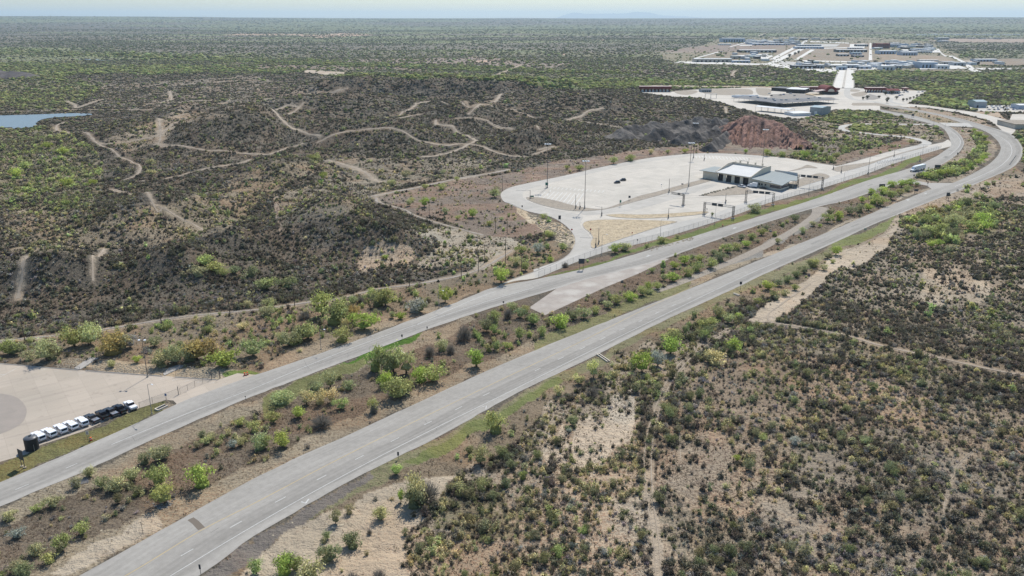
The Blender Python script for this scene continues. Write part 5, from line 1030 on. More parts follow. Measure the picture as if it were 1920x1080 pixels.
def gable(name,px,h,depth,wallm,roofm,label,rise_=1.2,ang=0.,cat='building',parts=(),open_=False,along='x',z=.03,flat=False):
    """front bottom-left and bottom-right photo points, wall height, depth in metres"""
    p=Vector((*G(*px[0]),z));q=Vector((*G(*px[1]),z));L=(q-p).length;a=frame_dir(p,q)
    t=thing(name,p,a,label,cat)
    if open_:
        mb=MB();n=max(2,int(L/9));
        for i in range(n+1):
            for yy in (.5,depth-.5):
                c=MB().tube((i*(L-.6)/n+.3,yy,0),(i*(L-.6)/n+.3,yy,h),.16,n=5)
                if len(px)<3 and i*2<24: c.build('column',M['galv'],t)
    else:
        MB().box(0,L,0,depth,0,h).build('wall',wallm,t)
    if flat: MB().box(-.3,L+.3,-.3,depth+.3,h,h+.5).build('roof',roofm,t)
    elif along=='x': MB().prism([(-.4,h),(-.4,h+.15),(depth/2,h+rise_+.15),(depth+.4,h+.15),(depth+.4,h)],-.4,L+.4,'x').build('roof',roofm,t)
    else: MB().prism([(-.4,h),(-.4,h+.15),(L/2,h+rise_+.15),(L+.4,h+.15),(L+.4,h)],-.4,depth+.4,'y').build('roof',roofm,t)
    for nm,x0,x1,z0,z1,m in parts: MB().box(x0*L,x1*L,-.12,.0,z0,z1).build(nm,m,t)
    return t
def row(nm,n,a,b,z0,z1,m,fill=.55): return [(nm,a+(b-a)*i/n,a+(b-a)*(i+fill)/n,z0,z1,m) for i in range(n)]
# port of entry
def booth_canopy(name,u0,u1,vb,vt,n,label,depth=12,vb2=None):
    p=Vector((*G(u0,vb),.04));q=Vector((*G(u1,vb2 or vb),.04));L=(q-p).length;a=frame_dir(p,q);h=rise((u0+u1)/2,vb,vt)
    t=thing(name,p,a,label,'canopy')
    MB().box(0,L,0,depth,h*.55,h-.25).build('fascia',M['redroof'],t);MB().box(-.2,L+.2,-.2,depth+.2,h-.25,h).build('roof',M['pinkroof'],t)
    for i in range(n): 
        x=(i+.5)*L/n;MB().box(x-.5,x+.5,2,3,0,h*.55).box(x-.5,x+.5,depth-3,depth-2,0,h*.55).build('column',M['redroof'],t)
    for i in range(n-1):
        x=(i+1)*L/n;MB().box(x-1.5,x+1.5,3.5,7,0,2.9).build('booth',M['whroof'],t)
booth_canopy('inspection_canopy',1199,1259,172.5,162,9,'long maroon booth canopy standing alone at the west end of the port')
booth_canopy('inspection_canopy',1502,1548,172,163,9,'maroon booth canopy left of the barrel-vaulted port hall')
booth_canopy('inspection_canopy',1560,1574,173.5,165,3,'short maroon canopy right of the barrel-vaulted port hall')
booth_canopy('inspection_canopy',1625,1662,173.5,164.5,7,'maroon booth canopy right of the bridge')
booth_canopy('inspection_canopy',1695,1704,171,165,2,'small lone maroon canopy at the edge of the river woods')
def vault_hall():
    p=Vector((*G(1542,177),.04));t=thing('port_hall',p,0,'maroon barrel-vaulted hall in the middle of the border port','building')
    L=24.;mb=MB().box(0,L,0,14,0,4.);mb.build('wall',M['dark'],t)
    pr=[(L/2+9*math.cos(PI-a),3.6+8.5*math.sin(a)) for a in [PI*i/12 for i in range(13)]]
    MB().prism(pr,-1.5,34,'y').build('vault_roof',M['redroof'],t)
    pr=[(L/2+5*math.cos(PI-a),4.1+4.2*math.sin(a)) for a in [PI*i/10 for i in range(11)]]
    MB().prism(pr,-1.75,-1.55,'y').build('arched_window',M['stucco'],t)
    MB().prism([(-12,4.),(-12,4.4),(3,6.6),(3,6.2)],-3,12,'y').build('lean_to_roof',M['pinkroof'],t)
vault_hall()
gable('port_building',[(1664,176),(1687,176)],4.5,16,M['greywall'],M['redroof'],'maroon-roofed block beside the canopy right of the bridge',2.5,parts=row('window',5,.1,.9,1,2.8,M['dark']))
gable('port_building',[(1474,174),(1508,175.5)],5.5,34,M['dark'],M['whroof'],'white flat-roofed port office left of the maroon canopies',flat=True)
gable('port_building',[(1446,170),(1474,172)],4.5,26,M['dark'],M['solar'],'dark flat-roofed port annex with grey roof',flat=True)
for i,(q,h,dp,lab) in enumerate([([(1375,190.5),(1455,200)],5.2,42,'long slate-grey carport roof at the front of the port'),([(1455,202),(1572,194)],5.4,36,'broad slate-grey roof joined to the long carport')]):
    t=gable('carport',q,h,dp,M['galv'],M['solar'],lab,.8,open_=True,cat='canopy')
    L=(Vector(G(*q[0]))-Vector(G(*q[1]))).length
    for j in range(5): MB().box(L*(.12+.18*j),L*(.12+.18*j)+2.4,dp*.5-1.2,dp*.5+1.2,h+.9,h+2.3).build('roof_unit',M['greywall'],t)
gable('carport',[(1415,208),(1478,214.5)],5.5,13,M['galv'],M['whroof'],'white open-sided carport before the slate roofs',.8,open_=True,cat='canopy')
gable('low_building',[(1488,218),(1520,217)],3.2,20,M['whroof'],M['whroof'],'low white-roofed shed beside the grey metal building',.3)
gable('metal_building',[(1517.5,215),(1540,217)],9.,22,M['metalwall'],M['tealroof'],'tall grey metal building with a pale blue roof',1.2,parts=[('door',.4,.62,0,4.5,M['whroof'])])
gable('toll_shelter',[(1315,173),(1334,173)],4.,18,M['greywall'],M['solar'],'small grey shelter inside the oval drive of the port',.6,parts=row('window',4,.1,.95,.8,2.6,M['dark']))
gable('gantry_shelter',[(1322,184.5),(1344,184.5)],6.,3,M['galv'],M['greywall'],'dark portal frame west of the port carports',.2,open_=True,cat='canopy')
gable('yard_office',[(1829,202),(1849,202)],7.5,20,M['greywall'],M['tealroof'],'grey two-storey office with teal roof at the vehicle yard',1.5,parts=[('door',.1,.25,0,3,M['dark'])])
gable('yard_shed',[(1910,205),(1940,205)],5,18,M['bluwall'],M['whroof'],'white-roofed blue shed at the right end of the vehicle yard',.8)
gable('walled_plot',[(1902,242),(1990,243)],4.5,38,M['tanwall'],M['bed'],'tan boundary wall block at the right edge by the bend',flat=True,cat='wall')
# bridge
def bridge():
    p=[Vector((*G(*q),0)) for q in BRIDGE];c=(p[0]+p[1])/2;t=thing('river_bridge',c,0,'wide white concrete bridge with a median barrier crossing the river','bridge')
    q=[v-c for v in p];v=[(*x[:2],.5) for x in q]+[(*x[:2],-1.) for x in q]
    MB().add(v,[(0,1,2,3),(0,4,5,1),(1,5,6,2),(2,6,7,3),(3,7,4,0)]).build('deck',M['street'],t)
    for k in (0,.47,.53,1):
        a=q[0].lerp(q[1],k);b=q[3].lerp(q[2],k);s=Vector((.5,0,0))
        if k in(0,1): s=Vector((.7,0,0))
        MB().add([(*(a-s)[:2],.5),(*(a+s)[:2],.5),(*(b+s)[:2],.5),(*(b-s)[:2],.5),(*(a-s)[:2],1.9),(*(a+s)[:2],1.9),(*(b+s)[:2],1.9),(*(b-s)[:2],1.9)],[(4,5,6,7),(0,1,5,4),(1,2,6,5),(2,3,7,6),(3,0,4,7)]).build('barrier',M['kerb'],t)
bridge()
# the town beyond the river: streets and yards, then each building
TOWN=[([(1437,119.5),(1450,120.5),(1508,92.5),(1497,92)],'w','avenue'),([(1441,112),(1452,112),(1497,88),(1516,76),(1512,74.5),(1492,86)],'w','avenue'),([(1440,120),(1448,118.5),(1487,123.5),(1531,129),(1604,130.5),(1604,136),(1570,137),(1480,130),(1443,123)],'w','river_front_road'),
 ([(1489,112),(1495,113),(1528,93.5),(1520,93)],'w','street'),([(1460,114),(1549,121),(1537,127.5),(1500,125),(1460,122)],'g','yard'),([(1509,90.6),(1617,88.2),(1617,89.6),(1510,92.4)],'w','street'),([(1520,77),(1592,80.3),(1592,81.8),(1518,78.8)],'w','street'),
 ([(1594,83),(1622,82),(1621,90.5),(1592,90.5)],'w','yard'),([(1630.5,81),(1633.5,81),(1635.5,113.5),(1628.5,113.5)],'w','street'),([(1505,113.2),(1630,116),(1630,118.5),(1505,115.5)],'w','street'),([(1549,121),(1634,117),(1720,117),(1720,120),(1640,131),(1560,131)],'w','yard'),
 ([(1737,81),(1739,81),(1773,104.5),(1786,105),(1816,119),(1828,130),(1843,135),(1819,135),(1808,120),(1784,107.5),(1771,106)],'w','street'),([(1826,128),(1920,127.5),(2000,127.5),(2000,129.5),(1840,131)],'w','street'),
 ([(1264,117.5),(1275,115.5),(1340,116.5),(1412,119.5),(1438,119.5),(1440,122),(1410,122.3),(1292,119.5)],'w','yard'),([(1302,109.5),(1306,110),(1356,96.3),(1352,95.6)],'w','street'),([(1367,88),(1370,88.6),(1411,77),(1408,76.6)],'w','street'),([(1405,103),(1440,101),(1450,106),(1435,112),(1410,109)],'w','yard'),
 ([(1378,104.3),(1440,101),(1445,103),(1400,107)],'w','yard'),([(1388,84.5),(1410,84),(1410,86),(1386,86.5)],'w','yard'),([(1255,98.2),(1310,97.2),(1311,98.8),(1258,99.6)],'t','yard'),([(1495,84.5),(1540,83),(1575,83.5),(1568,88),(1500,88.5)],'g','yard'),([(1720,119),(1790,120.5),(1815,129.5),(1725,131)],'w','yard'),
 ([(1740,73.5),(1756,73),(1755,78),(1742,77)],'t','yard'),([(1645,85.5),(1737,84.5),(1738,87),(1646,88)],'g','yard'),([(1690,93),(1760,92),(1765,99),(1700,99)],'w','yard'),([(1805,114),(1830,113),(1828,116.5),(1812,117)],'t','yard'),([(1420,67.5),(1438,61.5),(1439,62),(1423,68)],'t','street'),([(1862,51),(1880,52.2),(1879,53),(1860,51.6)],'w','street'),([(1798,41.6),(1803,41.8),(1880,56),(1874,56)],'w','street')]
for i,(px,c,n) in enumerate(TOWN):
    sheet('street' if 'yard' not in n else 'yard_paving',px,.3+.03*i,{'w':M['street'],'g':M['service'],'t':M['dirt']}[c],label='pale paving of the far town',cat='paving')
FARB=[ # u0,u1,base v,top v, depth, wall, roof, label
 (1354,1397,79,71.5,60,'bluwall','whroof','large blue-walled warehouse farthest left in the town'),(1388,1456,98.5,93.8,45,'dark','whroof','long white-roofed warehouse above the left yards'),(1302,1372,117,110,30,'tanwall','whroof','long tan low warehouse at the left end of the town'),
 (1374,1407,118,113.5,20,'bluwall','whroof','blue and white office row beside the tan warehouse'),(1400,1438,106,103.5,25,'greywall','roofgrey','grey low shed behind the office row'),(1349,1371,84.8,82.4,30,'whroof','whroof','small white plant below the blue-walled warehouse'),
 (1400,1448,79,76.5,40,'bluwall','whroof','white factory block at the back left'),(1412,1470,84.5,81.5,35,'bluwall','whroof','pale blue factory row before the back left block'),(1466,1482,84.5,82,30,'whroof','whroof','white hall at the end of the factory row'),(1440,1462,82,78,30,'greywall','whroof','tall white hall among the back left factories'),
 (1493,1545,91.5,87.6,40,'bluwall','whroof','long blue-grey warehouse right of the avenue'),(1497,1540,87,83.5,30,'greywall','whroof','white warehouse behind the blue-grey one'),(1592,1618,91.5,89.5,20,'bluwall','greywall','low blue shed beside the white yard'),(1570,1626,97.8,93.2,36,'dark','whroof','long white-roofed hall in the brown field'),
 (1572,1592,105.5,101.5,22,'dark','whroof','dark shed with white roof below the long hall'),(1598,1616,102.5,98.5,24,'bluwall','tealroof','pale blue hall right of the dark shed'),(1600,1620,107,103.5,20,'dark','greywall','dark low shed under the pale blue hall'),
 (1645,1668,91,81.5,50,'redroof','redroof','dark red factory right of the long street'),(1664,1686,88.5,82.5,40,'bluwall','whroof','white factory beside the dark red one'),(1672,1688,84,80,30,'dark','whroof','raised white hall behind the white factory'),(1650,1680,101.5,95,40,'bluwall','whroof','blue arched warehouse left of the brown field'),
 (1692,1720,104,97.5,40,'bluwall','whroof','blue-walled warehouse in the trees'),(1714,1746,94.8,91,30,'bluwall','greywall','blue-grey hall near the diagonal street'),(1720,1748,99,95.6,25,'whroof','whroof','white hall beside the diagonal street'),(1640,1655,92,89,25,'bluwall','whroof','small pale shed left of the dark red factory'),
 (1486,1530,129,122.5,22,'dark','greywall','grey customs shed with dark bays before the bridge'),(1532,1546,128.5,121.5,20,'greywall','greywall','grey wedge-roofed shed right of the customs bays'),(1554,1580,127,122,22,'tanwall','whroof','cream flat building left of the bridge head'),(1572,1588,131.5,124.5,16,'bluwall','tealroof','pale blue gatehouse at the bridge head'),
 (1588,1612,128,121.5,30,'greywall','whroof','white building right of the gatehouse'),(1612,1634,129.5,124,24,'bluwall','whroof','blue-fronted building near the bridge trees'),(1634,1652,124,117.5,30,'bluwall','greywall','grey-blue hall left of the trucking yard'),(1654,1678,131.5,123.5,26,'whroof','whroof','white two-storey block by the river trees'),
 (1680,1692,129,122.5,24,'greywall','whroof','small white-roofed workshop by the trees'),(1694,1706,126.5,122,14,'whroof','whroof','white garage beside the workshop'),(1727,1757,128.5,116.5,60,'bluwall','whroof','large white-roofed open warehouse by the river trees'),(1757,1780,129.5,122,40,'whroof','whroof','white yard hall right of the large warehouse'),
 (1768,1790,121,115.5,30,'tanwall','greywall','grey-roofed sheds near the right diagonal street'),(1788,1810,123.5,117,28,'greywall','greywall','dark grey roofs at the corner of the diagonal street'),(1725,1760,115,112.6,20,'greywall','whroof','long low white shed above the large warehouse'),
 (1830,1870,115.5,111,30,'bluwall','whroof','blue warehouse alone in the right field'),(1760,1780,75,70.5,50,'greywall','whroof','pale building on the bare ground far right'),(1762,1778,78.2,76.2,30,'bluwall','bluwall','low blue building below the pale one'),
 (1820,1829,73.5,71.2,30,'tanwall','whroof','first small farmhouse on the far right rise'),(1840,1849,73.8,72,30,'greywall','greywall','grey farmhouse on the far right rise'),(1857,1863,73.5,71.5,30,'tanwall','whroof','tiny white farmhouse on the far right rise'),(1869,1878,74.2,71.4,30,'greywall','greywall','dark-roofed farmhouse farthest right on the rise'),
 (1487,1498,73.6,71.8,40,'whroof','whroof','white shed at the far end of the left avenue'),(1504,1510,72.8,71.4,40,'whroof','whroof','tiny white shed beside the avenue end'),(1558,1575,75.2,73.5,40,'greywall','whroof','white shed row behind the brown lots'),(1576,1584,73.4,71.6,40,'greywall','tealroof','small teal shed on the horizon side of town'),
 (1606,1628,87.2,83.2,25,'dark','whroof','dark fronted truck row in the white yard'),(1670,1712,123.5,120.5,25,'bluwall','greywall','blue-grey roofs behind the white block'),(1650,1668,121,117,25,'dark','greywall','dark shed at the left of the trucking yard')]
for u0,u1,vb,vt,dp,wm,rm,lab in FARB:
    h=rise((u0+u1)/2,vb,vt);hw=max(h-.7,2.4)
    L=math.dist(G(u0,vb),G(u1,vb));n=int(min(8,max(2,L/9)))
    gable('warehouse' if L>45 else 'small_building',[(u0,vb),(u1,vb)],hw,min(dp,L*1.2),M[wm],M[rm],lab,.7,z=.3,parts=row('door',n,.06,.96,0,hw*.6,M['dark' if wm!='dark' else 'whroof'],.42))
rs=np.random.RandomState(78);WM=['greywall','bluwall','tanwall','whroof','dark']
def boxhouse(u,v,w,dp,h,label,group):
    p=Vector((*G(u,v),.3));t=thing('small_building',p,rs.uniform(-.12,.12),label,'building',group)
    MB().box(0,w,0,dp,0,h).build('wall',M[WM[rs.randint(5)]],t);MB().box(-.4,w+.4,-.4,dp+.4,h,h+.4).build('roof',M['whroof' if rs.rand()<.65 else 'greywall' if rs.rand()<.5 else 'tealroof'],t)
for (u0,u1,v0,v1,n,lab) in [(1395,1500,76,85,48,'in the packed white factory quarter at the back left of town'),(1455,1585,72.5,76,20,'in the thin row at the horizon side of town'),(1640,1745,84,101,40,'in the industrial blocks right of the long street'),(1595,1720,118,129,32,'in the riverside blocks right of the bridge head'),(1365,1440,101,118,12,'in the left yards of town'),(1495,1560,116,126,8,'beside the customs bays at the bridge road'),(1790,1900,118,126,6,'in the right field past the diagonal street')]:
    for i in range(n):
        u=rs.uniform(u0,u1);v=rs.uniform(v0,v1);k=mpp(u,v);boxhouse(u,v,rs.uniform(4,13)*k,rs.uniform(14,34),rs.uniform(4,8),'small pale building '+lab,'buildings '+lab)
rs=np.random.RandomState(77)
for i in range(44):   # white housing estate on the far right
    u=1717+i*4.75+rs.uniform(-1,1);vb=66.2+rs.uniform(-.35,.5)+(.4 if i>24 else 0)
    if 31<(i*1.0)<0: continue
    p=Vector((*G(u,vb),.5));w=rs.uniform(9,15);h=rs.uniform(5,8)
    t=thing('estate_house',p,rs.uniform(-.4,.4),'tiny white house in the far housing row','house','houses in the far housing row')
    MB().box(0,w,0,9,0,h).build('wall',M['whroof'],t);MB().prism([(-.3,h),(4.5,h+1.6),(9.3,h)],-.3,w+.3,'x').build('roof',M['greywall'] if rs.rand()<.3 else M['whroof'],t)
# ================================================================ VEHICLES
def wheels(t,xs,w,r=.4,bw=.28):
    for x in xs:
        for s in (-1,1):
            wl=MB().tube((x,s*(w/2-bw),r),(x,s*w/2+.01*s,r),r,n=14).build('wheel',M['tyre'],t);MB().tube((x,s*(w/2-.05),r),(x,s*(w/2+.02),r),r*.55,n=10).build('rim',M['galv'],wl)
def pickup(loc,rz,paint,label,cap=None,group=None,name='pickup_truck'):
    t=thing(name,loc,rz,label,'pickup truck' if name=='pickup_truck' else 'car',group);W2=.98;P_=M[paint]
    mb=MB().prism([(-2.8,.5),(-2.85,1.05),(-1.2,1.08),(2.9,1.02),(2.9,.45),(2.4,.38),(-2.4,.38)],-W2,W2)     # lower body: -x is the front
    mb.box(-2.75,-1.05,-W2+.08,W2-.08,1.06,1.2);mb.build('body',P_,t)
    # cab: glasshouse then roof
    z0,z1=1.08,1.82
    MB().add([(-1.3,-.92,z0),(1.0,-.92,z0),(1.0,.92,z0),(-1.3,.92,z0),(-.55,-.76,z1),(.85,-.76,z1),(.85,.76,z1),(-.55,.76,z1)],[(0,1,5,4),(1,2,6,5),(2,3,7,6),(3,0,4,7)]).build('windows',M['glass'],t)
    MB().box(-.62,.9,-.79,.79,z1,z1+.07).box(-.1,.06,-.93,.93,z0,z1-.04).build('cab_roof',P_,t)
    if cap=='shell': 
        MB().prism([(.95,1.08),(.98,1.86),(2.6,1.86),(2.86,1.02)],-.93,.93).build('camper_shell',P_,t);MB().box(1.1,2.5,-.95,.95,1.3,1.66).build('shell_windows',M['glass'],t);MB().add([(2.66,-.75,1.72),(2.66,.75,1.72),(2.84,.75,1.2),(2.84,-.75,1.2)],[(0,3,2,1),(0,1,2,3)]).build('rear_window',M['glass'],t)
    elif cap=='cover': MB().box(1.1,2.82,-.86,.86,1.06,1.12).build('bed_cover',M['csilver'] if paint!='cwhite' else M['cwhite'],t)
    else:
        MB().box(1.05,1.12,-.93,.93,1.05,1.3).box(1.12,2.85,-.97,-.88,1.03,1.3).box(1.12,2.85,.88,.97,1.03,1.3).box(2.78,2.87,-.88,.88,1.0,1.3).build('bed_wall',P_,t)
        MB().box(1.13,2.77,-.87,.87,1.08,1.10).build('bed_floor',M['cblack'],t)
    MB().box(2.88,2.95,-.9,.9,.48,.66).build('rear_bumper',M['galv'],t);MB().box(-2.93,-2.84,-.9,.9,.48,.68).build('front_bumper',M['cdark'],t)
    for s in (-1,1): MB().box(2.885,2.93,s*.86-.09,s*.86+.09,.78,1.02).build('tail_light',M['signred'],t);MB().box(-2.88,-2.83,s*.75-.15,s*.75+.15,.78,.95).build('headlight',M['cwhite'],t)
    wheels(t,(-1.9,1.85),1.94);return t
pts=[(82,821),(102,811),(121,802),(141,793),(160,786),(183,779.5),(202,772),(220,765.5),(238,757.5),(252,763)]
g=[('cwhite','shell','white pickup with camper shell parked next to the black tank'),('cwhite','shell','white pickup with camper shell, second from the black tank'),('cwhite','shell','white pickup with camper shell, third from the black tank'),('cwhite','shell','white pickup with camper shell, fourth from the black tank'),('cwhite','shell','white pickup with camper shell beside the first dark pickup'),
 ('cdark','cover','charcoal pickup with silver bed cover beside the white camper-shell row'),('cblack',None,'black pickup between two charcoal ones, its bed open'),('cdark','cover','charcoal pickup with grey bed cover in the middle of the dark ones'),('cblack',None,'black open-bed pickup next to the white one at the end'),('cwhite','cover','white pickup with white bed cover at the lamp post end of the row')]
pA=Vector((*G(82,829),.04));pB=Vector((*G(253,770),.04));n_=10
rowdir=(pB-pA).normalized()
for i in range(n_):
    c=pA.lerp(pB,[0,.115,.225,.34,.45,.575,.68,.785,.885,1.0][i]);h=math.radians(-38+[0,1.5,-1,.8,-1.6,2,-1.2,1,0,-2][i])+[0,.03,-.02,.015,-.03,.04,-.03,.02,0,-.05][i]
    back=Vector((math.cos(h),math.sin(h),0))
    pickup(c-back*2.9+Vector((0,0,0)),h,*[g[i][0],g[i][2],g[i][1]],group='pickups parked in a row by the tank')
# water tank
def tank():
    p=Vector((*G(61,842),.04));t=thing('water_tank',p,0,'black ribbed plastic water tank with domed lid at the end of the pickup row','tank')
    R_=1.65;prof=[(R_,0)];z=0
    for i in range(16): z=3.4*i/15;prof.append((R_+(.035 if i%2 else -.035),z))
    v=[];f=[];n=32
    for r,z in prof: v+=[(r*math.cos(2*PI*j/n),r*math.sin(2*PI*j/n),z) for j in range(n)]
    for i in range(len(prof)-1): f+=[(i*n+j,i*n+(j+1)%n,(i+1)*n+(j+1)%n,(i+1)*n+j) for j in range(n)]
    MB().add(v,f).build('shell',M['tank'],t,smooth=True)
    v=[];f=[];pr=[(R_,3.4),(R_*.9,3.58),(R_*.6,3.78),(.35,3.9)]
    for r,z in pr: v+=[(r*math.cos(2*PI*j/n),r*math.sin(2*PI*j/n),z) for j in range(n)]
    for i in range(3): f+=[(i*n+j,i*n+(j+1)%n,(i+1)*n+(j+1)%n,(i+1)*n+j) for j in range(n)]
    f.append(tuple(3*n+j for j in range(n)));MB().add(v,f).build('dome',mat('tank_top',(.10,.105,.115),.4),t,smooth=True)
    MB().tube((0,0,3.9),(0,0,4.08),.3,n=14).build('hatch',M['cblack'],t)
    MB().tube((1.3,-1.25,0),(1.3,-1.25,2.),.05).build('pipe',M['galv'],t)
tank()
def semi():
    p=Vector((*G(1718,320.5),.06));a=frame_dir(G(1728,317.5),G(1706,322.5))
    t=thing('semi_truck',p,a,'white semi truck with box trailer driving on the upper carriageway','truck')
    MB().box(-11.5,2.6,-1.28,1.28,1.15,4.05).build('trailer',M['cwhite'],t);MB().box(-11.52,-11.5,-1.2,1.2,1.25,3.95).build('trailer_door',M['csilver'],t)
    MB().prism([(3.1,.6),(3.1,3.4),(3.6,3.75),(5.,3.6),(5.6,2.5),(6.,1.9),(7.4,1.65),(7.5,.6)],-1.15,1.15).build('cab',M['cwhite'],t)
    MB().add([(5.08,-1.,3.35),(5.66,-1.1,2.35),(5.66,1.1,2.35),(5.08,1.,3.35)],[(0,1,2,3)]).build('windscreen',M['glass'],t)
    for s in (-1,1): MB().box(4.1,5.,s*1.16-.01,s*1.16+.01,2.3,3.1).build('side_window',M['glass'],t);MB().box(-2,2.5,s*1.1-.1,s*1.1+.1,.5,1.1).build('side_skirt',M['csilver'],t)
    MB().box(7.5,7.58,-.7,.7,.8,1.5).build('grille',M['csilver'],t)
    wheels(t,(-10.4,-9.1,2.5,3.8,6.6),2.4,.52,.4)
semi()
def car(loc,rz,paint,label,group=None,suv=False,simple=False):
    t=thing('parked_car',loc,rz,label,'car',group);k=1.15 if suv else 1.
    MB().prism([(-2.25,.35),(-2.3,.75),(-1.3,.92*k),(1.7,.95*k),(2.3,.85),(2.3,.35)],-.88,.88).build('body',M[paint],t)
    z0,z1=.92*k,1.42*k+(.15 if suv else 0)
    MB().add([(-1.25,-.84,z0),(1.75,-.84,z0),(1.75,.84,z0),(-1.25,.84,z0),(-.5,-.68,z1),(1.1 if not suv else 1.6,-.68,z1),(1.1 if not suv else 1.6,.68,z1),(-.5,.68,z1)],[(0,1,5,4),(1,2,6,5),(2,3,7,6),(3,0,4,7)]).build('windows',M['glass'],t)
    MB().box(-.55,1.15 if not suv else 1.65,-.7,.7,z1,z1+.05).build('roof',M[paint],t)
    if not simple: wheels(t,(-1.4,1.4),1.78,.34,.22)
    return t
car(Vector((*G(1157,343.5),.04)),.35,'cblack','black car, nearer of the two parked out on the truck lot',suv=True);car(Vector((*G(1168,339),.04)),.35,'cblack','black car, farther of the two parked out on the truck lot',suv=True)
pickup(Vector((*G(1391,351.5),.04)),math.radians(125),'cwhite','white pickup with open bed before the inspection building bays')
def utility_truck():
    p=Vector((*G(1410,351),.04));t=thing('utility_truck',p,math.radians(-30),'white high-roofed utility truck before the inspection building','truck')
    MB().prism([(-3,.5),(-3,1.4),(-2.1,1.6),(-1.5,2.5),(0,2.5),(0,.5)],-1.1,1.1).build('cab',M['cwhite'],t);MB().box(.1,3.6,-1.15,1.15,.7,3.3).build('box_body',M['cwhite'],t)
    MB().add([(-2.08,-.95,1.66),(-1.53,-.95,2.42),(-1.53,.95,2.42),(-2.08,.95,1.66)],[(0,3,2,1),(0,1,2,3)]).build('windscreen',M['glass'],t);wheels(t,(-2.1,2.2),2.2,.42,.3)
utility_truck()
car(Vector((*G(1430,354),.04)),math.radians(-40),'cblack','dark car in front of the inspection building offices')
rs=np.random.RandomState(9);PT=['cwhite','csilver','cblue','cblack','cwhite']
for i in range(26):
    u=1848+rs.uniform(0,1)*3+i*2.9;v=[200,203,206.3][i%3]+rs.uniform(-.3,.3)
    c=PT[rs.randint(5)];car(Vector((*G(u,v),.05)),rs.uniform(-.3,.3)+(1.4 if i%2 else 0),c,f"{ {'cwhite':'white','csilver':'silver','cblue':'blue','cblack':'black'}[c]} vehicle in the crowded far yard",'vehicles in the crowded far yard',suv=i%3==0,simple=True)
for i,(u,v,c) in enumerate([(1446,180,'cblack'),(1463,179,'cblack'),(1469,178,'cblue'),(1442,176,'cwhite'),(1482,176,'cwhite'),(1489,180,'csilver'),(1527,184,'cblack'),(1526,172.5,'cwhite'),(1687,174.5,'cwhite'),(1694,174,'csilver'),(1701,173.5,'cwhite'),(1722,173.5,'cwhite'),(1729,173,'cwhite'),(1735,173.5,'cwhite'),(1686,180,'cblue'),(1691,179,'cblue'),(1388,183,'cwhite'),(1396,183,'cblue')]):
    car(Vector((*G(u,v),.05)),rs.uniform(-.5,.5),c,f"{ {'cwhite':'white','csilver':'silver','cblue':'blue','cblack':'black'}[c]} vehicle parked on the border port grounds",'vehicles on the port grounds',suv=i%2==0,simple=True)
for i in range(6):
    p=Vector((*G(1389+i*6.5,184-.3*(i%2)),.05));t=thing('parked_trailer',p,rs.uniform(1.2,1.5),'white box trailer in the line behind the slate-roofed carport','trailer','white trailers at the port');MB().box(-1.3,1.3,0,13,1.1,4).build('box_body',M['cwhite'],t);wheels(t,(-.9,.9),2.4,.5,.3)
# ================================================================ POLES, LAMPS, GANTRIES, SIGNS
def high_mast(u,v,vt,label,n=8,r=.28,ring_=1.9):
    p=Vector((*G(u,v),.05));h=rise(u,v,vt);t=thing('high_mast_light',p,0,label,'light mast','high mast lights');r=.22
    MB().tube((0,0,.5),(0,0,h),r,r*.45,8).build('mast',M['dsteel'],t);MB().tube((0,0,0),(0,0,.55),.6,n=10).build('base',M['kerb'],t)
    MB().tube((0,0,h-.1),(0,0,h+.25),.5,n=10).build('hub',M['galv'],t)
    for i in range(n):
        a=2*PI*i/n;c=(ring_*math.cos(a),ring_*math.sin(a));MB().tube((0,0,h),(*c,h),.06).build('arm',M['galv'],t)
        MB().box(c[0]-.42,c[0]+.42,c[1]-.42,c[1]+.42,h-.25,h+.08).build('lamp_head',M['cwhite'],t)
    MB().box(-.35,.35,-.7,-.3,.8,1.9).build('control_box',M['galv'],t)
high_mast(1026,352,270,'tall high mast light at the left end of the lot by the green sign');high_mast(1096,391,302,'high mast light by the kerb at the lot entrance')
high_mast(1291,349,268,'high mast light on the grey strip left of the inspection building');high_mast(1300,296,231,'high mast light at the back of the lot')
high_mast(1429,313,243,'high mast light directly behind the inspection building')
def yard_lamp():
    p=Vector((*G(277,707),.04));h=rise(277,707,638);t=thing('yard_light',p,0,'tall twin-headed light pole at the back kerb of the pickup yard','light pole')
    MB().tube((0,0,0),(0,0,h),.13,.09,8).build('pole',M['dsteel'],t);MB().tube((-.9,0,h),(.9,0,h),.05).build('crossarm',M['dsteel'],t)
    for s in (-1,1): MB().box(s*.9-.3,s*.9+.3,-.35,.35,h-.1,h+.12).build('lamp_head',M['cwhite'],t)
    MB().box(-.25,.25,-.25,.25,0,.6).build('base',M['kerb'],t)
yard_lamp()
def street_lamp(u,v,vt,label,arm=2.2,ang=-.6,group='street lamps along the roads'):
    p=P(u,v);h=rise(u,v,vt);t=thing('street_lamp',p,ang,label,'street lamp',group)
    MB().tube((0,0,0),(0,0,h*.93),.10,.06,8).build('pole',M['galv'],t);MB().tube((0,0,h*.93),(arm*.75,0,h),.045,n=6).tube((arm*.75,0,h),(arm,0,h),.045,n=6).build('arm',M['galv'],t)
    MB().box(arm-.1,arm+.62,-.17,.17,h-.07,h+.07).build('lamp_head',M['cwhite'],t);MB().tube((0,0,0),(0,0,.35),.2,n=8).build('base',M['kerb'],t)
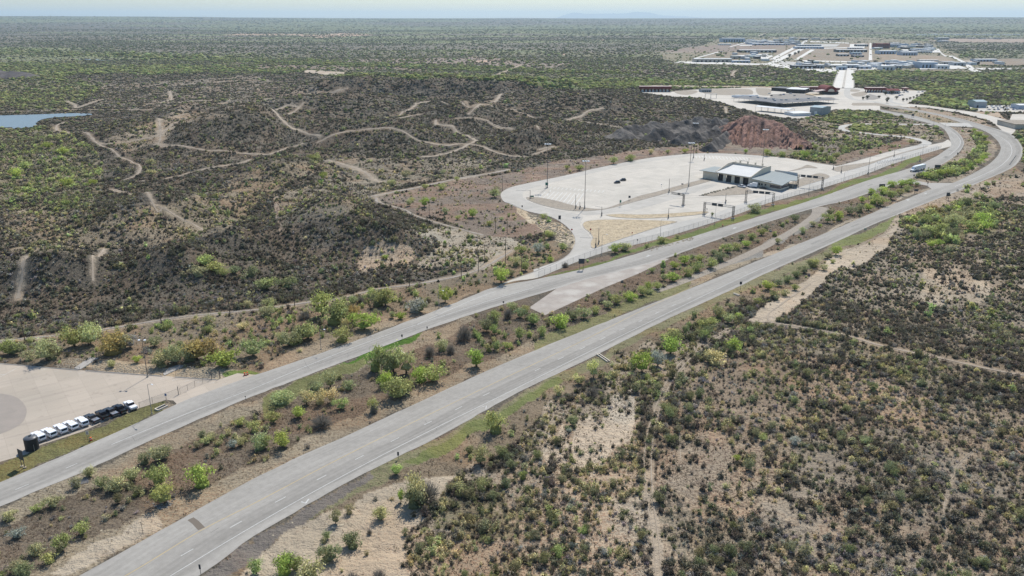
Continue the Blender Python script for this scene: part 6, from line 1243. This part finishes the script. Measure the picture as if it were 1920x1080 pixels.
for u,v,vt,l in [(285,776,717,'street lamp on the grass by the pickup row'),(602,655,615,'street lamp on the gravel edge in the middle of the upper carriageway'),(823,578,543,'street lamp at the edge of the weeds near the service road end'),
  (1128,478,438,'slim lamp by the fence at the left corner of the lot'),(1238,442,410,'slim lamp by the fence under the straw island'),(1340,421,378,'slim lamp by the fence in front of the first sign gantry'),(1434,386,362,'slim lamp by the fence in front of the second gantry'),(1516,367,338,'slim lamp by the fence below the small signs'),
  (1582,339,321,'slim lamp by the fence east of the third gantry'),(1640,320,305,'slim lamp beside the striped service lane'),(1690,306,289,'slim lamp at the fence right of the striped lane'),(1729,290,270,'slim lamp by the fence near the road bend'),(1769,257,231,'slim lamp inside the road bend'),(1750,236,224,'slim lamp at the far crossover')]: street_lamp(u,v,vt,l)
def arm_pole(u,v,vt,ang,arm,label):
    p=Vector((*G(u,v),.06));h=rise(u,v,vt);t=thing('barrier_pole',p,ang,label,'pole');MB().tube((0,0,0),(0,0,h),.16,.12,8).build('pole',M['dsteel'],t)
    MB().tube((0,0,h*.97),(arm,0,h*1.02),.07).build('arm',M['galv'],t);MB().box(-.35,.35,-.35,.35,0,.9).build('base',M['kerb'],t);MB().box(-.3,.3,-.55,-.1,1.,2.).build('control_box',M['dsteel'],t)
for u,v,vt,a,ar,l in [(994,373,357,PI,9,'camera pole with long arm at the left end of the loop'),(1128,405,388,PI*.9,4,'camera pole at the entrance to the inspection lanes'),(1253,409,391,-.3,3,'camera pole on the narrow straw island'),(1117,464,446,PI,8,'camera pole with arm over the entry road'),(1122,458,428,PI*.5,1,'steel pole beside the entry road'),
  (1079,391,366,PI*.5,.6,'left one of two short steel poles on the bare grey bed'),(1087,392,379,PI*.5,.6,'right one of two short steel poles on the bare grey bed'),(1254,361,335,PI*.5,.6,'steel pole on the grey strip in the middle of the lot'),(1360,381,363,PI*.5,.6,'steel pole in the middle inspection lane'),(1403,313,297,PI*.5,.5,'steel pole behind the inspection building roof'),
  (1562,318,309,PI*.5,.5,'steel pole at the tip of the thin strip'),(1577,324,311,0,5,'camera pole with arm on the thin strip'),(1676,294,282,0,5,'camera pole with arm further along the thin strip'),(1627,327,293,0,8,'tall camera pole by the fence with arm across the lanes'),(1320,301,290,PI*.5,.5,'dark pole at the back kerb of the lot'),(1724,303,289,PI*.5,.4,'dark pole on the green verge by the fence')]: arm_pole(u,v,vt,a,ar,l)
def lattice_leg(mb,x,y,h,w=.9):
    for a in (-w/2,w/2):
        for b in (-w/2,w/2): mb.box(x+a-.09,x+a+.09,y+b-.09,y+b+.09,0,h)
    n=int(h/1.6)
    for i in range(n):
        z=i*h/n;z2=(i+1)*h/n;s=1 if i%2 else -1
        mb.tube((x-s*w/2,y-w/2,z),(x+s*w/2,y-w/2,z2),.05,n=4);mb.tube((x-s*w/2,y+w/2,z),(x+s*w/2,y+w/2,z2),.05,n=4)
def gantry(pa,pb,h,signs,label):
    p=Vector((*G(*pa),.05));q=Vector((*G(*pb),.05));L=(q-p).length;t=thing('sign_gantry',p,frame_dir(p,q),label,'gantry')
    for x in (0,L): mb=MB();lattice_leg(mb,x,0,h);mb.build('leg',M['dsteel'],t)
    mb=MB()
    for y in (-.45,.45):
        for z in (h-1.1,h-.1): mb.box(.5,L-.5,y-.07,y+.07,z-.07,z+.07)
    n=int(L/1.5)
    for i in range(n): s=i%2;mb.tube((.5+i*(L-1)/n,-.45,h-1.1 if s else h-.1),(.5+(i+1)*(L-1)/n,-.45,h-.1 if s else h-1.1),.045,n=4)
    mb.build('truss',M['galv'],t)
    for x in signs: MB().box(x*L-1.5,x*L+1.5,-.75,-.6,h-1.3,h+.3).build('sign_panel',M['signback'],t)
    for x in (0,L): MB().box(x-1,x+1,-1,1,0,.35).build('footing',M['kerb'],t)
gantry((1320,402),(1374,410),7.4,(.35,.56),'lattice sign gantry with two dark signs over the lanes');gantry((1398,379),(1449,384),7.6,(.34,.56,.78),'lattice sign gantry with three dark signs over the lanes')
gantry((1495,349),(1541,354),8.,(.2,.45,.7),'lattice sign gantry east of the inspection building')
def cantilever():
    p=Vector((*G(1281,385),.05));h=7.;t=thing('cantilever_gantry',p,math.radians(143),'lattice post with dark cantilever truss reaching left over the lanes','gantry')
    mb=MB();lattice_leg(mb,0,0,h,.8);mb.build('leg',M['dsteel'],t);mb=MB()
    for y in (-.5,.5):
        for z in (h-.9,h): mb.box(.4,8.5,y-.09,y+.09,z-.09,z+.09)
    for i in range(6): mb.tube((.4+i*1.35,-.5,h-.9),(1.75+i*1.35,.5,h),.05,n=4)
    mb.build('truss',M['dsteel'],t);MB().box(-1,1,-1,1,0,.4).build('footing',M['kerb'],t);MB().box(3,4.4,-.75,-.6,h-1.2,h+.2).build('sign_panel',M['signback'],t)
cantilever()
def sign(u,v,vt,w_px,label,m='signback',posts=2,frac=.5,ang=0.,shape='rect',fm='signwhite',concrete_=True,name='road_sign'):
    p=P(u,v);h=rise(u,v,vt);w=w_px*mpp(u,v);t=thing(name,p,ang,label,'sign');z0=h*(1-frac)
    xs=[0] if posts==1 else [-w*.3,w*.3]
    for x in xs:
        MB().tube((x,0,0),(x,0,z0+.2 if shape!='rect' else h-.05),.05 if w<1.5 else .1,n=6).build('post',M['dsteel'],t)
        if concrete_ and w>2: MB().tube((x,0,0),(x,0,.25),.4,n=8).build('footing',M['rock'],t)
    if shape=='rect':
        b=MB().box(-w/2,w/2,-.09,-.05,z0,h).build('panel',M[m],t);e=.05*min(w,h-z0)+.02
        f=MB()
        for q in ((-w/2,w/2,z0,z0+e),(-w/2,w/2,h-e,h),(-w/2,-w/2+e,z0+e,h-e),(w/2-e,w/2,z0+e,h-e)): f.box(q[0],q[1],-.105,-.09,q[2],q[3])
        if m!='signback': f.build('border',M[fm],b)
    else:
        n={'oct':8,'dia':4}[shape];pr=[(w/2*math.cos(2*PI*i/n+(PI/8 if n==8 else 0)),(h+z0)/2+w/2*math.sin(2*PI*i/n+(PI/8 if n==8 else 0))) for i in range(n)];MB().prism(pr,-.1,-.06).build('panel',M[m],t)
    return t
sign(44,876,843,16,'large dark sign seen from behind on two posts by the tank',frac=.58,ang=frame_dir(G(38,873),G(50,878.5)),m='signback')
sign(1090,506,485,11,'blue-grey two-post sign by the fence near the service road fork',frac=.45,m='signback')
sign(1049,420,404,5.,'twin dark panel sign on the outer edge of the entry road',frac=.45,ang=.3)
sign(1025,352,342,5.5,'green sign on the lot beside the high mast',m='signgreen',frac=.55,posts=2)
sign(1163,387,375,3.4,'green sign on the grey strip near the lot entrance',m='signgreen',frac=.42)
sign(1180,376,367,4,'twin grey sign above the green one on the grey strip',frac=.45)
sign(998,372,366.5,6,'small green sign at the left tip of the bare grey bed',m='signgreen',frac=.5)
sign(1653,354,345,11,'grey two-post sign in the median shrubs below the carriageway',frac=.62,m='signback')
sign(1717,363,354.5,7,'blue-grey sign at the right end of the median thicket',frac=.5,m='signback')
sign(1757,319,309,11,'grey two-post sign on the island inside the bend',frac=.62,m='signback')
sign(1776,375,361,6.5,'blue-grey sign on the shoulder near the junction',frac=.5,m='signback');sign(1795,359,355.5,4,'small sign at the shoulder just past the junction',frac=.5,m='signback')
sign(1622,432,428,5,'green sign lying low on the shoulder of the main highway',m='signgreen',frac=.6)
sign(1711,220,213.5,5,'dark sign over the far road behind the loop',frac=.6);sign(1741,222,216,4.2,'dark twin sign between the far roads',frac=.6)
sign(461,752,741,3,'small grey sign on the verge across from the driveway',posts=1,frac=.4,shape='dia',concrete_=False);sign(754,636,627,2.8,'small road sign on the green verge of the upper carriageway',posts=1,frac=.5,concrete_=False)
sign(801,618,612,2.2,'tiny marker sign on the verge right of the green grass',posts=1,frac=.6,concrete_=False);sign(944,576,563,4.5,'dark sign where the carriageway meets the median thicket',posts=1,frac=.5,shape='dia',concrete_=False)
sign(747,861,847,3.5,'small sign on the lower shoulder of the main highway',posts=1,frac=.5,concrete_=False);sign(1388,543,528,4.5,'square dark sign on the shoulder above the sandy slope',posts=1,frac=.35,concrete_=False)
sign(377,1079,1058,3.6,'marker sign on the shoulder at the bottom edge',posts=1,frac=.42,concrete_=False);sign(268,1000,978,1.2,'thin marker post in the sandy median',posts=1,frac=.2,concrete_=False)
sign(312,750,738,4,'blue square sign at the fence gate of the pickup yard',posts=1,frac=.35,m='cblue',concrete_=False);sign(1713,334,327,2.5,'small sign at the nose of the island',posts=1,frac=.5,concrete_=False)
sign(167,829,808,5,'twin grey panels above an orange base on the grass',posts=2,frac=.3,m='csilver',concrete_=False)
sign(1072,436,429,3.6,'red stop sign left of the entry road',posts=1,frac=.35,m='signred',shape='oct');sign(1107,437,428.5,3.6,'red stop sign on the left tip of the straw island',posts=1,frac=.35,m='signred',shape='oct');sign(1185,443,435,2.6,'red sign at the lower edge of the straw island',posts=1,frac=.35,m='signred',shape='oct')
sign(1195,456,448,3.4,'dark diamond sign at the fence below the straw island',posts=1,frac=.45,shape='dia',concrete_=False);sign(1325,399,390,2.2,'small sign by the first gantry leg',posts=1,frac=.4,shape='oct',concrete_=False)
sign(979,394,385,2.4,'small sign at the outer curb of the loop',posts=1,frac=.35,concrete_=False);sign(1073,460,452,2.4,'small sign on the kerb by the reddish bank',posts=1,frac=.4,concrete_=False);sign(1240,351,345,2,'pale sign post near the middle of the lot',posts=1,frac=.3,concrete_=False,m='signwhite')
sign(1279,350,344,4,'small dark sign on the grey strip by the mast',posts=1,frac=.3);sign(1795,292,286,2.4,'dark marker sign at the inner edge of the bend',posts=1,frac=.5,concrete_=False);sign(1739,348,341,1.6,'thin marker on the crossover kerb',posts=1,frac=.5,concrete_=False)
def barrel(u,v,label):
    p=P(u,v);t=thing('traffic_barrel',p,0,label,'traffic barrel');MB().tube((0,0,.08),(0,0,1.),.3,.24,12).build('drum',M['orange'],t);MB().tube((0,0,0),(0,0,.09),.42,n=12).build('foot',M['tyre'],t);MB().tube((0,0,.5),(0,0,.66),.285,.277,12).build('band',M['signwhite'],t)
barrel(171,826,'orange barrel at the foot of the twin grey panels');barrel(1355,424,'orange barrel on the verge below the first gantry');barrel(459,704,'orange-white barrel lying by the driveway grass, left one');barrel(464,703,'orange-white barrel by the driveway grass, right one')
# utility poles with a wire each way
UP=[(47,640,593),(179,617,579),(303,609,570),(432,594,550),(553,577,533),(664,560,516),(768,536,505),(865,520,484),(897,510,472),(909,492,458),(948,500,448),(929,436,407),(951,440,409),(805,407,376),(694,374,345),(675,370,351),(942,358,329),(978,510,477)]
UPL=['by the track end nearest the left edge','behind the green shrubs of the parking yard','above the golden shrubs','beside the pale track left of centre','behind the tall green mesquites','among the shrubs where the track fades','at the edge of the dark brush above the bank','in the pale strip beside a dead shrub','in the pale strip, left of a close pair','behind the close pair','leaning at the end of the pale strip','at the foot of the reddish bank','right of the pole at the reddish bank foot','in the yellow shrubs mid slope','where the gravel tracks meet, taller one','where the gravel tracks meet, shorter one','on the far side of the reddish bank','beside the entry road thicket']
for (u,v,vt),l in zip(UP,UPL):
    p=P(u,v);h=rise(u,v,vt)*1.0;h=min(max(h,7.5),13.5);t=thing('utility_pole',p,.5,'wooden utility pole '+l,'utility pole','utility poles of the line')
    MB().tube((0,0,-.2),(0,0,h),.17,.11,8).build('pole',M['wood'],t);MB().box(-1.1,1.1,-.07,.07,h-.75,h-.6).build('crossarm',M['wood'],t)
    for x in (-1,0,1): MB().tube((x,0,h-.6),(x,0,h-.35),.06,n=6).build('insulator',M['cwhite'],t)
# chain-link fences: posts, rails and a see-through mesh
mesh=bpy.data.materials.new('chain_link');mesh.use_nodes=True;b=mesh.node_tree.nodes['Principled BSDF'];b.inputs['Base Color'].default_value=(.35,.36,.37,1);b.inputs['Roughness'].default_value=.6;b.inputs['Metallic'].default_value=.3;b.inputs['Alpha'].default_value=.16
def fence(px,h,label,step=4.,name='chain_link_fence',top=True):
    pts,L=resample(W3(px),2);n=min(98,max(2,int(sum((Vector(a)-Vector(b)).length for a,b in zip(W3(px),W3(px)[1:]))/step)))
    pts,L=resample(smooth_line(W3(px),5),n+1);o=pts[0].copy();t=thing(name,o,0,label,'fence')
    for p in pts: q=p-o;MB().tube((q.x,q.y,0),(q.x,q.y,h+.1),.045,n=5).build('post',M['dsteel'],t)
    mb=MB();me=MB()
    for a,b in zip(pts,pts[1:]):
        a=a-o;b=b-o;mb.tube((a.x,a.y,h),(b.x,b.y,h),.03,n=4);me.add([(a.x,a.y,.05),(b.x,b.y,.05),(b.x,b.y,h-.03),(a.x,a.y,h-.03)],[(0,1,2,3)])
    if top: mb.build('rail',M['dsteel'],t)
    me.build('mesh_panel',mesh,t)
fence([(1010,519),(1050,502.5),(1090,486.5),(1145,468.5),(1235,446.5),(1335,416.5),(1385,400),(1440,380),(1490,366)],2.4,'long chain-link fence along the service lane',4.6)
fence([(1490,366),(1550,349),(1625,325),(1675,306),(1764,278)],2.4,'chain-link fence continuing east toward the road bend',6.)
fence([(338,739),(350,733),(362,727),(373,721.5),(385,717),(397,713.5)],1.9,'sagging chain-link gate fence at the driveway of the pickup yard',2.4)
fence([(262,766),(284,757),(307,750),(322,743),(335,739)],1.9,'chain-link fence between the grass strip and the yard gate',4)
fence([(100,688),(150,694)],1.2,'short wire fence at the west flume',3.);fence([(165,695),(235,700),(305,704)],1.2,'wire fence between the two flumes',3.);fence([(330,706),(397,711),(412,709)],1.9,'chain-link fence between the east flume and the gate',3.)
for (u,v),l in (((397,711),'left gate post of the pickup yard'),((413,709),'right gate post of the pickup yard'),((335,740),'thick gate post at the lower end of the gate')):
    p=Vector((*G(u,v),.03));t=thing('gate_post',p,0,l,'post');MB().tube((0,0,0),(0,0,2.6),.11,n=8).build('shaft',M['dsteel'],t);MB().tube((0,0,2.6),(0,0,2.68),.14,n=8).build('cap',M['dsteel'],t)
fence([(1903,232),(1960,234),(2010,236)],3.,'fence on the edge of the pale eastern yard',6)
# rocks, culverts, litter
def rock_mesh(seed):
    v,f=blob(np.random.RandomState(seed),3,7,.28);me=npmesh('boulder',v,f,mats=(M['rock'],));return me
RM=[rock_mesh(500+i) for i in range(6)]
def rocks(px,n,s0,s1,label,seed,name='riprap',m=None):
    rs=np.random.RandomState(seed);poly=W(px);V=[];T=[];off=0;lo=poly.min(0);hi_=poly.max(0);k=0
    while k<n:
        x,y=rs.uniform(lo,hi_)
        if not inside(np.array([x]),np.array([y]),poly)[0]: continue
        v,f=blob(np.random.RandomState(rs.randint(40)),2,6,.3);a=rs.uniform(0,6.3);s=rs.uniform(s0,s1);c_,s_=math.cos(a),math.sin(a);z=gz(x,y)
        V.append(np.c_[(v[:,0]*c_-v[:,1]*s_)*s+x,(v[:,0]*s_+v[:,1]*c_)*s*.8+y,v[:,2]*s*.55+z]);T.append(f+off);off+=len(v);k+=1
    tag(link(name,npmesh(name,np.vstack(V),np.vstack(T)),m or M['rock']),label,'rocks',kind='stuff')
rocks([(105,686),(130,672),(166,672),(140,692),(108,690)],260,.14,.34,'pale riprap stones west of the west flume',1)
rocks([(170,693),(190,674),(230,682),(300,690),(318,690),(303,702),(240,700)],700,.14,.36,'pale riprap stones between the two flumes',2)
rocks([(330,703),(352,687),(425,690),(415,703),(400,708),(370,707)],520,.14,.36,'pale riprap stones east of the east flume',3)
rocks([(985,398),(1055,421),(1072,437),(1077,452),(1068,468),(1045,452),(1010,425)],420,.3,.9,'pale boulders on the slope outside the entry road',4)
rocks([(1215,465),(1260,455),(1300,444),(1300,450),(1250,463),(1215,472)],120,.25,.6,'pale rocks by the fence above the carriageway',5)
rocks([(1280,630),(1300,600),(1330,600),(1290,660)],60,.1,.3,'small pale stones near the trail head',6)
rocks([(270,940),(300,955),(318,952),(330,935),(300,945)],70,.15,.4,'grey stones under the lower median mesquites',7,m=M['ashen'])
rs=np.random.RandomState(3)
for i in range(13):
    f=i/12;u=1318+65*f+rs.uniform(-1,1);v=366.5-17*f+rs.uniform(-.4,.4);p=Vector((*G(u,v),.17));o=link('boulder',RM[i%6],loc=p,rz=i*1.3);s=rs.uniform(.7,1.25);o.scale=(s*1.2,s,s*.9)
    tag(o,'dark weathered boulder in the line edging the bed before the inspection building','boulder','boulders edging the bare bed')
for i in range(34):
    u=1593+i*2.9;v=328-i*.0;ln=[(1645,306),(1690,296)];q=i/33;p=Vector((*G(1645+52*q,305-(11 if i%2 else 8)*q+(3 if i%2 else 0)),.06))
    t=thing('lane_bollard',p,0,'slim white bollard in the double row across the service lane','bollard','white bollards on the service lane');MB().tube((0,0,0),(0,0,1.1),.13,.1,6).build('shaft',M['cwhite'],t);MB().tube((0,0,0),(0,0,.1),.3,n=8).build('foot',M['tyre'],t)
def culvert(u,v,u2,v2,label,w=1.2):
    a=P(u,v);b=P(u2,v2);L=(b-a).length;t=thing('culvert',a,frame_dir(a,b),label,'culvert');MB().box(0,L,-w/2,-w/2+.25,0,.45).box(0,L,w/2-.25,w/2,0,.45).box(0,.25,-w/2+.25,w/2-.25,0,.45).build('headwall',M['stucco'],t);MB().box(.25,L,-w/2+.25,w/2-.25,.0,.12).build('inlet',M['dark'],t)
culvert(748,659,762,668,'pale concrete culvert inlet on the green verge');culvert(1121,665,1141,679,'pale culvert end below the main highway');culvert(1376,551,1386,555,'small pale culvert on the shoulder above the sandy slope',1.)
culvert(293,770,312,761,'concrete drain frame on the grass by the pickup yard gate',1.6)
def pipe_rack():
    p=P(150,905);t=thing('cattle_guard',p,.5,'grey metal rack lying in the grass beside the carriageway','rack')
    for i in range(6): MB().box(-1.9,1.9,-1.1+i*.42,-.95+i*.42,.1,.22).build('bar',M['galv'],t)
    for x in (-1.8,1.65): MB().box(x,x+.15,-1.3,1.3,0,.1).build('rail',M['dsteel'],t)
pipe_rack()
rs=np.random.RandomState(15)
for i,(u,v,s) in enumerate([(112,920,.45),(190,995,.25),(548,980,.25),(512,1004,.2),(605,636-36,.5),(571,1040,.35),(581,1041,.3),(828,679,.5),(415,703,.5),(407,706,.4),(640,985,.5),(625,990,.6)]):
    o=link('litter_slab',RM[i%6],loc=P(u,v),rz=i);o.scale=(s*1.4,s,s*.4);tag(o,'pale stone slab lying on open ground near the road','stone','pale slabs near the road')
# barriers by the bend
mb=MB();pts=W3([(1893,309),(1897,303),(1902,296),(1905,292)]);t=thing('guard_rail',pts[0],0,'short dark guard rail on the outer road bend','guard rail')
for a,b in zip(pts,pts[1:]): mb.tube((*(a-pts[0])[:2],.7),(*(b-pts[0])[:2],.7),.16,n=5)
mb.build('rail',M['dsteel'],t)
for p in pts: MB().box(p.x-pts[0].x-.1,p.x-pts[0].x+.1,p.y-pts[0].y-.1,p.y-pts[0].y+.1,0,.75).build('post',M['dsteel'],t)
# round trees on the port grounds
for i,(u,v,w,h) in enumerate([(1663,193,9,9),(1681,186,9,5),(1693,190,8,5),(1700,189,6,4),(1706,187,7,4),(1713,185,6,4),(1719,182,6,4),(1626,186,10,6),(1618,187,8,5),(1648,184,8,4),(1672,177,14,6),(1660,178,12,6),(1793,207,8,7),(1817,206,5,3),(1881,205,5,5),(1884,209,5,5),(1887,213,4,5),(1889,218,4,5),(1891,223,4,5),(1893,224,3,4),(1352,102.5,5,6),(1361,102.5,5,3),(1375,101,7,3),(1377,111,4,3),(1386,111,4,3),(1398,110,5,4),(1480,108,8,6),(1490,104,8,5),(1497,101,7,5),(1476,113,8,4),(1500,117,14,4),(1588,99,12,4),(1608,131,9,5),(1640,118,12,4)]):
    p=Vector((*G(u,v),.04));k=mpp(u,v);t=thing('round_tree',p,i*1.1,'dark round evergreen tree on the grounds of the port and town','tree','dark trees of the port and town');o=link('crown',CRM[(i*3)%9],parent=t);o.scale=(w*k/2,w*k/2,h*k*1.1);o.color=(.07,.075,.05,1);q=link('trunk',TKM[i%9],parent=t);q.scale=(w*k/2,w*k/2,h*k)
# ================================================================ AIR, LIGHT, CAMERA
hz=MB().box(-62000,62000,-30,63500,-60,560).build('haze',None);tag(hz,kind='stuff',label='thin blue haze over the whole plain')
m=bpy.data.materials.new('haze_air');m.use_nodes=True
for n in list(m.node_tree.nodes): m.node_tree.nodes.remove(n)
o=nd(m,'ShaderNodeOutputMaterial');v=nd(m,'ShaderNodeVolumePrincipled');v.inputs['Color'].default_value=(.68,.86,1,1);v.inputs['Density'].default_value=3.5e-5;v.inputs['Anisotropy'].default_value=.25;lk(m,v.outputs[0],o.inputs['Volume']);hz.data.materials.append(m)
SUN_AZ=math.radians(74);SUN_EL=math.radians(49.5)
sd=bpy.data.lights.new('sun','SUN');sd.energy=5.0;sd.angle=math.radians(.53);sd.color=(1,.945,.85);so=link('sun',sd)
d=Vector((math.cos(SUN_AZ)*math.cos(SUN_EL),math.sin(SUN_AZ)*math.cos(SUN_EL),math.sin(SUN_EL)));so.rotation_euler=d.to_track_quat('Z','Y').to_euler();so.location=(0,0,300)
w=bpy.data.worlds.new('World');bpy.context.scene.world=w;w.use_nodes=True;bg=w.node_tree.nodes['Background'];sky=w.node_tree.nodes.new('ShaderNodeTexSky');sky.sky_type='NISHITA';sky.sun_disc=False
sky.sun_elevation=SUN_EL;sky.sun_rotation=PI/2-SUN_AZ;sky.air_density=1.3;sky.dust_density=.4;sky.ozone_density=2.;sky.altitude=200
tn=w.node_tree.nodes.new('ShaderNodeVectorMath');tn.operation='MULTIPLY';tn.inputs[1].default_value=(.86,.985,1.11);w.node_tree.links.new(sky.outputs[0],tn.inputs[0]);w.node_tree.links.new(tn.outputs[0],bg.inputs[0]);bg.inputs[1].default_value=.105
cam=bpy.data.cameras.new('camera');cam.sensor_width=36;cam.lens=36*F/1920;cam.clip_start=1;cam.clip_end=200000
co=link('camera',cam);co.location=(0,0,HC);co.rotation_euler=(PI/2-PITCH,0,0)
sc=bpy.context.scene;sc.camera=co;sc.view_settings.view_transform='Standard';sc.view_settings.look='None';sc.view_settings.exposure=.1;sc.view_settings.gamma=1
sc.cycles.volume_bounces=0;sc.cycles.max_bounces=5;sc.cycles.diffuse_bounces=2;sc.cycles.transparent_max_bounces=6;sc.cycles.caustics_reflective=False;sc.cycles.caustics_refractive=False
